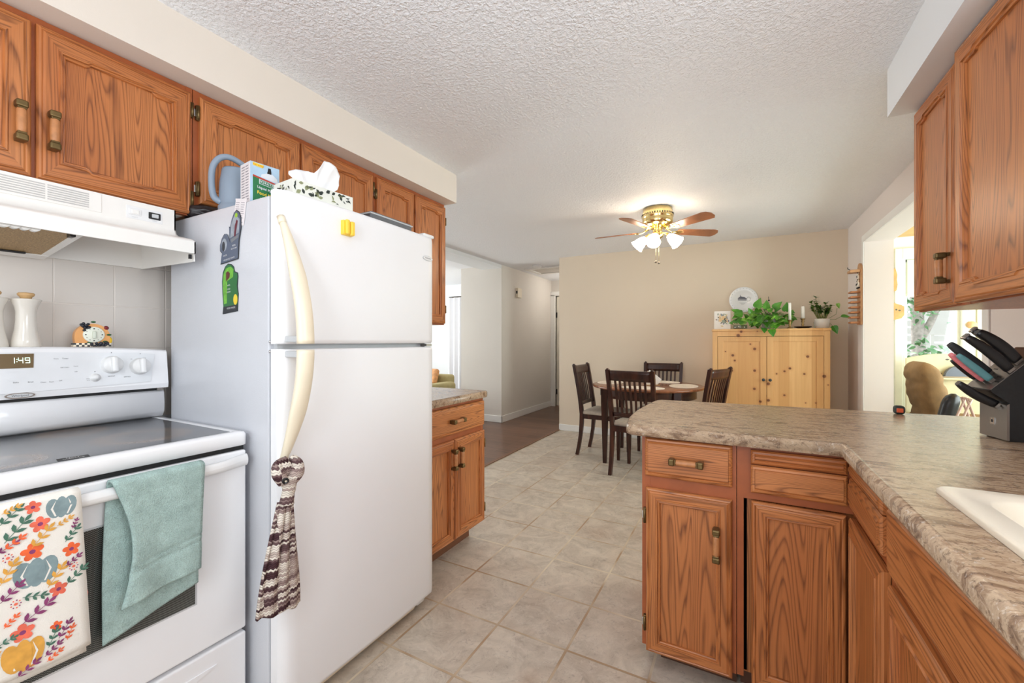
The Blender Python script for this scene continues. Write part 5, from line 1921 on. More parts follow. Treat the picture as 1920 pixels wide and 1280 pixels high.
b.prism([(0.002, 0.045), (0.004, 0.045), (0.004, 0.066), (0.002, 0.066)], FKS, -0.008, 0.010, CHROME)
b.prism([(0.004, 0.051), (0.0048, 0.051), (0.0048, 0.060), (0.004, 0.060)], FKS, -0.002, 0.004, BLKP)
part(t, 'front_plate', b, 'brushed steel front plate')
b = MB()
FKT = lambda u, v, d=0.0: nose_ + ks * u + ku * v + kn * d
b.prism([(-0.054, 0.003), (0.056, 0.003), (0.056, 0.183), (-0.054, 0.183)], FKT, 0.0, 0.002, STEEL)
for (u, v) in ((0.004, 0.10), (0.03, 0.055), (-0.02, 0.085), (0.045, 0.035)):
    b.prism([(u - 0.009, v - 0.002), (u + 0.009, v - 0.002), (u + 0.009, v + 0.002), (u - 0.009, v + 0.002)], FKT, 0.002, 0.0022, BLACK)
part(t, 'slotted_top', b, 'grey slotted top')


def knife(label, s_, up_, L, m, wdt=0.011, thk=0.008, endcap=None, base=None, dirv=None, bolster=True, curve=0.0):
    d = dirv or kn
    bp = base or (nose_ + ks * s_ + ku * up_ + kn * 0.0022)
    across = ks
    oth = d.cross(across).normalized()
    t_ = thing('knife', label, 'knife', bp, 'knives in the black block')
    mb = MB()
    n = 14
    rings = []
    ix = mb.mi(m)
    for i in range(n + 1):
        q = i / n
        k = 1.0 + 0.22 * math.sin(q * math.pi * 1.0 + 0.5) * (1 if q < .75 else 1.05) - 0.25 * max(0, q - 0.9) * 10 * 0.8
        p = bp + d * (0.010 + (L - 0.010) * q) + oth * curve * math.sin(math.pi * q)
        ring = []
        for a_ in range(12):
            a = 2 * math.pi * a_ / 12
            ca, sa = math.cos(a), math.sin(a)
            sq = (abs(ca) ** 0.6) * (1 if ca > 0 else -1), (abs(sa) ** 0.6) * (1 if sa > 0 else -1)
            ring.append(mb.bm.verts.new(p + oth * wdt * k * sq[0] + across * thk * sq[1]))
        rings.append(ring)
    for A, C__ in zip(rings, rings[1:]):
        for k in range(12):
            f = mb.bm.faces.new([A[k], A[(k + 1) % 12], C__[(k + 1) % 12], C__[k]])
            f.material_index = ix
            f.smooth = True
    mb.bm.faces.new(rings[0]).material_index = ix
    mb.bm.faces.new(list(reversed(rings[-1]))).material_index = ix
    part(t_, 'handle', mb)
    bb = MB()
    bb.obox(bp + d * 0.006, (oth, across, d), (wdt * 0.9, thk * 0.55, 0.006), STEEL, 0.001)
    part(t_, 'bolster', bb, 'steel bolster')
    if endcap:
        bb = MB()
        bb.obox(bp + d * (L + 0.001), (oth, across, d), (wdt * 0.92, thk * 0.9, 0.004), STEEL, 0.003)
        part(t_, 'butt_cap', bb, 'steel butt cap')
    bl_ = MB()
    bl_.obox(bp - d * 0.03 + d * 0.0, (oth, across, d), (wdt * 0.7, 0.0009, 0.031), STEEL)
    part(t_, 'blade', bl_, 'steel blade in the slot')
    return t_


knife('large black chef knife handle, topmost in the knife block', -0.022 + 0.058, 0.118, 0.138, BLKP, 0.014, 0.010, curve=0.006)
knife('black handled knife with a bright spine just left of the topmost one', 0.008, 0.126, 0.138, BLKP, 0.012, 0.009, endcap=True, curve=0.004)
knife('black knife handle with a steel butt cap, centre of the block', 0.048, 0.082, 0.152, BLKP, 0.012, 0.010, endcap=True, curve=0.005)
knife('matt black knife handle behind the teal one', -0.012, 0.060, 0.142, plain('matt_black_grip', (48, 48, 52), 0.6), 0.0125, 0.008)
knife('teal handled paring knife in the black block', 0.030, 0.034, 0.118, plain('teal_grip', (98, 150, 156), 0.4), 0.009, 0.006)
knife('pink handled paring knife in the black block', 0.008, 0.030, 0.126, plain('pink_grip', (232, 132, 136), 0.4, var=0.18, scale=50), 0.009, 0.006)
knife('slim black knife handle peeking out below the pink one', -0.034, 0.034, 0.092, BLKP, 0.009, 0.006)
lowd = (kf * math.cos(R(36)) + Z_ * math.sin(R(36)) - ks * 0.05).normalized()
knife('lowest black knife handle, sticking out above the steel front plate', 0, 0, 0.118, BLKP, 0.011, 0.010, base=KB + kf * 0.005 + Z_ * 0.105 + ks * 0.030, dirv=lowd, endcap=False, curve=-0.005)

t = thing('tape_measure', 'small black and orange tape measure at the far edge of the worktop', 'tape measure', (0.589, 2.342, ZC))
part(t, 'case', MB().box((0.570, 2.325, ZC), (0.608, 2.358, ZC + 0.036), plain('tape_dark', (46, 54, 50), 0.5), 0.012, 3))
part(t, 'side_badge', MB().box((0.577, 2.3225, ZC + 0.008), (0.599, 2.327, ZC + 0.026), plain('tape_orange', (236, 104, 62), 0.45), 0.004), 'orange side badge')

# ================================================================== DINING SET
TC = V((-0.853, 4.518, 0))
t = thing('dining_table', 'round dark wood dining table with a brown top set with placemats', 'table', TC)
ZTT = 0.772
part(t, 'table_top', MB().lathe([(0.0, ZTT - 0.026), (0.535, ZTT - 0.026), (0.548, ZTT - 0.022), (0.555, ZTT - 0.012), (0.552, ZTT - 0.003), (0.545, ZTT), (0.0, ZTT)], TC, TT, 72))
part(t, 'apron', MB().lathe([(0.475, ZTT - 0.026), (0.475, ZTT - 0.115), (0.455, ZTT - 0.115), (0.455, ZTT - 0.026)], TC, DW, 64))
for (sx, sy) in ((-1, -1), (1, -1), (1, 1), (-1, 1)):
    b = MB()
    a = V((TC.x + sx * 0.345, TC.y + sy * 0.345, 0))
    prf = [(0.0, 0.017), (0.25, 0.022), (0.55, 0.029), (0.60, 0.031), (ZTT - 0.026, 0.032)]
    vr = []
    for z, r_ in prf:
        vr.append([b.bm.verts.new((a.x + sx * (0.34 - 0.34 * 1.0) + qx * r_ - sx * 0.0, a.y + qy * r_, z)) for qx, qy in ((-1, -1), (1, -1), (1, 1), (-1, 1))])
    ix = b.mi(DW)
    for A, C_ in zip(vr, vr[1:]):
        for k in range(4):
            f = b.bm.faces.new([A[k], A[(k + 1) % 4], C_[(k + 1) % 4], C_[k]])
            f.material_index = ix
    b.bm.faces.new(vr[0])
    b.bm.faces.new(list(reversed(vr[-1])))
    part(t, 'leg', b)


def chair_proto(label):
    """built facing +y with its origin on the floor under the seat centre"""
    r_ = thing('dining_chair', label, 'chair', (0, 0, 0), 'dining chairs round the table')

    def post_y(z):
        if z < 0.44:
            return -0.205 - 0.055 * ((0.44 - z) / 0.44) ** 2
        return -0.205 - 0.085 * ((z - 0.44) / 0.53) ** 1.25
    for sx in (-1, 1):
        b_ = MB()
        zs = [0, 0.1, 0.22, 0.34, 0.44, 0.52, 0.62, 0.72, 0.82, 0.92, 0.965]
        vr_ = []
        for z in zs:
            hw = 0.017 if z > 0.3 else 0.014 + 0.003 * z / 0.3
            hd = 0.020 if 0.3 < z < 0.6 else 0.017
            x = sx * (0.192 + 0.012 * max(0, (z - 0.44) / 0.5))
            vr_.append([b_.bm.verts.new((x + qx * hw, post_y(z) + qy * hd, z)) for qx, qy in ((-1, -1), (1, -1), (1, 1), (-1, 1))])
        ix_ = b_.mi(DW)
        for A_, B_ in zip(vr_, vr_[1:]):
            for k in range(4):
                f = b_.bm.faces.new([A_[k], A_[(k + 1) % 4], B_[(k + 1) % 4], B_[k]])
                f.material_index = ix_
        b_.bm.faces.new(vr_[0])
        b_.bm.faces.new(list(reversed(vr_[-1])))
        x = sx * 0.204
        b_.tube([(x, -0.287, 0.958), (x, -0.296, 0.968), (x, -0.306, 0.968)], [0.016, 0.013, 0.008], DW, 8)
        part(r_, 'leg', b_)
        b_ = MB()
        vr_ = []
        for z, hw in ((0, 0.013), (0.2, 0.017), (0.43, 0.020)):
            vr_.append([b_.bm.verts.new((sx * 0.185 + qx * hw, 0.19 + qy * hw, z)) for qx, qy in ((-1, -1), (1, -1), (1, 1), (-1, 1))])
        for A_, B_ in zip(vr_, vr_[1:]):
            for k in range(4):
                f = b_.bm.faces.new([A_[k], A_[(k + 1) % 4], B_[(k + 1) % 4], B_[k]])
                f.material_index = b_.mi(DW)
        b_.bm.faces.new(vr_[0])
        b_.bm.faces.new(list(reversed(vr_[-1])))
        part(r_, 'leg', b_)
    part(r_, 'seat_frame', MB().box((-0.200, -0.215, 0.395), (-0.175, 0.205, 0.448), DW).box((0.175, -0.215, 0.395), (0.200, 0.205, 0.448), DW)
         .box((-0.2, 0.185, 0.395), (0.2, 0.21, 0.448), DW, 0.003).box((-0.2, -0.225, 0.395), (0.2, -0.2, 0.448), DW))
    b_ = MB()
    loops(b_, [(rrect(-0.205, -0.20, 0.205, 0.225, 0.03), 0.445), (rrect(-0.212, -0.205, 0.212, 0.232, 0.035), 0.458), (rrect(-0.205, -0.20, 0.205, 0.225, 0.04), 0.476),
               (rrect(-0.17, -0.17, 0.17, 0.19, 0.05), 0.488), (rrect(-0.08, -0.08, 0.08, 0.09, 0.05), 0.493)], SEATF)
    part(r_, 'seat', b_, 'beige upholstered seat')
    b_ = MB()

    def rail(z0, z1, bow, th):
        def fn(u, v):
            z = z0 + (z1 - z0) * v
            hx = 0.185 + 0.012 * max(0, (z - 0.44) / 0.5)
            x = -hx + 2 * hx * u
            return (x, post_y(z) - bow * (1 - (2 * u - 1) ** 2), z)
        b_.sheet(fn, 10, 3, DW, th)
    rail(0.868, 0.958, 0.016, 0.022)
    part(r_, 'top_rail', b_)
    b_ = MB()
    rail(0.535, 0.572, 0.010, 0.02)
    part(r_, 'lower_rail', b_)
    for k in range(7):
        b_ = MB()
        x = -0.132 + 0.044 * k
        q = 1 - (x / 0.19) ** 2
        pts_ = [(x * (1 + 0.03 * i / 5), post_y(0.56 + 0.32 * i / 5) - (0.010 + 0.006 * i / 5) * q + 0.004 * math.sin(math.pi * i / 5), 0.56 + 0.32 * i / 5) for i in range(6)]
        vr_ = [[b_.bm.verts.new((p[0] + qx * 0.0095, p[1] + qy * 0.005, p[2])) for qx, qy in ((-1, -1), (1, -1), (1, 1), (-1, 1))] for p in pts_]
        for A_, B_ in zip(vr_, vr_[1:]):
            for k2 in range(4):
                f = b_.bm.faces.new([A_[k2], A_[(k2 + 1) % 4], B_[(k2 + 1) % 4], B_[k2]])
                f.material_index = b_.mi(DW)
        part(r_, 'slat', b_)
    return r_


ch = chair_proto('dark slat-back dining chair nearest the kitchen, its back to the peninsula')
spots = [((-0.822, 4.05), -8, None), ((-1.285, 4.525), -92, 'dark slat-back dining chair on the left side of the round table'),
         ((-0.81, 5.0), 180, 'dark slat-back dining chair behind the table against the tan wall'), ((-0.43, 4.515), 68, 'dark slat-back dining chair in front of the pine cabinet')]
for i, (p, a, lab) in enumerate(spots):
    o = ch if i == 0 else copy_tree(ch)
    o.location = (p[0], p[1], 0)
    o.rotation_euler = (0, 0, R(a))
    if lab:
        o['label'] = lab

MATM = plain('placemat_cream', (242, 231, 216), 0.85, var=0.04, scale=20)
MATS = plain('placemat_speckle', (128, 98, 80), 0.85)
rm = random.Random(11)
for (cx_, cy_, a, lab) in ((-1.245, 4.56, 90, 'cream speckled placemat on the left side of the round table'), (-0.83, 4.175, 0, 'cream speckled placemat at the near side of the round table'),
                           (-0.50, 4.535, 90, 'cream speckled placemat on the right side of the round table'), (-0.78, 4.885, 0, 'cream speckled placemat at the far side of the round table')):
    b = MB()
    ca, sa = math.cos(R(a)), math.sin(R(a))
    prf = [(0.205 * math.cos(q) , 0.135 * math.sin(q)) for q in [2 * math.pi * k / 40 for k in range(40)]]
    rot = lambda u, v: (cx_ + u * ca - v * sa, cy_ + u * sa + v * ca)
    b.prism([rot(u, v) for u, v in prf], XY, ZTT + 0.0003, ZTT + 0.004, MATM)
    for k in range(70):
        q, rr = rm.uniform(0, 6.28), math.sqrt(rm.random()) * 0.94
        u, v = 0.205 * rr * math.cos(q), 0.135 * rr * math.sin(q)
        s_ = rm.uniform(0.0015, 0.0035)
        x, y = rot(u, v)
        b.face([(x - s_, y - s_ * .6, ZTT + 0.0043), (x + s_, y - s_ * .6, ZTT + 0.0043), (x + s_ * .6, y + s_, ZTT + 0.0043), (x - s_, y + s_ * .6, ZTT + 0.0043)], MATS)
    solo('placemat', b, lab, 'placemat', (cx_, cy_, ZTT), 'placemats on the dining table')
t = thing('napkin_holder', 'white napkin holder with a folded napkin in the middle of the table', 'napkin holder', (-0.80, 4.48, ZTT))
NW = plain('napkin_white', (240, 238, 236), 0.8)
FNK = frame((-0.80, 4.48, ZTT + 0.001), (0.879, 0.476, 0), (0.476, -0.879, 0))
b = MB().prism([(-0.075, 0.0), (0.075, 0.0), (0.075, 0.006), (-0.075, 0.006)], FNK, -0.035, 0.035, WOODK)
b.prism([(-0.06, 0.006), (0.03, 0.006), (0.035, 0.065), (0.0, 0.09), (-0.055, 0.07)], FNK, 0.022, 0.03, CERAM)
b.prism([(-0.06, 0.006), (0.03, 0.006), (0.035, 0.065), (0.0, 0.09), (-0.055, 0.07)], FNK, -0.03, -0.022, CERAM)
part(t, 'holder', b)
b = MB()
for k in range(5):
    d = -0.018 + 0.008 * k
    b.prism([(-0.055 + 0.002 * k, 0.008), (0.045 + 0.003 * k, 0.008), (0.105 - 0.002 * k, 0.060), (-0.015, 0.155 - 0.004 * k), (-0.062, 0.10)], FNK, d, d + 0.005, NW)
part(t, 'napkin', b, 'folded white paper napkins')

# ================================================================== PINE ARMOIRE and what stands on it
AX0, AX1, AY0, AY1, AZ = -0.262, 0.758, 5.0, 5.41, 1.350
t = thing('armoire', 'knotty pine two-door cabinet against the tan wall', 'cabinet', ((AX0 + AX1) / 2, 5.2, 0))
part(t, 'top_board', B((AX0 - 0.008, AY0 - 0.012, AZ - 0.024), (AX1 + 0.008, AY1, AZ), PINE, 0.004))
b = MB()
b.box((AX0, AY0, 0), (AX0 + 0.048, AY1, AZ - 0.024), PINE, 0.002).box((AX1 - 0.048, AY0, 0), (AX1, AY1, AZ - 0.024), PINE, 0.002)
b.box((AX0 + 0.048, AY0, AZ - 0.075), (AX1 - 0.048, AY1, AZ - 0.024), PINE).box((AX0 + 0.048, AY0 + 0.01, 0.06), (AX1 - 0.048, AY1, 0.11), PINE)
b.box((AX0 + 0.048, AY1 - 0.012, 0.06), (AX1 - 0.048, AY1, AZ - 0.05), PINE)
part(t, 'frame', b)
xm = (AX0 + AX1) / 2 - 0.012
for (xa, xb, kx) in ((AX0 + 0.051, xm - 0.0015, -1), (xm + 0.0015, AX1 - 0.051, 1)):
    b = MB()
    z0, z1 = 0.115, AZ - 0.079
    b.box((xa, AY0 + 0.002, z0), (xa + 0.055, AY0 + 0.024, z1), PINE, 0.0015).box((xb - 0.055, AY0 + 0.002, z0), (xb, AY0 + 0.024, z1), PINE, 0.0015)
    b.box((xa + 0.055, AY0 + 0.002, z1 - 0.05), (xb - 0.055, AY0 + 0.024, z1), PINE, 0.0015).box((xa + 0.055, AY0 + 0.002, z0), (xb - 0.055, AY0 + 0.024, z0 + 0.06), PINE, 0.0015)
    b.box((xa + 0.05, AY0 + 0.009, z0 + 0.05), (xb - 0.05, AY0 + 0.018, z1 - 0.045), PINE)
    d = part(t, 'door', b)
    kx_ = xb - 0.028 if kx < 0 else xa + 0.028
    part(d, 'knob', MB().lathe([(0.006, 0.0), (0.006, 0.012), (0.013, 0.016), (0.015, 0.022), (0.012, 0.028), (0, 0.030)], (kx_, AY0 + 0.002, 0.83), plain('pewter_knob', (70, 74, 78), 0.4, 0.6) if kx < 0 else bpy.data.materials['pewter_knob'], 18, (0, -1, 0)), 'dark pewter knob')

b = MB()
FC = frame((-0.172, 5.10, AZ + 0.001), (1, 0.03, 0), (0.03, -0.99, 0.13), up=(0, 0.13, 0.99))
b.prism([(-0.079, 0), (0.079, 0), (0.079, 0.198), (-0.079, 0.198)], FC, 0, 0.012, plain('canvas_white', (238, 234, 230), 0.7))
rc = random.Random(4)
tones = [plain('print_straw', (214, 196, 152), 0.8), plain('print_sage', (160, 170, 156), 0.8), plain('print_blue_grey', (140, 148, 164), 0.8), plain('print_peach', (236, 204, 158), 0.8), plain('print_dark', (96, 100, 96), 0.8)]
for k in range(60):
    a, rr = rc.uniform(0, 6.28), rc.random() ** 0.7 * 0.055
    u, v = rr * math.cos(a) * 1.05, 0.115 + rr * math.sin(a) * 1.2 - (0.02 if k % 3 == 0 else 0)
    b.face([FC(x, y, 0.0123 + k * 0.00002) for x, y in leafp(u, v, rc.uniform(0.016, 0.032), rc.uniform(0.004, 0.009), rc.uniform(0, 6.28))], tones[k % 5])
for (u, v, m_) in ((0.008, 0.128, 3), (-0.018, 0.098, 3), (0.012, 0.085, 1)):
    for q in range(5):
        a = q * 1.257
        b.face([FC(u + 0.010 * math.cos(a) + 0.009 * math.cos(z), v + 0.010 * math.sin(a) + 0.009 * math.sin(z), 0.0138 + 0.00002 * q) for z in [2 * math.pi * i / 10 for i in range(10)]], tones[m_])
solo('canvas_print', b, 'small square canvas print of flowers leaning on the pine cabinet', 'picture', (-0.172, 5.10, AZ))

t = thing('wall_plate', 'round white plate with a grey church sketch on the tan wall', 'plate', (0.031, 5.40, 1.69))
b = MB().lathe([(0.0, 0.006), (0.085, 0.006), (0.095, 0.012), (0.140, 0.022), (0.143, 0.020), (0.10, 0.004), (0.0, 0.0)], (0.031, 5.425, 1.69), m_plate_print(), 48, (0, -1, 0))
part(t, 'dish', b)
b = MB()
FPt = frame((0.031, 5.4185, 1.69), (1, 0, 0), (0, -1, 0))
PG1, PG2 = plain('sketch_grey', (150, 152, 158), 0.5), plain('sketch_dark', (96, 98, 108), 0.5)
b.face([FPt(u, v, 0.0004) for u, v in ((-0.055, -0.005), (0.030, -0.012), (0.030, 0.012), (-0.005, 0.026), (-0.055, 0.022))], PG1)
b.face([FPt(u, v, 0.0006) for u, v in ((-0.058, 0.018), (-0.03, 0.040), (0.012, 0.030), (0.034, 0.008), (-0.012, 0.010))], PG2)
b.face([FPt(u, v, 0.0008) for u, v in ((-0.034, 0.034), (-0.030, 0.062), (-0.024, 0.034))], PG2)
for k in range(14):
    a = k * 0.7
    b.face([FPt(0.05 + x, 0.005 + y, 0.0006) for x, y in leafp(0.012 * math.cos(a), 0.018 * math.sin(a), 0.012, 0.003, a)], PG1)
for k in range(3):
    b.face([FPt(u, v, 0.0005) for u, v in ((-0.04 + 0.01 * k, -0.032 - 0.008 * k), (0.03 - 0.012 * k, -0.034 - 0.008 * k), (0.03 - 0.012 * k, -0.036 - 0.008 * k), (-0.04 + 0.01 * k, -0.0345 - 0.008 * k))], PG1)
for k in range(24):
    a = 2 * math.pi * k / 24
    b.face([FPt(0.126 * math.cos(a) + x, 0.126 * math.sin(a) + y, 0.0145) for x, y in leafp(-0.006 * math.sin(a), 0.006 * math.cos(a), 0.012, 0.002, a + 1.57 + 3.14)], PG1)
part(t, 'printed_sketch', b, 'grey line sketch of a church')

LEAF_M = [m_leaf('pothos_leaf_dark', (58, 124, 34), (96, 162, 50)), m_leaf('pothos_leaf_light', (116, 176, 58), (150, 198, 90))]
STEM = plain('green_stem', (110, 146, 72), 0.5)


def heart(mb, p, d, up, L, W, m, fold=0.25):
    d = V(d).normalized()
    s_ = d.cross(V(up))
    if s_.length < 1e-3:
        s_ = V((1, 0, 0))
    s_.normalize()
    n = s_.cross(d).normalized()
    p = V(p)
    prof_ = ((-0.06, 0.28), (0.05, 0.85), (0.22, 1.0), (0.45, 0.86), (0.72, 0.45), (1.0, 0.0))
    mid = [p + d * (L * a) - n * (L * 0.16 * a * a) for a in (0.0, 0.12, 0.3, 0.55, 0.8, 1.0)]
    for sd in (-1, 1):
        e_ = [p + d * (L * a) + s_ * (sd * W * 0.5 * w_) + n * (abs(w_) * W * fold * 0.5) - n * (L * 0.16 * a * a) for a, w_ in prof_]
        for i in range(5):
            pts_ = [mid[i], e_[i], e_[i + 1], mid[i + 1]] if i < 4 else [mid[4], e_[4], e_[5]]
            if sd < 0:
                pts_ = list(reversed(pts_))
            mb.face(pts_, m, True)


t = thing('pothos_plant', 'bushy trailing pothos plant in the middle of the pine cabinet top', 'plant', (0.26, 5.17, AZ))
part(t, 'pot', MB().lathe([(0.0, 0.0), (0.055, 0.0), (0.072, 0.10), (0.075, 0.11), (0.068, 0.11), (0.064, 0.095), (0.0, 0.09)], (0.26, 5.20, AZ + 0.0005), plain('pot_pale', (206, 212, 214), 0.3), 24), 'pale glazed pot')
lf, st = MB(), MB()
rl = random.Random(21)
org = V((0.26, 5.19, AZ + 0.10))
for k in range(78):
    a = rl.uniform(0, 2 * math.pi)
    sp = rl.random() ** 0.6
    x = org.x + 0.29 * sp * math.cos(a)
    y = 5.155 + 0.12 * sp * math.sin(a) - 0.02
    hmax = 0.235 * (1 - 0.55 * sp) * (1.12 if x < 0.27 else 0.85)
    z = AZ + 0.03 + hmax * rl.uniform(0.15, 1.15)
    if 0.37 < x < 0.47:
        y = max(y, 5.11)
    if k % 6 == 0:
        y = rl.uniform(4.945, 4.972)
        x = org.x + rl.uniform(-0.18, 0.24)
        z = AZ + rl.uniform(-0.01, 0.10)
        if 0.36 < x < 0.48:
            x -= 0.13
    if 0.46 < x < 0.63:
        x -= 0.14
    if x < 0.09:
        z = max(z, AZ + 0.085)
    tip = V((x, y, z))
    mid = org.lerp(tip, 0.55) + V((0, -0.01, 0.05))
    st.tube([org, mid, tip], [0.0022, 0.0018, 0.0014], STEM, 5, caps=False)
    out = V((tip.x - org.x, tip.y - org.y - 0.10, 0)).normalized()
    d = (out * 0.75 + V((rl.uniform(-.5, .5), rl.uniform(-.5, .3), rl.uniform(-0.9, 0.55)))).normalized()
    L = rl.uniform(0.062, 0.10)
    heart(lf, tip, d, V((rl.uniform(-.3, .3), -0.75, 0.7)), L, L * rl.uniform(0.72, 0.88), LEAF_M[0 if rl.random() < 0.7 else 1])
for (x, z, dx, dz, L) in ((0.150, 1.575, 0.35, 1.0, 0.105), (0.235, 1.56, 0.05, 1.0, 0.09), (0.305, 1.555, 0.5, 0.55, 0.10), (0.41, 1.53, 0.1, 1.0, 0.095), (0.46, 1.50, 0.9, 0.25, 0.10), (0.10, 1.52, -0.35, 0.75, 0.06), (0.02, 1.50, -0.95, 0.2, 0.09), (-0.03, 1.42, -1.0, 0.0, 0.08), (0.02, 1.44, -0.8, -0.3, 0.09), (0.20, 1.49, -0.3, -0.9, 0.11), (0.30, 1.40, -0.1, -1.0, 0.09), (0.55, 1.45, 0.5, -0.7, 0.08)):
    tip = V((x, 5.08 if not 0.38 < x < 0.5 else 5.13, z))
    st.tube([org, org.lerp(tip, 0.5) + V((0, 0, 0.03)), tip], [0.0022, 0.0018, 0.0014], STEM, 5, caps=False)
    heart(lf, tip, (dx, -0.25, dz), (0, -1, 0.35), L, L * 0.8, LEAF_M[0])
for v in lf.bm.verts:          # leaves rest on the cabinet top, they do not pass through it
    if v.co.y > 4.98 and v.co.z < AZ + 0.004:
        v.co.z = AZ + 0.004
gone = [f for f in lf.bm.faces for c_ in [f.calc_center_median()]
        if ((c_.x - 0.548) ** 2 + (c_.y - 5.075) ** 2 < 0.092 ** 2 and c_.z < AZ + 0.24) or (c_.x ** 2 + (c_.y - 5.10) ** 2 < 0.082 ** 2 and c_.z < AZ + 0.062)]
bmesh.ops.delete(lf.bm, geom=gone, context='FACES')
part(t, 'foliage', lf, 'green heart-shaped leaves')
part(t, 'stems', st)

t = thing('trailing_vine', 'thin pothos runner with a few leaves at the right end of the cabinet', 'plant', (0.735, 5.27, AZ))
st, lf = MB(), MB()
part(t, 'pot', MB().lathe([(0.0, 0.0), (0.03, 0.0), (0.036, 0.07), (0.033, 0.07), (0.0, 0.062)], (0.70, 5.30, AZ + 0.0005), plain('pot_glass_green', (196, 210, 196), 0.2), 20))
P0 = V((0.70, 5.30, AZ + 0.06))
for pts_ in ([P0, V((0.755, 5.22, AZ + 0.07)), V((0.785, 5.14, AZ + 0.04)), V((0.80, 5.08, AZ + 0.005))],
             [P0, V((0.76, 5.22, AZ + 0.09)), V((0.82, 5.15, AZ + 0.085)), V((0.865, 5.12, AZ + 0.115))],
             [P0, V((0.78, 5.25, AZ + 0.10)), V((0.835, 5.20, AZ + 0.14)), V((0.84, 5.18, AZ + 0.20))]):
    st.tube(pts_, 0.0018, STEM, 5)
heart(lf, (0.795, 5.09, AZ + 0.02), (0.35, -0.3, -0.85), (0, -1, 0.3), 0.085, 0.062, LEAF_M[0])
heart(lf, (0.862, 5.12, AZ + 0.115), (1.0, -0.3, -0.12), (0, -0.6, 0.8), 0.085, 0.055, LEAF_M[0])
heart(lf, (0.842, 5.18, AZ + 0.245), (0.25, -0.2, -0.9), (0, -1, 0.3), 0.055, 0.035, LEAF_M[1])
part(t, 'stems', st)
part(t, 'foliage', lf)

t = thing('jade_plant', 'small jade plant in a white pot on the pine cabinet', 'plant', (0.712, 5.14, AZ))
b = MB().lathe([(0.0, 0.0), (0.045, 0.0), (0.052, 0.006), (0.062, 0.05), (0.064, 0.088), (0.061, 0.094), (0.056, 0.092), (0.054, 0.08), (0.0, 0.078)], (0.712, 5.14, AZ + 0.0005), plain('white_pot', (236, 234, 230), 0.3), 32)
part(t, 'pot', b, 'white ceramic pot')
st, lf = MB(), MB()
rj = random.Random(9)
JD = m_leaf('jade_leaf', (58, 104, 40), (104, 146, 62))
JS = plain('jade_stem', (140, 146, 84), 0.6)
for k in range(17):
    a = rj.uniform(0, 6.28)
    rr = rj.uniform(0.03, 0.095)
    tp = V((0.712 + rr * math.cos(a) - 0.012, 5.14 + rr * 0.8 * math.sin(a), AZ + rj.uniform(0.17, 0.265)))
    if k == 0:
        tp = V((0.66, 5.13, AZ + 0.315))
    if k == 1:
        tp = V((0.645, 5.12, AZ + 0.27))
    if k == 2:
        tp = V((0.785, 5.13, AZ + 0.225))
    bs = V((0.712 + 0.025 * math.cos(a), 5.14 + 0.025 * math.sin(a), AZ + 0.078))
    st.tube([bs, bs.lerp(tp, 0.5) + V((0.006 * math.cos(a), 0, 0.01)), tp], [0.0045, 0.0035, 0.002], JS, 6)
    for q in range(20):
        b_ = bs.lerp(tp, rj.uniform(0.5, 1.03))
        aa = rj.uniform(0, 6.28)
        d = V((math.cos(aa), math.sin(aa), rj.uniform(-0.1, 0.8))).normalized()
        heart(lf, b_, d, (0, 0, 1), rj.uniform(0.028, 0.044), 0.023, JD, 0.1)
part(t, 'stems', st)
part(t, 'foliage', lf)


def candle(x, y, z0, h_, r_, label):
    t_ = thing('candle', label, 'candle', (x, y, z0), 'white candles on the pine cabinet')
    part(t_, 'wax', MB().lathe([(0.0, 0.0), (r_, 0.0), (r_ * 0.94, h_ - 0.006), (r_ * 0.6, h_), (0, h_ + 0.001)], (x, y, z0), plain('candle_wax', (244, 242, 236), 0.45) if 'candle_wax' not in bpy.data.materials else bpy.data.materials['candle_wax'], 18))
    part(t_, 'wick', MB().tube([(x, y, z0 + h_), (x + 0.001, y, z0 + h_ + 0.009)], 0.0012, BLKP, 6))


def holder(x, y, label, saucer, hz):
    t_ = thing('candle_holder', label, 'candle holder', (x, y, AZ), 'candle holders on the pine cabinet')
    z = AZ + 0.0005
    if saucer:
        part(t_, 'saucer', MB().lathe([(0.0, 0.0), (0.045, 0.0), (0.072, 0.014), (0.076, 0.020), (0.070, 0.018), (0.03, 0.007), (0.0, 0.007)], (x, y, z), plain('dark_bronze_saucer', (66, 50, 42), 0.35, 0.5), 30), 'dark shallow saucer')
    zb = z + (0.007 if saucer else 0)
    part(t_, 'stem', MB().lathe([(0.0, 0.0), (0.026, 0.0), (0.022, 0.008), (0.009, 0.014), (0.012, hz * 0.35), (0.008, hz * 0.5), (0.014, hz * 0.7), (0.010, hz * 0.82), (0.021, hz - 0.006), (0.021, hz), (0.0, hz)], (x, y, zb), plain('old_brass', (150, 122, 78), 0.35, 0.8) if 'old_brass' not in bpy.data.materials else bpy.data.materials['old_brass'], 22), 'brass stem')
    return zb + hz


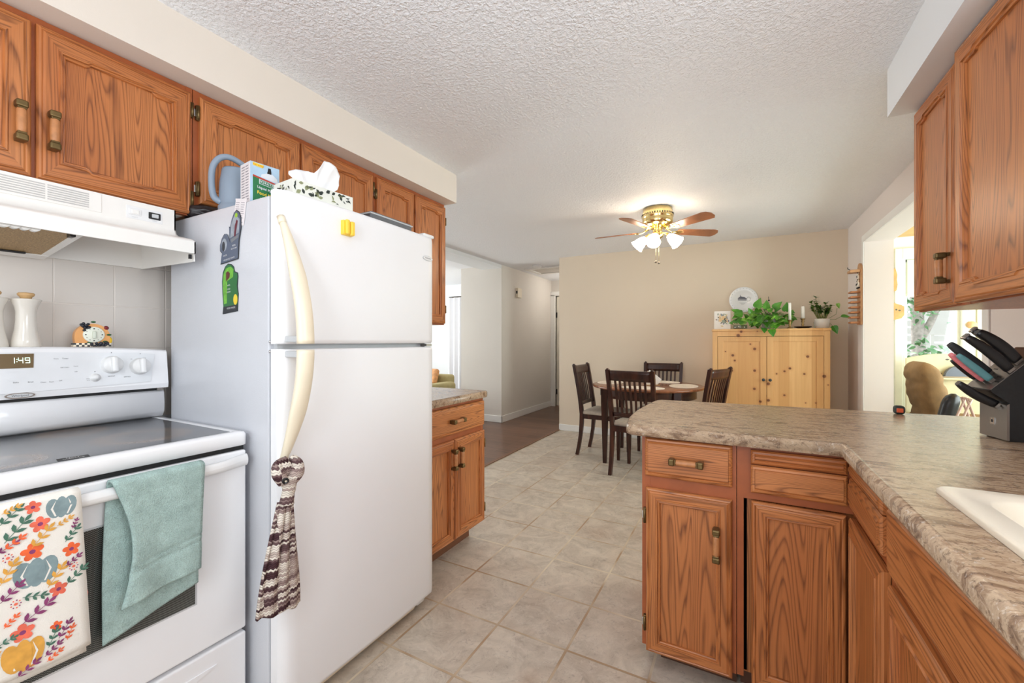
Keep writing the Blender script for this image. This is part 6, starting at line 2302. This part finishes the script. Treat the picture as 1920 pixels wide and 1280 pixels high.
zt = holder(0.436, 5.035, 'brass candle holder without a saucer beside the pothos leaves', False, 0.085)
candle(0.436, 5.035, zt, 0.172, 0.0125, 'taller thin white candle beside the pothos leaves')
zt = holder(0.548, 5.075, 'brass candle holder standing in a dark saucer beside the jade plant', True, 0.092)
candle(0.548, 5.075, zt, 0.122, 0.0165, 'shorter thick white candle beside the jade plant')
b = MB().lathe([(0.0, 0.0), (0.060, 0.0), (0.066, 0.008), (0.066, 0.045), (0.063, 0.045), (0.062, 0.010), (0.0, 0.008)], (0.0, 5.10, AZ + 0.0005), m_glass('dish_glass', (226, 236, 232), 0.16), 28, sx=1.0, sy=0.8)
b.lathe([(0.0, 0.010), (0.055, 0.010), (0.050, 0.020), (0.0, 0.022)], (0.0, 5.10, AZ + 0.0005), plain('pebbles', (176, 130, 104), 0.7, var=0.5, scale=90, bump=0.8, bscale=120), 20, sx=1.0, sy=0.8)
solo('glass_dish', b, 'clear glass dish of pebbles on the pine cabinet next to the canvas print', 'dish', (0.0, 5.10, AZ))
b = MB().tube([(0.27, 5.23, AZ + 0.09), (0.268, 5.22, AZ + 0.25), (0.262, 5.21, AZ + 0.345)], 0.0022, BLKP, 6)
b.sph((0.266, 5.212, AZ + 0.305), 0.010, BLKP, 1, 0.6, 0.7)
solo('garden_pick', b, 'thin dark plant stake rising above the pothos leaves', 'plant stake', (0.27, 5.23, AZ + 0.09))

# ================================================================== WALL RACK with painted cows
t = thing('key_rack', 'narrow wooden peg rack painted with cows on the right wall', 'rack', (0.96, 4.92, 1.65))
RK = plain('rack_wood', (196, 148, 106), 0.45, var=0.12, scale=20)
FR = frame((0.9695, 4.80, 1.372), (0, 1, 0), (-1, 0, 0))
b = MB().prism([(0.0, 0.0), (0.135, 0.0), (0.135, 0.48)] + [(0.0675 + 0.0675 * math.cos(R(a)), 0.49 + 0.0675 * math.sin(R(a))) for a in range(0, 181, 15)] + [(0.0, 0.48)], FR, 0.0, 0.022, RK)
part(t, 'board', b)
for k in range(7):
    z = 0.012 + k * 0.046
    part(t, 'peg', MB().box((0.878, 4.815, 1.372 + z), (0.948, 4.92, 1.372 + z + 0.016), plain('peg_wood', (176, 116, 74), 0.5) if k == 0 else bpy.data.materials['peg_wood'], 0.004))
b = MB().box((0.872, 4.805, 1.372 + 0.472), (0.948, 4.925, 1.372 + 0.496), RK, 0.004)
b.tube([(0.88, 4.83, 1.868), (0.862, 4.828, 1.876), (0.858, 4.826, 1.892)], 0.003, BLKP, 6)
part(t, 'top_ledge', b)
b = MB()
CWW, CWB = plain('cow_white', (236, 228, 212), 0.5), plain('cow_black', (26, 24, 26), 0.5)
for k, (y, z, s_) in enumerate(((4.845, 0.335, 1.0), (4.885, 0.335, 0.85), (4.858, 0.405, 0.9))):
    b.sph((0.942, y, 1.372 + z + 0.028 * s_), 0.020 * s_, CWW, 0.5, 1.0, 1.35)
    b.sph((0.938, y - 0.006, 1.372 + z + 0.062 * s_), 0.013 * s_, CWW, 0.6, 0.9, 1.1)
    b.sph((0.934, y + 0.006, 1.372 + z + 0.034 * s_), 0.010 * s_, CWB, 0.6, 0.8, 1.3)
    b.sph((0.934, y - 0.012, 1.372 + z + 0.068 * s_), 0.006 * s_, CWB, 0.6, 0.8, 1.2)
    for q in (-0.010, 0.010):
        b.box((0.934, y + q - 0.004, 1.372 + z - 0.006), (0.948, y + q + 0.004, 1.372 + z + 0.006), CWB)
part(t, 'cow_figures', b, 'black and white cow figures')

# ================================================================== CEILING FAN
FCN = V((-0.632, 3.82, 0))
t = thing('ceiling_fan', 'polished brass ceiling fan with wooden blades and three lit glass shades', 'ceiling fan', (FCN.x, FCN.y, CE))
b = MB().lathe([(0.0, CE), (0.105, CE), (0.122, CE - 0.006), (0.124, CE - 0.04), (0.130, CE - 0.046), (0.132, CE - 0.075), (0.128, CE - 0.085), (0.126, CE - 0.095), (0.128, CE - 0.12), (0.118, CE - 0.145), (0.085, CE - 0.165), (0.04, CE - 0.172), (0.0, CE - 0.172)], FCN, BRASS, 48)
part(t, 'motor_housing', b)
b = MB()
for k in range(40):
    a = 2 * math.pi * k / 40
    p = V((FCN.x + 0.1315 * math.cos(a), FCN.y + 0.1315 * math.sin(a), CE - 0.061))
    b.obox(p, (V((math.cos(a), math.sin(a), 0)), V((-math.sin(a), math.cos(a), 0)), Z_), (0.001, 0.004, 0.007), BLACK)
part(t, 'vent_band', b, 'ring of dark vent slots')
FBW = plain('fan_blade_wood', (150, 96, 64), 0.35, var=0.2, scale=10)
for k in range(5):
    a = R(36 + 72 * k)
    ca, sa = math.cos(a), math.sin(a)
    ax_ = V((ca, sa, 0))
    tw = R(-12)
    sd = V((-sa * math.cos(tw), ca * math.cos(tw), math.sin(tw)))
    nn = ax_.cross(sd)
    o_ = V((FCN.x, FCN.y, CE - 0.198))
    fr = lambda u, v, d=0.0, o_=o_, ax_=ax_, sd=sd, nn=nn: o_ + ax_ * u + sd * v + nn * d
    b = MB().prism([(0.175, -0.045), (0.50, -0.062), (0.535, -0.050), (0.555, -0.012), (0.548, 0.035), (0.525, 0.062), (0.175, 0.045)], fr, 0.0, 0.006, FBW)
    bl_ = part(t, 'blade', b, 'brown wooden blade')
    b = MB().tube([FCN + Z_ * (CE - 0.168) + ax_ * 0.075, fr(0.13, 0, -0.002), fr(0.19, 0, -0.004)], [0.010, 0.007, 0.006], BRASS, 8)
    b.prism([(0.16, -0.012), (0.185, -0.034), (0.225, -0.030), (0.215, -0.008), (0.245, 0.0), (0.215, 0.008), (0.225, 0.030), (0.185, 0.034), (0.16, 0.012)], fr, -0.004, 0.0, BRASS)
    part(bl_, 'blade_bracket', b, 'brass bracket')
b = MB().lathe([(0.0, CE - 0.17), (0.036, CE - 0.172), (0.040, CE - 0.19), (0.034, CE - 0.20), (0.046, CE - 0.212), (0.050, CE - 0.232), (0.042, CE - 0.25), (0.026, CE - 0.262), (0.014, CE - 0.285), (0.0, CE - 0.29)], FCN, BRASS, 36)
part(t, 'light_fitter', b)
SHADE = m_emit('lit_glass_shade', (255, 236, 208), 12.0)
for k, a in enumerate((R(195), R(268), R(345))):
    ca, sa = math.cos(a), math.sin(a)
    d = V((ca * 0.72, sa * 0.72, -0.69)).normalized()
    p0 = V((FCN.x + 0.045 * ca, FCN.y + 0.045 * sa, CE - 0.225))
    p1 = V((FCN.x + 0.078 * ca, FCN.y + 0.078 * sa, CE - 0.232))
    lk = part(t, 'lamp_arm', MB().tube([p0, p1, p1 + d * 0.035], [0.011, 0.012, 0.018], BRASS, 12))
    b = MB().lathe([(0.022, 0.0), (0.028, 0.012), (0.040, 0.035), (0.046, 0.062), (0.050, 0.085), (0.060, 0.105), (0.057, 0.105), (0.044, 0.075), (0.0, 0.05)], p1 + d * 0.030, SHADE, 28, d)
    part(lk, 'lamp_shade', b, 'glowing white bell glass shade')
for (dx, dy, L) in ((-0.014, 0.0, 0.165), (0.012, -0.006, 0.178)):
    b = MB()
    z0 = CE - 0.285
    x, y = FCN.x + dx, FCN.y + dy
    b.tube([(x, y, z0), (x, y, z0 - L)], 0.0016, BRASS, 6)
    pc = part(t, 'pull_chain', b)
    part(pc, 'pull_knob', MB().sph((x, y, z0 - L - 0.010), 0.012, plain('pull_knob_grey', (120, 112, 100), 0.4) if 'pull_knob_grey' not in bpy.data.materials else bpy.data.materials['pull_knob_grey']), 'dark grey knob')

# made-up pendant (behind the camera; added to carry the kitchen_fill light)
t = thing('fill_pendant', 'added pendant carrying the unseen fill light behind the viewpoint', 'ceiling lamp', (-0.55, -0.55, CE))
part(t, 'canopy', MB().lathe([(0.0, 0.0), (0.06, 0.0), (0.055, -0.02), (0.012, -0.025), (0.006, -0.03), (0.006, -0.34), (0.03, -0.36), (0.03, -0.40), (0.16, -0.43), (0.155, -0.432), (0.0, -0.41)], (-0.55, -0.55, CE), BRASS, 24))

b = MB().lathe([(0.0, CE), (0.07, CE), (0.068, CE - 0.022), (0.05, CE - 0.034), (0.0, CE - 0.036)], (-2.72, 5.82, 0), PLAST, 28)
solo('smoke_detector', b, 'flat white disc smoke detector on the hall ceiling', 'smoke detector', (-2.72, 5.82, CE))
t = thing('door_chime', 'small beige wall box high on the hall wall', 'wall box', (-3.13, 6.02, 2.0))
CHB = plain('chime_beige', (226, 214, 192), 0.5)
part(t, 'cover', MB().box((-3.159, 5.955, 1.925), (-3.115, 6.085, 2.075), CHB, 0.004))
part(t, 'side_slot', MB().box((-3.150, 5.951, 1.985), (-3.125, 5.956, 2.03), BLKP), 'dark side slot')

# ================================================================== LIVING ROOM
t = thing('bifold_door', 'white folding closet door standing open in the living room', 'closet door', (-5.10, 6.98, 0))
BF = plain('bifold_white', (232, 232, 236), 0.45, var=0.01)
p = V((-5.262, 6.985, 0))
for k in range(6):
    q = p + V((0.062, -0.055 if k % 2 == 0 else 0.055, 0))
    d = (q - p)
    L = d.length
    d.normalize()
    b = MB().obox(((p + q) / 2 + Z_ * 1.06), (d, V((-d.y, d.x, 0)), Z_), (L / 2, 0.008, 1.05), BF, 0.003)
    part(t, 'panel', b)
    p = q
part(t, 'pull_handle', MB().box((p.x - 0.03, p.y - 0.03, 1.0), (p.x - 0.015, p.y + 0.0, 1.16), TRIMW, 0.004))
t = thing('shelf_unit', 'tall cream shelving unit inside the open closet', 'shelves', (-5.27, 7.75, 0))
SH = plain('shelf_cream', (232, 214, 180), 0.5)
sx0, sx1, sy0, sy1 = -5.44, -5.10, 7.62, 7.89
part(t, 'side_panel', MB().box((sx0, sy0, 0), (sx0 + 0.02, sy1, 1.95), SH))
part(t, 'side_panel', MB().box((sx1 - 0.02, sy0, 0), (sx1, sy1, 1.95), SH))
part(t, 'back_panel', MB().box((sx0, sy1 - 0.012, 0), (sx1, sy1, 1.95), SH))
for z in (0.02, 0.42, 0.62, 0.82, 0.98, 1.3, 1.62, 1.93):
    part(t, 'shelf', MB().box((sx0 + 0.02, sy0, z), (sx1 - 0.02, sy1 - 0.012, z + 0.02), SH))
part(t, 'drawer', MB().box((sx0 + 0.025, sy0 - 0.01, 0.65), (sx1 - 0.025, sy1 - 0.02, 0.80), SH, 0.004))
solo('folded_mat', MB().box((-5.40, 7.64, 1.0008), (-5.15, 7.86, 1.026), plain('mat_brown', (120, 90, 66), 0.8), 0.006), 'thin brown folded item on a closet shelf', 'box', (-5.27, 7.75, 1.0008))
solo('grey_case', MB().box((-5.40, 7.64, 0.8408), (-5.18, 7.86, 0.90), plain('case_grey', (120, 116, 110), 0.6), 0.01), 'small grey case on a closet shelf below the brown item', 'box', (-5.27, 7.75, 0.8408))
t = thing('office_chair', 'tall black office chair in front of the closet shelves', 'chair', (-4.80, 7.3, 0))
b = MB().box((-4.98, 7.16, 0.62), (-4.62, 7.24, 1.10), BLKS, 0.04, 4)
part(t, 'backrest', b)
part(t, 'seat', MB().box((-5.02, 7.14, 0.42), (-4.60, 7.55, 0.52), BLKS, 0.03, 3))
part(t, 'post', MB().lathe([(0.03, 0.08), (0.03, 0.42)], (-4.80, 7.36, 0), BLKP, 14))
for k in range(5):
    a = 2 * math.pi * k / 5 + 0.3
    part(t, 'leg', MB().tube([(-4.80, 7.36, 0.09), (-4.80 + 0.24 * math.cos(a), 7.36 + 0.24 * math.sin(a) * 0.9, 0.03)], [0.022, 0.018], BLKP, 8).sph((-4.80 + 0.24 * math.cos(a), 7.36 + 0.24 * math.sin(a) * 0.9, 0.028), 0.027, BLKP))
OL = plain('olive_fabric', (172, 158, 112), 0.9, var=0.08, bump=0.2, bscale=300)
t = thing('sofa', 'olive sofa in the living room seen over the short worktop', 'sofa', (-4.5, 5.2, 0))
part(t, 'base', MB().box((-5.3, 4.9, 0.0), (-4.22, 5.85, 0.42), OL, 0.04, 3))
part(t, 'backrest', MB().box((-5.3, 5.68, 0.36), (-4.30, 5.90, 0.66), OL, 0.05, 4))
part(t, 'armrest', MB().box((-4.36, 4.86, 0.36), (-4.14, 5.72, 0.555), OL, 0.06, 4))
part(t, 'seat_cushion', MB().box((-5.28, 4.92, 0.40), (-4.38, 5.66, 0.50), OL, 0.05, 3))
b = MB().obox((-4.62, 5.60, 0.635), (V((1, 0, 0)), V((0, 0.35, 0.94)), V((0, -0.94, 0.35))), (0.17, 0.13, 0.05), plain('cushion_print', (206, 150, 104), 0.9, var=0.25, scale=24), 0.045, 4)
solo('throw_pillow', b, 'tan patterned throw pillow on the olive sofa', 'pillow', (-4.62, 5.60, 0.50))

# ================================================================== SUNROOM
BRW = plain('brown_velour', (128, 98, 62), 0.85, var=0.12, scale=14, bump=0.3, bscale=260)
t = thing('recliner', 'tan velour recliner armchair seen over the worktop through the wide opening', 'armchair', (1.55, 5.05, 0))


def rec_back(u, v):
    """puffy backrest, v up, u round its section"""
    a = 2 * math.pi * u
    z = 0.42 + 0.62 * v
    xc = 1.505 - 0.10 * v ** 1.2
    sh = 1.0 if v < 0.72 else math.sqrt(max(0.0, 1 - ((v - 0.72) / 0.281) ** 2))
    puff = 0.95 + 0.26 * abs(math.sin(v * math.pi * 2.6 + 0.4)) ** 0.7 + 0.035 * math.sin(v * 46 + 3 * math.sin(a * 3))
    hx, hy = 0.088 * max(0.05, sh) * puff, 0.24 * (0.55 + 0.45 * sh)
    cc, ss = math.cos(a), math.sin(a)
    return (xc + hx * abs(cc) ** 0.7 * (1 if cc > 0 else -1), 5.05 + hy * abs(ss) ** 0.6 * (1 if ss > 0 else -1), z)


b = MB().grid(rec_back, 36, 48, BRW, close_u=True)
top_ring = [rec_back(k / 36, 1.0) for k in range(36)]
b.face(top_ring, BRW, True)
part(t, 'backrest', b)
part(t, 'seat', MB().box((1.44, 4.84, 0.22), (1.96, 5.30, 0.46), BRW, 0.06, 4))
for y in (4.74, 5.30):
    part(t, 'armrest', MB().box((1.42, y, 0.0), (1.98, y + 0.12, 0.56), BRW, 0.05, 4))
part(t, 'base', MB().box((1.44, 4.86, 0.03), (1.92, 5.28, 0.22), BRW, 0.02))
t = thing('desk_chair', 'black padded chair back between the recliner and the knife block', 'chair', (1.56, 4.62, 0))
b = MB()


def blk(u, v):
    a = 2 * math.pi * u
    z = 0.46 + 0.345 * v
    k = 1.0 if v < 0.75 else math.sqrt(max(0.0, 1 - ((v - 0.75) / 0.25) ** 2)) * 0.75 + 0.25
    xc = 1.415 + 0.075 * v
    return (xc + 0.055 * k * math.cos(a), 4.62 + 0.045 * k * math.sin(a), z)


b.grid(blk, 24, 18, BLKP, close_u=True)
b.face([blk(k / 24, 1.0) for k in range(24)], BLKP, True)
part(t, 'backrest', b)
part(t, 'seat', MB().box((1.40, 4.42, 0.40), (1.76, 4.72, 0.465), BLKP, 0.03, 3))
for (x, y) in ((1.43, 4.45), (1.73, 4.45), (1.43, 4.69), (1.73, 4.69)):
    part(t, 'leg', MB().tube([(x, y, 0.40), (x, y, 0.0)], 0.013, BLKP, 8))
PY2 = plain('pale_knotty_pine', (212, 202, 164), 0.5, var=0.12, scale=8)
KNOTM = plain('knot_dark', (86, 80, 70), 0.5)
t = thing('pine_headboard', 'pale yellow knotty pine board with an arched top behind the recliner', 'board', (1.68, 5.45, 0))
FH = frame((0, 5.46, 0), (1, 0, 0), (0, -1, 0))
arc_ = [(1.42, 0.0), (2.00, 0.0), (2.00, 0.98)] + [(2.00 - 0.58 * k / 12, 1.02 + 0.085 * math.sin(math.pi * (0.15 + 0.72 * (1 - k / 12)))) for k in range(13)] + [(1.42, 0.93)]
part(t, 'board', MB().prism(arc_, FH, 0.0, 0.03, PY2))
b = MB()
for (x, z, rx, rz) in ((1.655, 0.915, 0.020, 0.012), (1.60, 0.80, 0.012, 0.009), (1.71, 1.05, 0.014, 0.008)):
    b.prism(ell(x, z, rx, rz, 16), FH, 0.03, 0.0305, KNOTM)
part(t, 'knot', b, 'dark wood knots')
part(t, 'ledge', MB().box((1.60, 5.355, 0.865), (1.92, 5.43, 0.885), PY2, 0.004))
b = MB()


def visor(u, v):
    a = math.pi * u
    return (1.775 + 0.095 * math.cos(a) * (1 - 0.0 * v), 5.395 - 0.028 + 0.055 * v, 0.8865 + 0.095 * math.sin(a) * (1 - 0.25 * v))


b.prism([(1.775 + 0.095 * math.cos(R(a)), 0.8865 + 0.105 * math.sin(R(a))) for a in range(0, 181, 10)], frame((0, 5.427, 0), (1, 0, 0), (0, -1, 0)), 0.0, 0.05, plain('cap_grey', (112, 118, 130), 0.8, var=0.06))
b.prism([(1.66, 0.8865), (1.87, 0.8865), (1.87, 0.898), (1.66, 0.895)], frame((0, 5.38, 0), (1, 0, 0), (0, -1, 0)), 0.0, 0.025, plain('cap_tan', (170, 150, 124), 0.8))
solo('sun_cap', b, 'grey rounded cap on the ledge of the pale pine board', 'cap', (1.775, 5.40, 0.8865))
t = thing('folding_stand', 'pinkish folding tray stand with crossed legs beside the knife block', 'stand', (1.44, 4.26, 0))
FW = plain('stand_wood', (190, 160, 148), 0.5)
for (x0, x1, y) in ((1.19, 1.450, 4.20), (1.66, 1.425, 4.20), (1.19, 1.465, 4.33), (1.66, 1.440, 4.33)):
    part(t, 'leg', MB().tube([(x0, y, 0.0), (x1, y, 0.81)], 0.008, FW, 8))
part(t, 'cross_bar', MB().tube([(1.440, 4.19, 0.805), (1.450, 4.34, 0.805)], 0.008, FW, 8))
b = MB()
HP = plain('plaque_pine', (190, 154, 96), 0.5, var=0.14, scale=18)
FPq = frame((0, YS - 0.031, 0), (1, 0, 0), (0, -1, 0))
b.prism([(1.360, 1.435), (1.440, 1.455), (1.462, 1.49), (1.462, 1.575), (1.44, 1.59), (1.36, 1.622)], FPq, 0.0, 0.02, HP)
b.prism(ell(1.40, 1.545, 0.008, 0.008, 12), FPq, 0.02, 0.0203, KNOTM)
b.prism(ell(1.425, 1.535, 0.010, 0.008, 12), FPq, 0.02, 0.0203, KNOTM)
solo('wood_plaque', b, 'golden pine plaque hanging on the sunroom window trim', 'plaque', (1.41, YS - 0.03, 1.53))
b = MB().prism([(1.355, 1.72), (1.402, 1.74), (1.410, 1.80), (1.404, 1.85), (1.408, 1.90), (1.395, 1.96), (1.355, 1.99)], FPq, 0.0, 0.02, HP)
solo('wood_plaque', b, 'narrow golden pine cut-out above the lower plaque on the window trim', 'plaque', (1.38, YS - 0.03, 1.85))
b = MB().lathe([(0.0, 0.0), (0.026, 0.0), (0.028, 0.004), (0.028, 0.05), (0.024, 0.056), (0.0, 0.056)], (1.955, YS - 0.0005, 1.38), WOODK, 20, (0, -1, 0), sx=1.25, sy=1.25)
solo('wooden_block', b, 'square-ended light wood knob on the sunroom wall right of the window', 'wooden block', (1.955, YS, 1.38))
struct('trim_7', MB().box((1.94, YS - 0.012, 0.0), (1.99, YS, 2.2), W_SUN, 0.003).box((2.00, YS - 0.018, 0.0), (2.05, YS, 2.2), plain('panel_cream', (232, 226, 196), 0.5), 0.003))

# ================================================================== OUTSIDE THE SUNROOM WINDOW
GRD = plain('pale_paving', (222, 218, 208), 0.9, var=0.08)
struct('ground_outside', B((-1.5, 5.84, -0.35), (9.0, 22.0, -0.25), GRD))
LG1, LG2 = m_leaf('shrub_leaf', (46, 100, 58), (96, 150, 92)), m_leaf('shrub_leaf_pale', (100, 160, 112), (150, 200, 150))


def shrub(x, y, rx, ry, h_, n_, label, seed):
    t_ = thing('shrub', label, 'shrub', (x, y, -0.25), 'shrubs outside the sunroom window')
    mb = MB()
    rr = random.Random(seed)
    for k in range(n_):
        a, e = rr.uniform(0, 6.28), math.acos(rr.uniform(-0.1, 1))
        q = rr.uniform(0.65, 1.05)
        p = V((x + rx * q * math.sin(e) * math.cos(a), y + ry * q * math.sin(e) * math.sin(a), -0.2 + h_ * q * math.cos(e)))
        d = V((rr.uniform(-1, 1), rr.uniform(-1, 0.4), rr.uniform(-0.8, 0.6))).normalized()
        L = rr.uniform(0.07, 0.14)
        heart(mb, p, d, (rr.uniform(-.5, .5), -0.6, 0.8), L, L * 0.6, LG1 if rr.random() < 0.5 else LG2, 0.1)
    part(t_, 'foliage', mb)
    part(t_, 'stem', MB().tube([(x, y, -0.25), (x, y, h_ * 0.4)], 0.03, plain('bark_' + str(seed), (96, 84, 72), 0.9), 8))


shrub(2.38, 8.3, 0.50, 0.35, 1.40, 800, 'leafy green shrub at the left of the view through the sunroom window', 31)
shrub(3.25, 9.0, 0.7, 0.4, 1.46, 900, 'leafy green shrub behind the recliner in the sunroom window view', 32)
shrub(4.35, 11.4, 0.5, 0.4, 1.75, 320, 'paler green shrub by the white siding outside', 33)
BARK = plain('tree_bark', (186, 180, 178), 0.95, var=0.3, scale=16, bump=0.8, bscale=40)
t = thing('tree', 'grey barked tree trunk with leaves outside the sunroom window', 'tree', (2.98, 10.2, -0.25))
part(t, 'trunk', MB().tube([(2.98, 10.6, -0.25), (2.95, 10.6, 0.9), (2.92, 10.6, 1.9), (2.86, 10.6, 3.6)], [0.15, 0.105, 0.09, 0.07], BARK, 14)
     .tube([(2.94, 10.6, 1.2), (3.14, 10.55, 1.7), (3.3, 10.5, 2.5)], [0.07, 0.055, 0.04], BARK, 10))
mb = MB()
rr = random.Random(8)
for k in range(420):
    p = V((2.75 + rr.gauss(0, 0.30), 10.3 + rr.uniform(-0.3, 0.2), 1.95 + rr.gauss(0, 0.22))) if k < 170 else V((2.9 + rr.gauss(0, 0.9), 10.5 + rr.gauss(0, 0.5), 3.5 + rr.gauss(0, 0.5)))
    L = rr.uniform(0.06, 0.11)
    heart(mb, p, V((rr.uniform(-1, 1), rr.uniform(-1, .3), rr.uniform(-1, .5))).normalized(), (0, -0.5, 0.8), L, L * 0.6, LG2 if k % 3 else LG1, 0.1)
part(t, 'foliage', mb)
SID = plain('white_siding', (222, 224, 224), 0.6)
t = thing('garden_fence', 'white slatted fence far outside the sunroom window', 'fence', (3.4, 12.6, -0.25))
for k in range(12):
    part(t, 'slat', MB().box((1.6, 12.6, 0.2 + k * 0.17), (5.6, 12.63, 0.33 + k * 0.17), SID))
for x in (1.7, 3.6, 5.5):
    part(t, 'post', MB().box((x, 12.63, -0.25), (x + 0.09, 12.72, 2.3), SID))
t = thing('yard_sign', 'blank white board standing outside the sunroom window', 'sign', (3.45, 11.4, -0.25))
part(t, 'panel', MB().box((3.28, 11.4, 1.35), (3.82, 11.43, 1.92), SID, 0.01))
for x in (3.36, 3.7):
    part(t, 'post', MB().box((x, 11.43, -0.25), (x + 0.05, 11.47, 1.9), SID))
